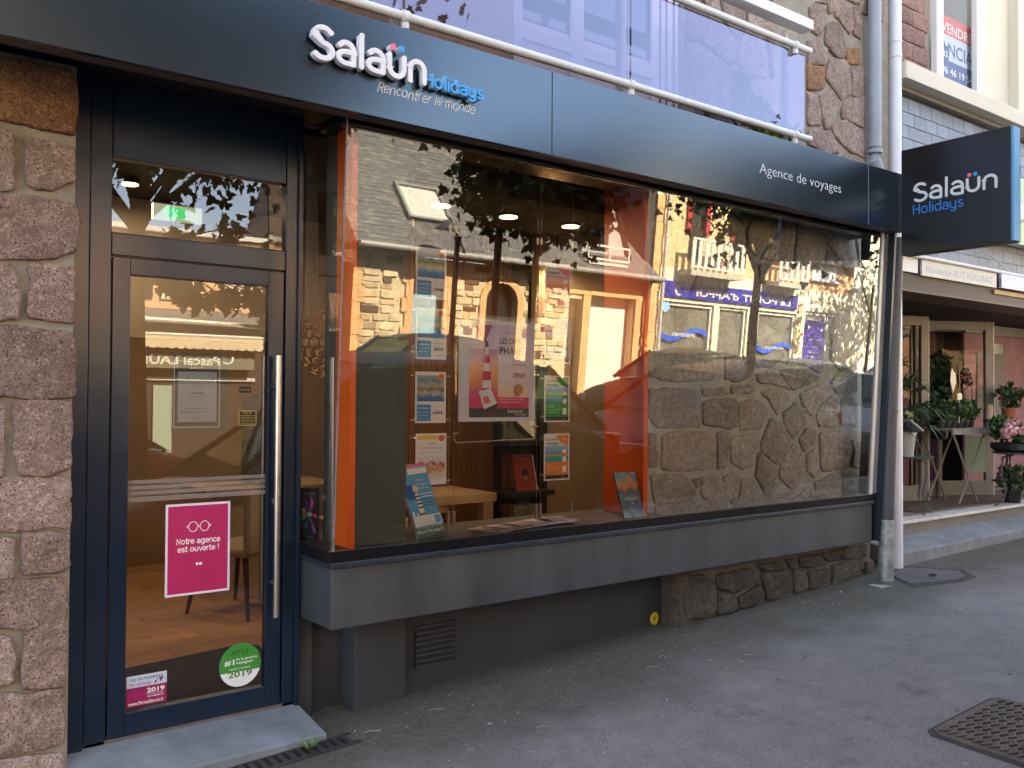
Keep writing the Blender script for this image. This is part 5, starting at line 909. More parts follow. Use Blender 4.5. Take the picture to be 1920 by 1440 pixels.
tag(b.build('green_notice'),'pale green printed notice fixed to the lower part of the right open door','notice')
# back glazing frames and pink posters
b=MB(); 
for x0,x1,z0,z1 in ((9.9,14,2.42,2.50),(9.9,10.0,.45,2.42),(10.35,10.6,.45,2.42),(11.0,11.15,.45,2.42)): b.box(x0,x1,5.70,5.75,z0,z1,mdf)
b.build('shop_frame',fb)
mpk=M('pink_wall_print',(.27,.13,.155),.7,nz=(4,.3)); mpd=M('plum_panel',(.12,.05,.10),.6); 
b=MB(); b.box(10.02,10.34,5.72,5.74,.45,2.4,M('deep_red_panel',(.14,.035,.05),.6,nz=(3,.4))); b.box(10.62,10.99,5.72,5.74,1.5,2.4,mpk); b.box(10.62,10.99,5.72,5.74,.45,1.49,mpd); b.build('back_panel',fb)
b=MB(); b.box(10.95,13.6,5.35,5.38,.45,2.42,mpk); b.box(10.9,13.6,5.30,5.349,2.38,2.5,mdf); b.build('pink_window_poster',fb)
b=MB(); b.box(11.25,12.0,5.335,5.348,1.35,2.15,M('grey_rose_panel',(.17,.145,.14),.7,nz=(2,.15))); b.build('rose_picture_ground',fb)
rr=random.Random(31); b=MB(); 
for x,z,r in ((11.42,1.98,.09),(11.52,1.90,.10),(11.36,1.80,.09),(11.60,1.98,.07),(11.45,1.72,.08)):
    for k in range(5): b.prism([(r*(1-k*.18)*math.cos(a*PI/5+k)*(1+.1*(a%2))+x-11,r*(1-k*.18)*math.sin(a*PI/5+k)+z) for a in range(10)],(11,5.334,0),X_,Z_,0,.001+k*.0008,(M('rose_dark',(.22,.06,.10),.6),M('rose_mid',(.36,.12,.17),.6))[k%2])
for x,z in ((11.62,1.82),(11.66,1.74),(11.55,1.68),(11.30,1.60)): b.prism([(x-11+.07*math.cos(a),z+.035*math.sin(a)) for a in [k*PI/4 for k in range(8)]],(11,5.334,0),X_,Z_,0,.001,M('rose_leaf',(.05,.09,.05),.6))
tag(b.build('rose_picture'),'printed picture of pink roses on the grey and pink window panel','picture')
b=MB(); b.box(11.62,11.86,5.30,5.335,2.14,2.27,m_black); b.box(11.80,11.82,5.295,5.30,2.20,2.22,m_wh); tag(b.build('dark_box_sign'),'small black box sign above the rose picture','sign')
# plants --------------------------------------------------------
mp=M('terracotta_pot',(.32,.10,.05),.8); mbk=M('black_pot',(.015,.016,.016),.5); mzk=M('zinc_bucket',(.42,.44,.46),.4,.5)
def blob_plant(name,label,cat,c,pot_r,pot_h,potm,r,n,size,mats,seed,flowers=None,group=None,up=.4):
    rq=random.Random(seed); t=thing(name,c,label,cat,group); x,y,z=c
    if pot_h: b=MB(); b.lathe(c,[(pot_r*.75,0),(pot_r,pot_h),(pot_r*1.06,pot_h),(pot_r*1.06,pot_h+.012),(pot_r*.9,pot_h+.012)],potm,n=20); b.build('pot',t,auto=True)
    b=MB(); bush(b,(x,y,z+pot_h+r[2]*.8),r,n,size,mats,rq,up); b.build('foliage',t)
    if flowers:
        fm,cnt,fr,off=flowers; b=MB()
        for k in range(cnt):
            a=rq.uniform(0,2*PI); e_=rq.uniform(-.1,1); d=Vector((math.cos(a)*math.sqrt(1-e_*e_),math.sin(a)*math.sqrt(1-e_*e_),e_)); pp=Vector((x,y,z+pot_h+r[2]*off))+Vector((d.x*r[0],d.y*r[1],d.z*r[2]))
            for j in range(12):
                q=Vector((rq.gauss(0,1),rq.gauss(0,1),rq.gauss(0,1))).normalized(); s=q.cross(d).normalized() if q.cross(d).length>.1 else X_; u=q.cross(s); zz=fr*.42; cc=pp+q*fr*.7
                b.add([cc-s*zz,cc-u*zz,cc+s*zz,cc+u*zz],[(0,1,2,3)],fm[j%len(fm)])
        v_=b.build('flowers',t); v_['kind']='stuff'
    return t
gA=[M('herb_green',(.035,.075,.018),.6),M('herb_green_light',(.06,.12,.025),.6),M('herb_dark',(.018,.04,.012),.6)]
pk=[M('hydrangea_pink',(.80,.42,.44),.6),M('hydrangea_rose',(.66,.28,.33),.6),M('hydrangea_pale',(.75,.48,.47),.6)]
# herb table
t=thing('folding_table',(9.35,4.72,.44),'slatted grey folding table with crossed legs carrying trays of green herbs','table')
mgt=M('weathered_table',(.21,.19,.16),.7,nz=(9,.2)); TX0,TX1,TY,TZ=9.13,9.98,4.80,1.225
for k in range(6): b=MB(); b.box(TX0,TX1,TY-.2+k*.07,TY-.145+k*.07,TZ,TZ+.022,mgt); b.build('slat',t)
b=MB(); b.box(TX0,TX1,TY-.22,TY-.203,TZ-.04,TZ+.022,mgt); b.build('edge_rail',t)
for a,c_ in ((TX0+.06,TX1-.25),(TX1-.06,TX0+.2)):
    for yy in (TY-.18,TY+.16): b=MB(); b.tube([(a,yy,TZ),(c_,yy,.45)],.013,mgt,n=6); b.build('leg',t)
for k in range(6):
    x=9.20+k*.13; blob_plant('potted_herb',['bushy dark herb pot at the left end of the folding table','fine-leaved herb pot, second on the folding table','fine-leaved herb pot beside the price tag','fine-leaved herb pot right of the price tag','light green herb pot on the folding table','light green herb pot at the right end of the folding table'][k],'plant',(x,4.76,1.248),.055,.07,mbk,(.09,.10,.12),260,.055,gA[:2] if k>2 else gA,50+k,group='potted herbs on the folding table')
b=MB(); b.tube([(9.50,4.70,1.3),(9.50,4.70,1.56)],.004,m_white,n=6); b.prism([(-.05,0),(.05,0),(.055,.06),(0,.075),(-.055,.06)],(9.50,4.698,1.55),X_,Z_,0,.006,m_black); b.prism([(-.04,.012),(.04,.012),(.042,.052),(-.042,.052)],(9.50,4.697,1.55),X_,Z_,.005,.007,C('d8d8c8')); TXT(b,'2,50',.028,(9.50,4.690,1.565),X_,Z_,m_ink,'C',d=.001); tag(b.build('price_tag'),'little slate price tag on a stick among the herbs','price tag')
b=MB(); bush(b,(9.95,5.15,1.72),(.17,.12,.36),700,.09,[gA[0],gA[2]],random.Random(61),.3); b.lathe((9.95,5.15,1.1),[(.09,0),(.12,.25)],mbk,n=14); b.tube([(9.95,5.15,.44),(9.95,5.15,1.12)],.03,mgt,n=8); tag(b.build('hanging_plant'),'dark leafy plant on a stand behind the white paper heart','plant')
b=MB(); b.prism([(0,-.12),(.07,0),(.055,.10),(.01,.12),(-.02,.16),(-.05,.10),(-.06,.0)],(9.93,4.98,1.75),X_,Z_,0,.004,C('dcd8c8')); tag(b.build('paper_ornament'),'white paper heart shaped ornament hanging before the dark leafy plant','ornament')
b=MB()
for k in range(5): 
    x=10.15+k*.075; b.tube([(x,5.0,1.2),(x+(.05 if k%2 else -.04),5.0,1.95-.05*k)],.006,M('bamboo',(.38,.26,.13),.6),n=5)
bush(b,(10.27,5.0,1.78),(.10,.05,.13),120,.05,[pk[1],gA[0]],random.Random(62)); tag(b.build('bamboo_trellis'),'orchid stems tied to pale bamboo sticks behind the herb table','plant')
# palm at left on a chair, bucket
t=thing('palm',(7.95,4.72,.44),'spiky dark green fan palm standing behind the metal chair','palm')
b=MB(); b.lathe((8.25,4.95,.44),[(.13,0),(.17,.3),(.18,.32)],mp,n=18); b.build('pot',t,auto=True); b=MB(); b.tube([(8.25,4.95,.7),(8.25,4.93,1.15)],.045,M('palm_trunk',(.10,.07,.04),.9),n=8); b.build('trunk',t)
rq=random.Random(41); b=MB()
for k in range(64):
    a=rq.uniform(0,2*PI); el=rq.uniform(-.15,1.35); l=rq.uniform(.35,.62); c0_=Vector((8.30,4.90,1.22+rq.uniform(0,.15))); d=Vector((math.cos(a)*math.cos(el),math.sin(a)*math.cos(el)*.7,math.sin(el)))
    e1=c0_+d*l; s=d.cross(Z_); s=s.normalized() if s.length>.1 else X_; w=s.cross(d)
    for q in range(7):
        an=(q-3)*.30; dd=(d*math.cos(an)+s*math.sin(an)).normalized(); tip=e1+dd*.26+Vector((0,0,-.03-.04*abs(q-3))); nn_=dd.cross(w).normalized()*.015; b.add([e1-nn_,e1+dd*.12+nn_,tip,e1+dd*.12-nn_],[(0,1,2,3)],gA[2] if q%2 else gA[0])
    b.tube([c0_,e1],.004,gA[2],n=4,cap=False)
b.build('fronds',t)
def bistro(x,y,label,seat=.55,rot=0,chair_=True):
    t=thing('bistro_chair' if chair_ else 'bistro_table',(0,0,0),label,'chair' if chair_ else 'table'); mm=M('grey_iron',(.09,.095,.10),.5,.3)
    b=MB(); b.lathe((0,0,seat-.02),[(.02,0),(.21,0),(.215,.01),(.215,.02)],mm,n=28); b.build('seat' if chair_ else 'tabletop',t,auto=True)
    for k in range(4):
        a=PI/4+k*PI/2; c_,s_=math.cos(a),math.sin(a); b=MB(); b.tube([(c_*.10,s_*.10,seat-.03),(c_*.17,s_*.17,seat-.06),(c_*.18,s_*.18,seat-.2),(c_*.14,s_*.14,.18),(c_*.17,s_*.17,.05),(c_*.24,s_*.24,.0)],.0095,mm,n=7); b.build('leg',t)
    if chair_:
        b=MB(); b.tube([(-.20,.10,seat),(-.23,.12,seat+.15),(-.20,.15,seat+.30),(0,.20,seat+.36),(.20,.15,seat+.30),(.23,.12,seat+.15),(.20,.10,seat)],.008,mm,n=7); b.tube([(.18,-.1,seat),(.24,0,seat+.16),(.21,.12,seat+.24)],.008,mm,n=7); b.build('back_hoop',t)
    t.location=(x,y,.434); t.rotation_euler.z=rot; return t
bistro(8.36,4.62,'round seated grey iron bistro chair carrying a zinc bucket, beside the downpipe',.56,.3)
blob_plant('bucket_plant','zinc bucket with pale leaves on the bistro chair','plant',(8.22,4.60,.995),.11,.22,mzk,(.10,.10,.10),90,.08,[gA[0],M('leaf_cream',(.42,.42,.22),.6)],44)
b=MB(); b.obox((8.10,4.50,1.30),Vector((.9,0,-.4)).normalized(),Y_,Vector((.4,0,.9)).normalized(),.13,.10,.008,M('grey_tray',(.22,.24,.27),.5)); tag(b.build('tilted_tray'),'tilted grey tray resting above the zinc bucket','tray')
bistro(9.9,4.22,'round grey bistro table carrying pink hydrangeas at the right edge',.57,.2,False)
T=bpy.data.objects['bistro_table']; T.scale=(1.35,1.35,1)
b=MB(); b.lathe((9.9,4.22,1.006),[(.26,0),(.31,.03),(.31,.09),(.29,.09)],mbk,n=28); tag(b.build('planter_tray'),'low round black planter tray under the hydrangeas','planter')
blob_plant('hydrangea','pink hydrangea, left one in the round black tray','flower',(9.72,4.20,1.07),0,0,mbk,(.15,.13,.13),160,.06,gA,45,(pk,60,.05,.95),'hydrangeas on the bistro table')
blob_plant('hydrangea','pink hydrangea, right front one in the round black tray','flower',(9.98,4.12,1.08),0,0,mbk,(.16,.13,.14),160,.06,gA,46,(pk,60,.05,.95),'hydrangeas on the bistro table')
blob_plant('bushy_plant','fine green bushy plant rising behind the pink hydrangeas','plant',(9.85,4.42,1.12),0,0,mbk,(.20,.12,.14),400,.06,gA[:2],47)
blob_plant('flower_bunch','yellow and dark red flowers at the right end of the round tray','flower',(10.22,4.28,1.12),0,0,mbk,(.15,.14,.14),80,.05,gA,48,([M('mum_yellow',(.65,.45,.04),.6),M('mum_red',(.30,.02,.02),.6)],14,.04,.5))
t=thing('plant_stand',(10.5,4.6,.44),'dark flat stand with a red flowered potted plant near the right edge','stand'); b=MB(); b.box(10.25,10.9,4.5,4.8,1.30,1.33,mbk); b.build('tray',t); b=MB(); b.tube([(10.5,4.65,.44),(10.5,4.65,1.3)],.015,mbk,n=6); b.build('post',t)
blob_plant('potted_flower','potted plant with dark leaves and red blooms in a terracotta pot on the stand','flower',(10.55,4.65,1.33),.08,.12,mp,(.17,.13,.15),200,.08,[gA[0],gA[2]],49,([M('bloom_red',(.35,.03,.05),.6)],5,.03,.6))
blob_plant('potted_flower','low potted plant with purple blooms on the terrace floor at the right edge','flower',(10.1,4.42,.44),.10,.12,mbk,(.18,.15,.15),220,.08,gA,51,([M('bloom_purple',(.32,.05,.38),.6)],6,.035,.6))
blob_plant('potted_plant','dark plant in a small terracotta pot low behind the bistro chair','plant',(8.75,5.2,.44),.10,.16,mp,(.14,.12,.22),150,.08,[gA[2]],52)
b=MB(); 
for z in (1.0,1.5,2.0):
    b.box(8.0,8.9,5.5,5.8,z,z+.02,mgt)
    for k in range(7): bush(b,(8.08+k*.12,5.6,z+.14),(.05,.05,.12),26,.06,[gA[k%3],pk[k%3]] if k%2 else [gA[0]],random.Random(int(z*10)+k))
tag(b.build('plant_shelves'),'dim shelves of small plants and bouquets inside the flower shop','shelving')
# more building beyond, to the right
b=MB(); b.box(14,40,4.1,10,0,10.5,m_cream); tag(b.build('far_building'),'plain cream building continuing the street beyond the flower shop','building')
# ================= across the street =================
OX=-X_; FY=-9.0
mqn=M('orange_dressed_stone',(.74,.45,.20),.8,nz=(5,.15),bump=(40,.3)); mos=M('ochre_rubble',(.60,.44,.24),.9,nz=(6,.3),var=.3,bump=(30,.6,.01)); msr=M('slate_roof_grey',(.13,.125,.115),.6,nz=(7,.3),bump=(20,.3)); mcr2=M('warm_cream_render',(.80,.72,.52),.8,nz=(2,.06)); mow=M('orange_render',(.74,.42,.22),.8,nz=(2,.06)); mdg=M('dark_reflective_pane',(.015,.02,.022),.05,spec=.9); mwf2=M('white_joinery',(.70,.68,.60),.5)
ha=thing('stone_house',(12.4,FY,0),'low ochre rubble stone house with steep slate roof and arched door across the street','building')
b=MB(); mmt=M('ochre_mortar',(.70,.56,.34),.9,nz=(8,.2)); b.box(8.15,9.42,FY-.5,FY,-.9,3.25,mmt); b.box(10.5,11.5,FY-.5,FY,-.9,3.25,mmt); b.box(12.4,14.0,FY-.5,FY,-.9,3.25,mmt); b.box(14.4,14.6,FY-.5,FY,-.9,3.25,mmt); b.box(16.2,16.72,FY-.5,FY,-.9,3.25,mmt)
for x0,x1,z0 in ((9.42,10.5,2.98),(11.5,12.4,2.98),(14.0,14.4,2.68),(14.6,16.2,2.80)): b.box(x0,x1,FY-.5,FY,z0,3.25,mmt)
b.box(9.42,10.5,FY-.5,FY,-.9,1.2,mmt); b.box(8.15,16.72,FY-5,FY-4.5,-.9,3.25,mmt); b.build('wall',ha)
def rect_stone(x0,x1,z0,z1,rr,m,parent,nm='stone',dep=.03,j=.02):
    q=lambda:rr.uniform(-j,j); P=[(x0+abs(q()),z0+abs(q())),((x0+x1)/2,z0+q()*.4),(x1-abs(q()),z0+abs(q())),(x1-abs(q()),z1-abs(q())),((x0+x1)/2,z1+q()*.4),(x0+abs(q()),z1-abs(q()))]
    b=MB(); I=[(x0+(a-x0)*.86+(x1-x0)*.07,z0+(c-z0)*.86+(z1-z0)*.07) for a,c in P]; k=6; d=dep+rr.uniform(-.008,.012)
    vs=[(a,FY-.005,c) for a,c in P]+[(a,FY+d,c) for a,c in I]; b.add(vs,[(i,(i+1)%k,(i+1)%k+k,i+k) for i in range(k)]+[tuple(range(k,2*k))],m); return b.build(nm,parent) if parent else b
rr=random.Random(77); tones=[mos,M('ochre_rubble_pale',(.74,.60,.36),.9,nz=(6,.2),var=.2),M('brown_rubble',(.22,.12,.07),.9,nz=(6,.3),var=.3)]
op=[(9.38,10.55,1.2,3.05),(11.45,12.45,-1,3.05),(13.95,16.35,-1,3.1)]
z=1.15; cnt=0
while z<3.1 and True:
    h=rr.uniform(.13,.2); x=8.35
    while x<16.6:
        w=rr.uniform(.22,.50)
        if not any(x+w>a and x<c_ and z+h>d and z<e_ for a,c_,d,e_ in op) and cnt<290: rect_stone(x,x+w-.02,z,z+h-.02,rr,rr.choice(tones[:2]+tones),ha); cnt+=1
        x+=w
    z+=h
# dressed quoins and surrounds
def quo(x0,x1,z0,z1,n,al,m,parent):
    for k in range(n):
        zz=z0+(z1-z0)*k/n; d=.09 if (k%2) else 0; b=MB(); b.box(x0-(d if al<=0 else 0),x1+(d if al>=0 else 0),FY-.02,FY+.045,zz+.006,zz+(z1-z0)/n-.006,m); b.build('quoin',parent,bevel=.004)
quo(8.15,8.34,-.2,3.2,10,1,mqn,ha); quo(9.40,9.58,1.1,2.98,6,-1,mqn,ha); quo(10.36,10.52,1.1,2.98,6,1,mqn,ha)
b=MB(); b.box(9.3,10.62,FY-.02,FY+.05,2.96,3.22,mqn); b.build('lintel',ha); b=MB(); b.box(13.95,16.4,FY-.02,FY+.055,2.80,3.10,mqn); b.build('lintel',ha)
b=MB(); b.box(14.42,14.66,FY-.02,FY+.052,-.2,2.80,mqn); b.build('pier',ha); b=MB(); b.box(16.22,16.42,FY-.02,FY+.052,-.2,2.80,mqn); b.build('pier',ha)
n=14; pts=[(.45*math.cos(PI*k/n),2.42+.45*math.sin(PI*k/n)) for k in range(n+1)]; out=[(.62*math.cos(PI*k/n),2.42+.60*math.sin(PI*k/n)) for k in range(n+1)]
b=MB()
for k in range(n): b.prism([pts[k],out[k],out[k+1],pts[k+1]],(11.95,FY,0),X_,Z_,-.05,.02,mqn)
b.prism([(-.62,-.3),(-.45,-.3),(-.45,2.42),(-.62,2.42)],(11.95,FY,0),X_,Z_,-.05,.02,mqn); b.prism([(.45,-.3),(.62,-.3),(.62,2.42),(.45,2.42)],(11.95,FY,0),X_,Z_,-.05,.02,mqn); b.build('arch_surround',ha)
b=MB(); b.prism([(-.45,-.3),(.45,-.3)]+pts[:],(11.95,FY-.22,0),X_,Z_,-.02,.0,mdg); b.build('arched_door',ha)
b=MB(); b.box(9.58,10.36,FY-.2,FY-.18,1.2,2.98,mdg); b.build('window_pane',ha)
for x0,x1,z0,z1 in ((9.58,9.63,1.2,2.98),(10.31,10.36,1.2,2.98)): b=MB(); b.box(x0,x1,FY-.18,FY-.15,z0,z1,mwf2); b.build('window_frame',ha)
b=MB(); b.box(9.64,10.30,FY-.178,FY-.17,1.2,2.45,M('pale_blue_blind',(.35,.5,.52),.5,nz=(3,.1))); b.build('window_blind',ha)
b=MB(); b.box(14.66,16.2,FY-.28,FY-.24,-.2,2.80,M('white_garage_door',(.84,.80,.68),.5,nz=(1,.05))); b.build('garage_door',ha); b=MB(); b.box(14.02,14.4,FY-.2,FY-.17,-.2,2.68,M('brown_door',(.09,.05,.03),.5)); b.build('side_door',ha)
# roof with thin slate courses
rs=MB(); y0,z0=FY+.40,3.38; sl=Vector((0,-4.0,4.2)).normalized(); nrm=Vector((0,sl.z,-sl.y)); 
roofpts=[(8.0,0),(16.78,0),(15.0,4.6),(13.9,5.3),(8.0,5.3)]
o=Vector((0,y0,z0)); rs.add([o+X_*a+sl*d for a,d in roofpts],[(0,1,2,3,4)],msr); rs.add([o+X_*16.78,o+X_*15.0+sl*4.6,Vector((16.0,FY-7,z0)),],[(0,1,2)],msr); rs.add([o+X_*8.0+sl*5.3,o+X_*13.9+sl*5.3,Vector((13.9,FY-7.2,z0)),Vector((8,FY-7.2,z0))],[(0,1,2,3)],msr); rs.add([Vector((8,y0,z0)),Vector((8,FY-7.2,z0)),o+X_*8.0+sl*5.3],[(0,1,2)],msr); rs.build('roof',ha)
s=MB(); cr=random.Random(3)
for j in range(38):
    d=j*.14; xr=16.78-1.78*d/4.6 if d<4.6 else 15-1.1*(d-4.6)/.7; x=8.0+(.11 if j%2 else 0)
    while x<xr-.22:
        a=cr.uniform(0,.006); c0_=o+X_*x+sl*d+nrm*(.012+a); s.add([c0_,c0_+X_*.212,c0_+X_*.212+sl*.15-nrm*.008,c0_+sl*.15-nrm*.008],[(0,1,2,3)],msr if cr.random()<.7 else M('slate_roof_light',(.17,.16,.14),.6,nz=(7,.3))); x+=.22
v=s.build('roof_slates',ha); v['kind']='stuff'
g=MB(); g.tube([(8.05,y0+.05,z0-.02),(16.8,y0+.05,z0-.02)],.065,M('grey_gutter',(.34,.33,.29),.4,nz=(2,.1)),n=10); g.build('gutter',ha,auto=True); g=MB(); g.box(8.1,16.78,FY,y0,3.26,3.30,M('eaves_board',(.12,.08,.05),.8)); g.build('eaves_board',ha)
g=MB(); g.tube([(16.56,FY+.1,3.3),(16.56,FY+.1,0)],.05,M('red_brown_pipe',(.30,.05,.02),.4),n=10); g.build('downpipe',ha)
def skylight(x0,x1,d0,d1):
    b=MB(); mm=M('skylight_frame',(.25,.24,.22),.4); P=lambda a,d,h:o+X_*a+sl*d+nrm*h
    for a,c_,e_,f_ in ((x0-.07,x0,d0-.07,d1+.07),(x1,x1+.07,d0-.07,d1+.07),(x0,x1,d0-.07,d0),(x0,x1,d1,d1+.07)):
        v=[P(a,e_,0),P(c_,e_,0),P(c_,f_,0),P(a,f_,0),P(a,e_,.11),P(c_,e_,.11),P(c_,f_,.11),P(a,f_,.11)]; b.add(v,[(4,5,6,7),(0,1,5,4),(1,2,6,5),(2,3,7,6),(3,0,4,7)],mm)
    f=b.build('skylight',ha); b=MB(); b.add([P(x0,d0,.05),P(x1,d0,.05),P(x1,d1,.05),P(x0,d1,.05)],[(0,1,2,3)],M('skylight_pale_blind',(.60,.62,.52),.15,spec=.9)); b.build('skylight_pane',f)
skylight(9.55,10.55,.95,1.95)
# dormer with white balcony rail
d=MB(); d.add([(14.2,FY-.05,3.6),(15.9,FY-.05,3.6),(15.05,FY-.05,5.6),(14.2,FY-2.2,3.6),(15.9,FY-2.2,3.6),(15.05,FY-3,5.6)],[(0,1,2)],M('dormer_face',(.45,.42,.38),.7)); d.build('dormer_gable',ha)
d=MB(); d.add([(14.05,FY+.05,3.5),(15.05,FY+.05,5.75),(15.05,FY-2.6,5.75),(14.05,FY-1.0,3.5)],[(0,1,2,3)],msr); d.add([(16.1,FY+.05,3.5),(15.05,FY+.05,5.75),(15.05,FY-2.6,5.75),(16.1,FY-1.0,3.5)],[(0,3,2,1)],msr); d.build('dormer_roof',ha)
d=MB(); d.box(14.55,15.15,FY-.04,FY-.01,3.95,4.8,mdg); d.build('dormer_pane',ha)
d=MB(); 
for zz in (3.66,3.98): d.box(14.2,15.6,FY+.3,FY+.34,zz,zz+.05,mwf2)
for x in (14.2,14.9,15.56): d.box(x,x+.04,FY+.302,FY+.338,3.712,3.978,mwf2)
d.box(14.3,15.6,FY-.0,FY+.29,3.55,3.62,mwf2); d.build('dormer_rail',ha)
d=MB(); d.add([(15.3,FY-2.5,3),(16.70,FY-2.5,3),(16.70,FY-2.5,9.0),(15.3,FY-2.5,9.0)],[(0,1,2,3)],M('slate_gable_dark',(.055,.05,.047),.8,nz=(3,.3))); d.box(16.45,16.7,FY-2.45,FY-.02,3.45,9,M('slate_gable_dark',(.055,.05,.047),.8)); tag(d.build('slate_gable_wall'),'dark slate hung gable wall rising between the two facing houses','wall')
# ---- the cream shop house
hb=thing('cream_shop_house',(20,FY,.2),'cream and yellow stone house with red shutters and white balcony rails across the street','building')
b=MB(); b.box(16.74,17.1,FY-.4,FY,-.5,5.7,mcr2); b.box(17.1,23.25,FY-.4,FY,2.85,3.75,mcr2); b.box(23.25,26.0,FY-.4,FY,2.98,3.62,mcr2); b.box(19.33,19.55,FY-.4,FY,-.5,2.85,mcr2); b.box(20.8,21.3,FY-.4,FY,-.5,2.85,mcr2); b.box(23.15,23.58,FY-.4,FY,-.5,2.98,mcr2); b.box(25.4,26.0,FY-.4,FY,-.5,2.98,mcr2); b.build('ground_floor_wall',hb)
b=MB(); b.box(17.1,20.95,FY-.4,FY,3.75,8.2,M('yellow_rubble_wall',(.66,.50,.26),.9,nz=(5,.25),bump=(9,1.2,.03))); b.build('upper_wall',hb)
b=MB(); b.box(20.95,26.0,FY-.4,FY,3.62,4.5,mow); b.build('orange_upper_wall',hb)
b=MB(); b.add([(20.95,FY+.3,4.5),(26.2,FY+.3,4.5),(26.2,FY-3.5,9.5),(20.95,FY-3.5,9.5)],[(0,1,2,3)],M('brown_slate_slope',(.06,.05,.042),.85,nz=(5,.3),bump=(12,.8,.02))); b.add([(16.9,FY+.3,8.1),(20.95,FY+.3,8.1),(20.95,FY-3,9.6),(16.9,FY-3,9.6)],[(0,1,2,3)],msr); b.box(16.9,26.1,FY-6,FY-5.8,-.5,4.5,mow); b.build('roof',hb)
quo(16.74,16.98,-.2,5.6,16,1,mqn,hb)
for z in [k*.42 for k in range(1,8)]: b=MB(); b.box(23.18,23.38,FY+.001,FY+.03,z,z+.24,mqn); b.build('quoin',hb)
b=MB(); b.tube([(17.08,FY+.12,8),(17.08,FY+.12,.1)],.05,M('white_pipe_warm',(.6,.58,.5),.4),n=10); b.build('downpipe',hb)
b=MB(); 
for x,z0 in ((17.9,4.72),(19.75,4.62)):
    b.box(x,x+.16,FY+.03,FY+.07,z0,5.9,M('red_shutter',(.42,.02,.03),.5)); b.box(x+.75,x+.91,FY+.03,FY+.07,z0,5.9,M('red_shutter',(.42,.02,.03)))
b.build('shutter',hb)
for x in (18.07,19.92): b=MB(); b.box(x,x+.58,FY+.002,FY+.02,4.0,5.9,mdg); b.build('window_pane',hb)
def balus(x0,x1,z0):
    b=MB(); b.box(x0,x1,FY+.03,FY+.48,z0-.14,z0,M('balcony_slab',(.45,.42,.34),.8)); b.build('balcony_slab',hb); b=MB(); b.box(x0,x1,FY+.42,FY+.47,z0+.80,z0+.86,mwf2); b.box(x0,x1,FY+.42,FY+.47,z0+.06,z0+.11,mwf2); b.build('balcony_rail',hb)
    n=int((x1-x0)/.26)
    for k in range(n+1): b=MB(); b.box(x0+k*(x1-x0-.13)/n,x0+k*(x1-x0-.13)/n+.13,FY+.43,FY+.46,z0+.111,z0+.799,mwf2); b.build('baluster',hb)
balus(17.75,19.9,3.72); balus(21.5,22.95,3.72)
b=MB(); b.box(23.7,25.0,FY+.001,FY+.04,4.0,4.42,m_white); b.box(23.6,25.1,FY+.001,FY+.12,3.93,3.998,m_white); b.build('upper_window',hb)
# shop fronts
for x0,x1,z1 in ((17.18,19.3,2.82),(19.58,20.78,2.84),(21.33,23.12,2.82),(23.60,24.75,2.95),(24.82,25.38,2.95)):
    b=MB(); b.box(x0,x1,FY-.16,FY-.13,.2,z1,M('shop_pane_grey',(.16,.16,.13),.12,spec=.8,nz=(1.4,.5))); f=b.build('shop_window',hb)
    for a,c_ in ((x0,x0+.07),(x1-.07,x1)): b=MB(); b.box(a,c_,FY-.129,FY-.06,.2,z1,mwf2); b.build('frame',f)
    b=MB(); b.box(x0+.07,x1-.07,FY-.129,FY-.06,z1-.07,z1,mwf2); b.build('frame',f)
def wave(x0,x1,z,amp,txt):
    b=MB(); n=18; mbw=M('blue_wave',(.02,.10,.62),.4)
    for k in range(n):
        a,c_=k/n,(k+1)/n; f=lambda t_:z+amp*math.sin(t_*2*PI*.95+.2); xa,xb=x1+(x0-x1)*a,x1+(x0-x1)*c_; b.add([(xa,FY-.05,f(a)-.07),(xb,FY-.05,f(c_)-.07),(xb,FY-.05,f(c_)+.07),(xa,FY-.05,f(a)+.07)],[(0,1,2,3)],mbw)
    TXT(b,txt,.12,((x0+x1)/2+.45,FY-.045,z-.05),OX,Z_,m_wh,fit=.9,d=.004); b.build('wave_film',hb)
wave(17.25,19.2,1.98,.14,'ENSEIGNES'); wave(21.4,23.05,1.78,.12,'BOUTIQUE')
b=MB(); b.prism([(.15*math.cos(a*PI/8),.15*math.sin(a*PI/8)) for a in range(16)],(17.42,FY-.04,2.70),OX,Z_,0,.01,C('8fc4ee')); b.build('round_sign',hb)
poster('blue_shop_sign','long blue shop sign reading Le POINT d’APPUI with a white crescent on the cream house','sign',None,(23.05,FY+.06,2.97),OX,Z_,5.85,.42,M('deep_blue_sign',(.025,.025,.32),.4),[('t',.06,.22,.62,'Le POINT d’APPUI',M('cream_letter',(.82,.78,.6),.5),'L',.72,.015),('c',.90,.5,.027,C('e8dcc0')),('c',.892,.54,.024,M('deep_blue_sign',(.025,.025,.32)))],th=.05)
poster('purple_panel','tall violet information panel with white lettering in the right shop front across the street','sign',None,(24.7,FY-.03,.5),OX,Z_,1.05,2.2,M('violet_panel',(.06,.03,.36),.5),[('t',.1,.72,.04,'À votre service',m_wh,'L',.7,.01),('t',.3,.62,.03,'Accueil',m_wh,'L',.4),('t',.2,.54,.03,'Conseil',m_wh,'L',.5),('t',.1,.48,.03,'Accompagnement',m_wh,'L',.75),('t',.15,.42,.03,'Services',m_wh,'L',.6),('t',.1,.3,.03,'du lundi au vendredi',m_wh,'L',.75),('t',.1,.26,.03,'9h - 12h  14h - 18h',m_wh,'L',.75),('c',.15,.88,.06,m_wh),('c',.8,.9,.05,m_wh)])
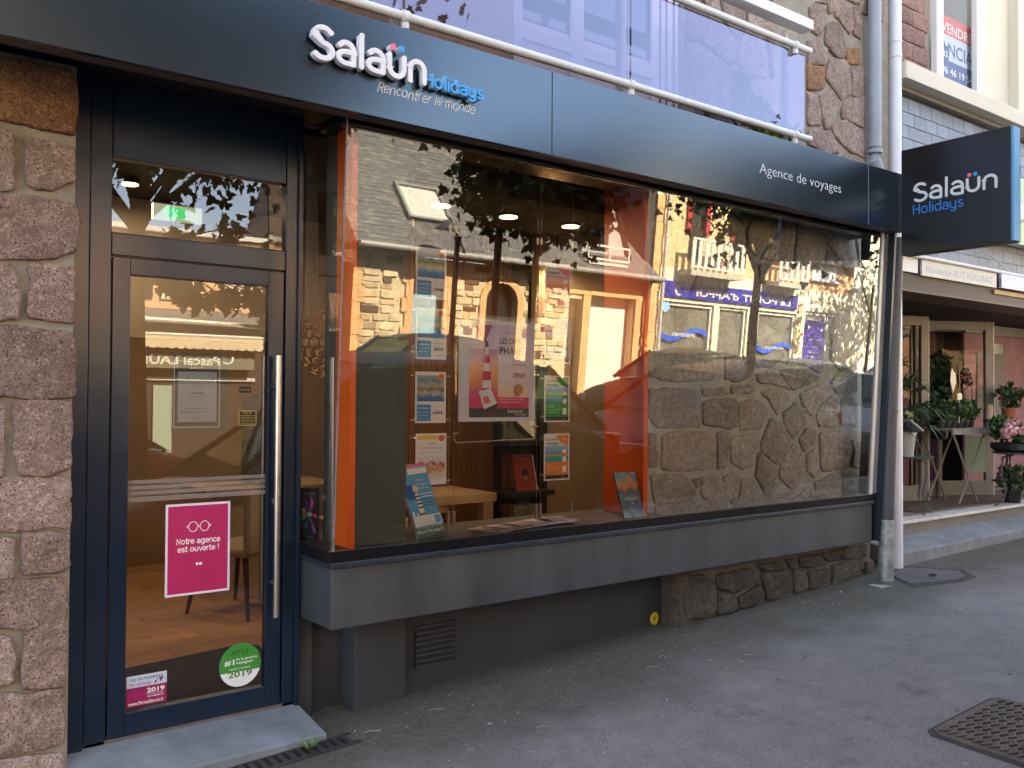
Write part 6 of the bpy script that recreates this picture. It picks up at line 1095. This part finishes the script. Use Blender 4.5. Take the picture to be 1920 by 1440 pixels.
# ---- low shop with cream awning, seen in the door glass
hc=thing('awning_shop_house',(4.5,FY,.0),'orange rendered house with a ground floor shop and a cream scalloped awning across the street','building')
b=MB(); b.box(-12,8.0,FY-6,FY-1.0,3.2,4.85,mow); b.build('upper_wall',hc); b=MB(); b.box(-12,3.7,FY-6,FY-1.2,4.86,10.5,M('brown_upper_render',(.16,.11,.08),.8,nz=(2,.1))); b.build('added_dark_storeys',hc); b=MB(); b.box(-12,8.0,FY-.95,FY-.9,4.85,4.95,mwf2); b.build('cornice',hc)  # brown upper storeys out of view, added to darken the fascia's left reflection
b=MB(); b.box(-12,8.0,FY-5.5,FY-.3,-.9,2.95,M('dark_shopfront',(.05,.035,.025),.5)); b.build('ground_floor_wall',hc)
b=MB(); b.add([(-12,FY+.25,2.98),(8.1,FY+.25,2.98),(8.1,FY-1,3.32),(-12,FY-1,3.32)],[(0,1,2,3)],msr); b.build('lean_to_roof',hc); b=MB(); b.tube([(-12,FY+.3,2.97),(4.4,FY+.3,2.97),(5.6,FY+.25,2.96),(8.0,FY-.1,2.94)],.05,M('white_gutter',(.55,.5,.4),.4),n=8); b.build('gutter',hc)
for x0,x1,m in ((4.35,4.75,mdg),(4.9,5.55,M('white_shutter_warm',(.7,.62,.48),.5)),(6.2,7.2,M('white_shutter_warm',(.7,.62,.48))),(2.2,3.3,mdg),(-1,.2,mdg),(-5,-3.6,mdg)): b=MB(); b.box(x0,x1,FY-1.0,FY-.95,3.5,4.75,m); b.build('upper_window',hc)
aw=thing('awning',(5.4,FY,2.4),'cream scalloped shop awning above the lettered shop front','awning'); mawn=M('cream_canvas',(.72,.58,.36),.8)
b=MB(); ax0,ax1=3.2,6.62; b.add([(ax0,FY-.28,2.82),(ax1,FY-.28,2.82),(ax1,FY+.14,2.72),(ax0,FY+.14,2.72)],[(0,1,2,3)],mawn); b.build('canvas',aw)
b=MB(); n=20
for k in range(n):
    xa=ax0+(ax1-ax0)*k/n; w_=(ax1-ax0)/n; pts=[(xa,2.72),(xa,2.50)]+[(xa+w_/2-w_/2*math.cos(PI*q/6),2.50-.05*math.sin(PI*q/6)) for q in range(1,6)]+[(xa+w_,2.50),(xa+w_,2.72)]
    b.add([(a,FY+.142,c_) for a,c_ in pts],[tuple(range(len(pts)))],mawn)
b.build('valance',aw); b=MB(); b.tube([(ax0,FY+.13,2.72),(ax1,FY+.13,2.72)],.03,mwf2,n=8); b.build('front_bar',aw)
poster('shop_name_fascia','grey shop fascia with cream name lettering below the awning','sign',None,(6.5,FY-.02,2.08),OX,Z_,4.2,.36,M('grey_fascia',(.20,.19,.13),.6),[('t',.167,.22,.72,'Pascal LAURENT',M('cream_letter',(.75,.7,.5)),'L',.50,.02),('t',.10,.3,.8,'C',m_wh,'L',.05)],th=.26)
b=MB(); b.box(4.6,4.95,FY-.28,FY-.25,.2,1.75,M('pale_green_panel',(.35,.42,.30),.6)); b.box(2.5,6.6,FY-.28,FY-.24,1.85,1.92,mwf2); b.build('shop_panel',hc)
# ---- street lamp
def lampost(x,y,label,z=3.75):
    t=thing('street_lamp',(x,y,0),label,'street lamp','grey street lamps across the road'); mm=M('lamp_post_grey',(.06,.06,.055),.5); g0=gz(x,.95)
    b=MB(); b.tube([(x,y,g0),(x,y,2.0),(x,y,z)],[.06,.045,.035],mm,n=10); b.build('post',t,auto=True); b=MB(); b.tube([(x,y,z-.9),(x-.35,y,z-.35),(x-.8,y,z+.3)],.025,mm,n=8); b.build('arm',t); b=MB(); b.lathe((x-.85,y,z-.28),[(.02,.12),(.22,.04),(.26,0)],mm,n=20); b.build('lamp_shade',t,auto=True)
lampost(23.0,-6.45,'grey street lamp far along the road before the cream house')
t=thing('lamp_shadow_shape',(10.6,FY,3.3),'disc and long slanting arm at the stone house eaves standing in for a lamp shadow','lamp'); mm=M('lamp_post_grey',(.06,.06,.055))  # dark disc and arm stand in for a lamp's shadow on the roof
b=MB(); b.tube([(10.72,-8.9,2.95),(10.6,-8.55,3.35),(9.85,-8.1,4.05)],.03,mm,n=8); b.build('arm',t); b=MB(); b.lathe((9.80,-8.1,3.80),[(.27,0),(.25,.03),(.05,.2)],mm,n=22); b.build('lamp_shade',t,auto=True)
for x,h_,r_,lab in ((4.13,2.62,.026,'thin dark sign post on the pavement edge, left one before the stone house'),(4.56,3.6,.036,'dark lamp post on the pavement edge in front of the arched door')):
    t=thing('post',(x,1.15,gz(x,1.15)),lab,'post'); b=MB(); b.tube([(x,1.15,gz(x,1.15)),(x,1.15,1.2),(x,1.15,h_)],[r_*1.5,r_,r_*.9],mm,n=10); b.build('shaft',t,auto=True); b=MB(); b.tube([(x,1.15,h_),(x,1.15,h_+.03)],r_*1.3,mm,n=10); b.build('cap',t)
# ---- trees
leafs=[M('maple_leaf_dark',(.035,.065,.018),.6),M('maple_leaf_mid',(.06,.10,.025),.6),M('maple_leaf_pale',(.11,.15,.03),.6)]; mbark=M('brown_bark',(.075,.055,.04),.9,nz=(10,.3),bump=(20,.8,.01))  # three leaf greens, picked at random per leaf
LS=[(0,0),(.16,.10),(.45,.02),(.40,.22),(.52,.42),(.26,.48),(.22,.70),(.0,1.0),(-.22,.70),(-.26,.48),(-.52,.42),(-.40,.22),(-.45,.02),(-.16,.10)]
def tree(x,y,ht,rad,zc,n,label,seed,trunk=.11,lsz=.15,low=0,fork=None,extra=()):
    r=random.Random(seed); t=thing('maple_tree',(x,y,gz(x,.95)-.1),label,'tree','young street maples along the road'); g0=gz(x,.95)-.15
    b=MB(); zf=fork or zc-rad[2]*.75; b.tube([(x,y,g0),(x+.03,y,g0+.8),(x-.02,y,zf),(x+.03,y,ht*.8)],[trunk*1.15,trunk,trunk*.85,trunk*.3],mbark,n=12); b.build('trunk',t,auto=True)
    tips=[]; b=MB()
    for k in range(15):
        a=k*2.4+r.uniform(-.3,.3); e=r.uniform(-.25,.9) ; q=r.uniform(.6,.95); tip=Vector((x+math.cos(a)*rad[0]*q*math.sqrt(max(0,1-e*e)),y+math.sin(a)*rad[1]*q*math.sqrt(max(0,1-e*e)),zc+e*rad[2]*q)); s0=Vector((x,y,min(max(zf,zf+(tip.z-zf)*.35),ht*.75))); mid=s0.lerp(tip,.5)+Vector((0,0,.15)); b.tube([s0,mid,tip],[trunk*.42,trunk*.2,.008],mbark,n=6); tips.append(tip); tips.append(mid)
        for q2 in range(3):
            tp=mid.lerp(tip,r.uniform(.2,.9))+Vector((r.uniform(-1,1)*rad[0]*.3,r.uniform(-1,1)*rad[1]*.3,r.uniform(-.3,.4)*rad[2])); b.tube([mid.lerp(tip,r.uniform(.1,.7)),tp],[.012,.004],mbark,n=4); tips.append(tp)
    ext=[]
    for e_ in extra:
        tp=Vector(e_); s0=Vector((x,y,zf+.25)); b.tube([s0,s0.lerp(tp,.5)+Vector((0,0,.22)),tp],[trunk*.3,trunk*.13,.005],mbark,n=6); ext.append(tp)
    b.build('limbs',t)
    b=MB(); 
    for k in range(n):
        q5=ext and k%11==0; c=r.choice(ext) if q5 else r.choice(tips); sg=.085 if q5 else .20*min(rad[0],rad[2])+.03; p=c+Vector((r.gauss(0,sg),r.gauss(0,sg),r.gauss(0,sg*.8)))
        d=Vector((r.uniform(-1,1),r.uniform(-1,1),r.uniform(-1.6,.2))).normalized(); s=d.cross(Vector((r.uniform(-1,1),r.uniform(-1,1),r.uniform(-1,1)))); 
        if s.length<.1: continue
        s.normalize(); u=s.cross(d); z=lsz*r.uniform(.6,1.25); b.add([p+s*(a*z)+d*(c_*z)+u*(abs(a)*z*.25) for a,c_ in LS],[tuple(range(14))],r.choice(leafs))
    v=b.build('crown',t); v['kind']='stuff'
tree(5.0,1.15,4.0,(.98,.5,.60),3.14,3800,'young maple with a dense dark crown on the pavement edge, mirrored before the skylight',1,.042,.095,fork=2.3)
tree(8.2,1.15,4.9,(1.2,.7,1.0),3.62,2600,'open crowned young maple on the pavement edge, mirrored before the blue shop sign',2,.062,.095,fork=2.1)
tree(11.4,1.2,5.6,(1.5,.9,1.2),3.95,2400,'tall young maple on the pavement edge further up the street',8,.07,.10,fork=2.3)
tree(2.36,-1.3,7.6,(2.3,1.3,1.75),5.0,7400,'large maple with a thick trunk beside the road, mirrored in the glass door',3,.115,.125,fork=2.45,extra=[(2.66,-1.25,2.82),(2.84,-1.2,2.66),(3.02,-1.25,2.60),(3.3,-1.25,2.62),(3.55,-1.2,2.68),(3.72,-1.25,2.58),(3.95,-1.2,2.85),(3.2,-1.2,2.95),(3.6,-1.2,3.0),(2.7,-1.2,3.2),(3.9,-1.2,3.3),(3.3,-1.2,3.4)])
tree(-1.6,-1.7,8.4,(1.9,1.4,2.6),5.2,3600,'unseen maple added left of the photographer to darken the fascia reflection',9,.15,.15)  # tree out of view, added so the fascia's left end reflects dark
tree(-6.5,-5,8,(2.4,2.2,2.4),5.2,2600,'maple tree further down the road to the left',4,.16,.17)
tree(27,-6.0,8.5,(2.6,2.2,2.4),5.4,2200,'maple tree far up the road beyond the cream house',6,.16,.17)
# ---- parked cars
mtyre=M('tyre_rubber',(.02,.02,.02),.8); mrim=M('alloy_rim',(.45,.45,.46),.3,.8); mcg=glass('car_glass',(.28,.35,.32),.10,gt=(.6,.8,.8)); mblk=M('black_plastic_trim',(.02,.02,.022),.5); mcab=M('cabin_dark',(.02,.02,.02),.8)
def car(x,y,rz,color,label,L=4.0,W=1.74,H=1.48,hatch=True,name='parked_car',wa=1.02,wf=1.78):
    t=thing(name,(0,0,0),label,'car','cars parked along both kerbs'); mpn=M('car_paint_'+''.join('%02d'%int(c*99) for c in color),color,.38,0,spec=.28)
    # stations along x: (x, half width, sill z, shoulder z, deck z)
    S=[(0,.52,.34,.52,.58),(.06,.72,.26,.62,.68),(.25,.82,.22,.70,.76),(.62,.87,.20,.78,.86),(1.05,.87,.20,.86,.95),(1.6,.87,.20,.90,.98),(2.6,.87,.20,.93,1.0),(L-.75,.87,.20,.97,1.03),(L-.30,.84,.22,.97,1.02),(L-.06,.76,.28,.86,.93),(L,.60,.36,.72,.78)]
    vs=[];fs=[]; k=11
    for sx,hw,zs,zh,zd in S:
        half=[(-hw*.82,zs),(-hw,zs+.10),(-hw*1.0,(zs+zh)/2),(-hw*.985,zh),(-hw*.90,zd)]
        ring=half+[(0,zd+.025)]+[(-a,z) for a,z in half[::-1]]
        vs+=[(sx-L/2,a,z) for a,z in ring]
    for i in range(len(S)-1):
        for j in range(k-1): fs.append((i*k+j,(i+1)*k+j,(i+1)*k+j+1,i*k+j+1))
        fs.append((i*k+k-1,(i+1)*k+k-1,(i+1)*k,i*k))
    fs.append(tuple(range(k))); fs.append(tuple(range((len(S)-1)*k,len(S)*k))[::-1])
    b=MB(); b.add(vs,fs,mpn); body=b.build('body',t); 
    for p in body.data.polygons: p.use_smooth=True
    md=body.modifiers.new('sub','SUBSURF'); md.levels=1; md.render_levels=1
    h=L/2; A,B=(wa-h,.96),(wf-h,H-.05); Cc,D=((L-.95-h) if hatch else (L-1.35-h),H-.06),((L-.28-h) if hatch else (L-.65-h),1.03); wr,wb=.60,.78
    P=lambda p,w_:[Vector((p[0],-w_,p[1])),Vector((p[0],w_,p[1]))]
    a,bq,c_,dq=P(A,wb),P(B,wr),P(Cc,wr),P(D,wb)
    b=MB(); rf=[(B[0]-.02,H-.06),(B[0]+.3,H),((B[0]+Cc[0])/2,H+.02),(Cc[0]-.2,H-.01),(Cc[0]+.05,H-.07)]; vs=[];fs=[]
    for rx,z in rf: vs+=[(rx,-wr-.035,z-.045),(rx,-wr*.8,z+.0),(rx,0,z+.02),(rx,wr*.8,z),(rx,wr+.035,z-.045)]
    for i in range(len(rf)-1):
        for j in range(4): fs.append((i*5+j,i*5+j+1,(i+1)*5+j+1,(i+1)*5+j))
    b.add(vs,fs,mpn); r_=b.build('roof',t,smooth=True)
    b=MB(); b.add([a[0],a[1],bq[1],bq[0]],[(0,1,2,3)],mcg); b.build('windscreen',t); b=MB(); b.add([c_[0],c_[1],dq[1],dq[0]],[(0,1,2,3)],mcg); b.build('rear_window',t)
    mx_=(B[0]+Cc[0])/2+.05; mb2=mx_
    for s in (0,1):
        for q0,q1,r0,r1 in (((A[0],A[1]),(mb2,.98),(mb2,H-.07),(B[0],B[1])),((mb2+.06,.98),(D[0],D[1]),(Cc[0],Cc[1]),(mb2+.06,H-.07))):
            sg=-1 if s==0 else 1; b=MB(); b.add([(q0[0],sg*wb,q0[1]),(q1[0] if q1 else 0,sg*wb,q1[1]),(r0[0],sg*wr,r0[1]),(r1[0],sg*wr,r1[1])],[(0,1,2,3)],mcg); b.build('side_window',t)
    b=MB()
    for s in (0,1):
        for p,q in ((a[s],bq[s]),(c_[s],dq[s])): b.tube([p,q],.035,mpn,n=6)
        sg=-1 if s==0 else 1; b.tube([(mb2+.03,sg*wb,.97),(mb2+.03,sg*wr,H-.06)],.035,mblk,n=6)
    b.build('pillars',t)
    b=MB(); mch=M('highlight_trim_metal',(.7,.7,.7),.25,.9)  # bright metal tubes added along the windows to give light highlight lines
    for sg in (-1,1): b.tube([(A[0]-.05,sg*(wb+.012),.975),(D[0]+.05,sg*(wb+.012),1.035)],.009,mch,n=5); b.tube([(A[0]+.05,sg*(wb-.01),1.02),(B[0],sg*(wr+.04),H-.075),(Cc[0],sg*(wr+.04),H-.085)],.008,mch,n=5)
    b.build('highlight_trim',t)
    b=MB(); b.box(-.3,.0,-.45,.45,.5,1.05,mcab); b.box(.75,1.0,-.6,.6,.5,1.0,mcab); b.build('seats',t)
    for sx in (-h+.78,h-.72):
        for s in (-1,1):
            b=MB(); b.lathe((sx,s*(.87-.19 if s>0 else .87),.31) if False else (sx,s*.78,.31),[(.20,-.10),(.305,-.09),(.315,0),(.305,.09),(.20,.10)],mtyre,n=22,ex=X_,ey=-Z_ if s>0 else Z_); wh=b.build('wheel',t,auto=True); b=MB(); b.lathe((sx,s*.86,.31),[(.03,.02),(.19,.012),(.205,.0)],mrim,n=16,ex=X_,ey=-Z_ if s>0 else Z_); b.build('rim',wh)
    for s in (-1,1):
        b=MB(); b.obox((-h+.13,s*.62,.64),Vector((.8,s*.6,0)).normalized(),Vector((-s*.6,.8,0)).normalized(),Z_,.16,.06,.06,M('headlight_glass',(.6,.62,.64),.1)); b.build('headlight',t,bevel=.02)
        b=MB(); b.obox((h-.09,s*.68,.86),Vector((.9,-s*.4,0)).normalized(),Vector((s*.4,.9,0)).normalized(),Z_,.08,.08,.11,M('taillight_red',(.35,.01,.01),.2)); b.build('taillight',t,bevel=.02)
        b=MB(); b.obox((A[0]+.35,s*.93,1.0),X_,Y_,Z_,.06,.09,.065,mpn); b.build('mirror',t,bevel=.03)
        b=MB(); b.box(-h+1.1,h-1.1,s*.872-.008,s*.872+.008,.50,.55,mblk); b.build('side_strip',t)
    b=MB(); b.box(-h-.02,-h+.10,-.45,.45,.30,.42,mblk); b.build('grille',t,bevel=.02)
    t.scale=(1,W/1.74,1); z=gz(x,.95)-.12; t.location=(x,y,z); t.rotation_euler=(0,-.02,rz); return t
N0=(.012,.014,.018)
def put(x,y,rz,col_,lab,L,W=1.74,H=1.48,hatch=True,zs=1.0,wa=1.02,wf=1.78):
    t=car(x,y,rz,col_,lab,L,W,H,hatch,wa=wa,wf=wf); t.scale.z=zs; return t
put(4.0,.05,0,N0,'black rounded family car parked at the near kerb beside the photographer',5.2,1.78,1.72,True,1.0,1.18,2.25)
put(9.0,-.15,0,(.055,.06,.06),'dark grey hatchback parked at the near kerb facing the stone wall',4.1,1.74,1.50,True,1.04)
put(13.8,-.2,0,(.30,.31,.33),'silver hatchback parked further up the near kerb',4.1)
put(2.55,-5.3,PI,(.20,.012,.015),'dark red car parked opposite the glass door',4.0,1.74,1.46,True,1.05)
put(7.5,-5.2,0,(.03,.035,.045),'charcoal estate car parked before the stone house window',4.2,1.78,1.52,True,1.1)
put(12.6,-3.9,0,(.05,.035,.03),'dark brown hatchback before the garage door',4.0,1.74,1.48,True,1.08)
put(17.2,-4.3,PI,(.60,.60,.58),'white saloon in front of the blue shop sign',4.4,1.78,1.44,False)
put(22.1,-4.6,0,(.45,.46,.47),'silver car before the violet panel',4.2)
put(11.9,-1.9,0,(.10,.11,.12),'grey saloon passing in the middle of the road',4.4,1.78,1.46,False,1.04)
b=MB(); b.box(26.3,60,FY-6,FY-.2,-.5,8.5,mcr2); tag(b.build('far_house'),'plain warm cream house closing the far side of the road','building')
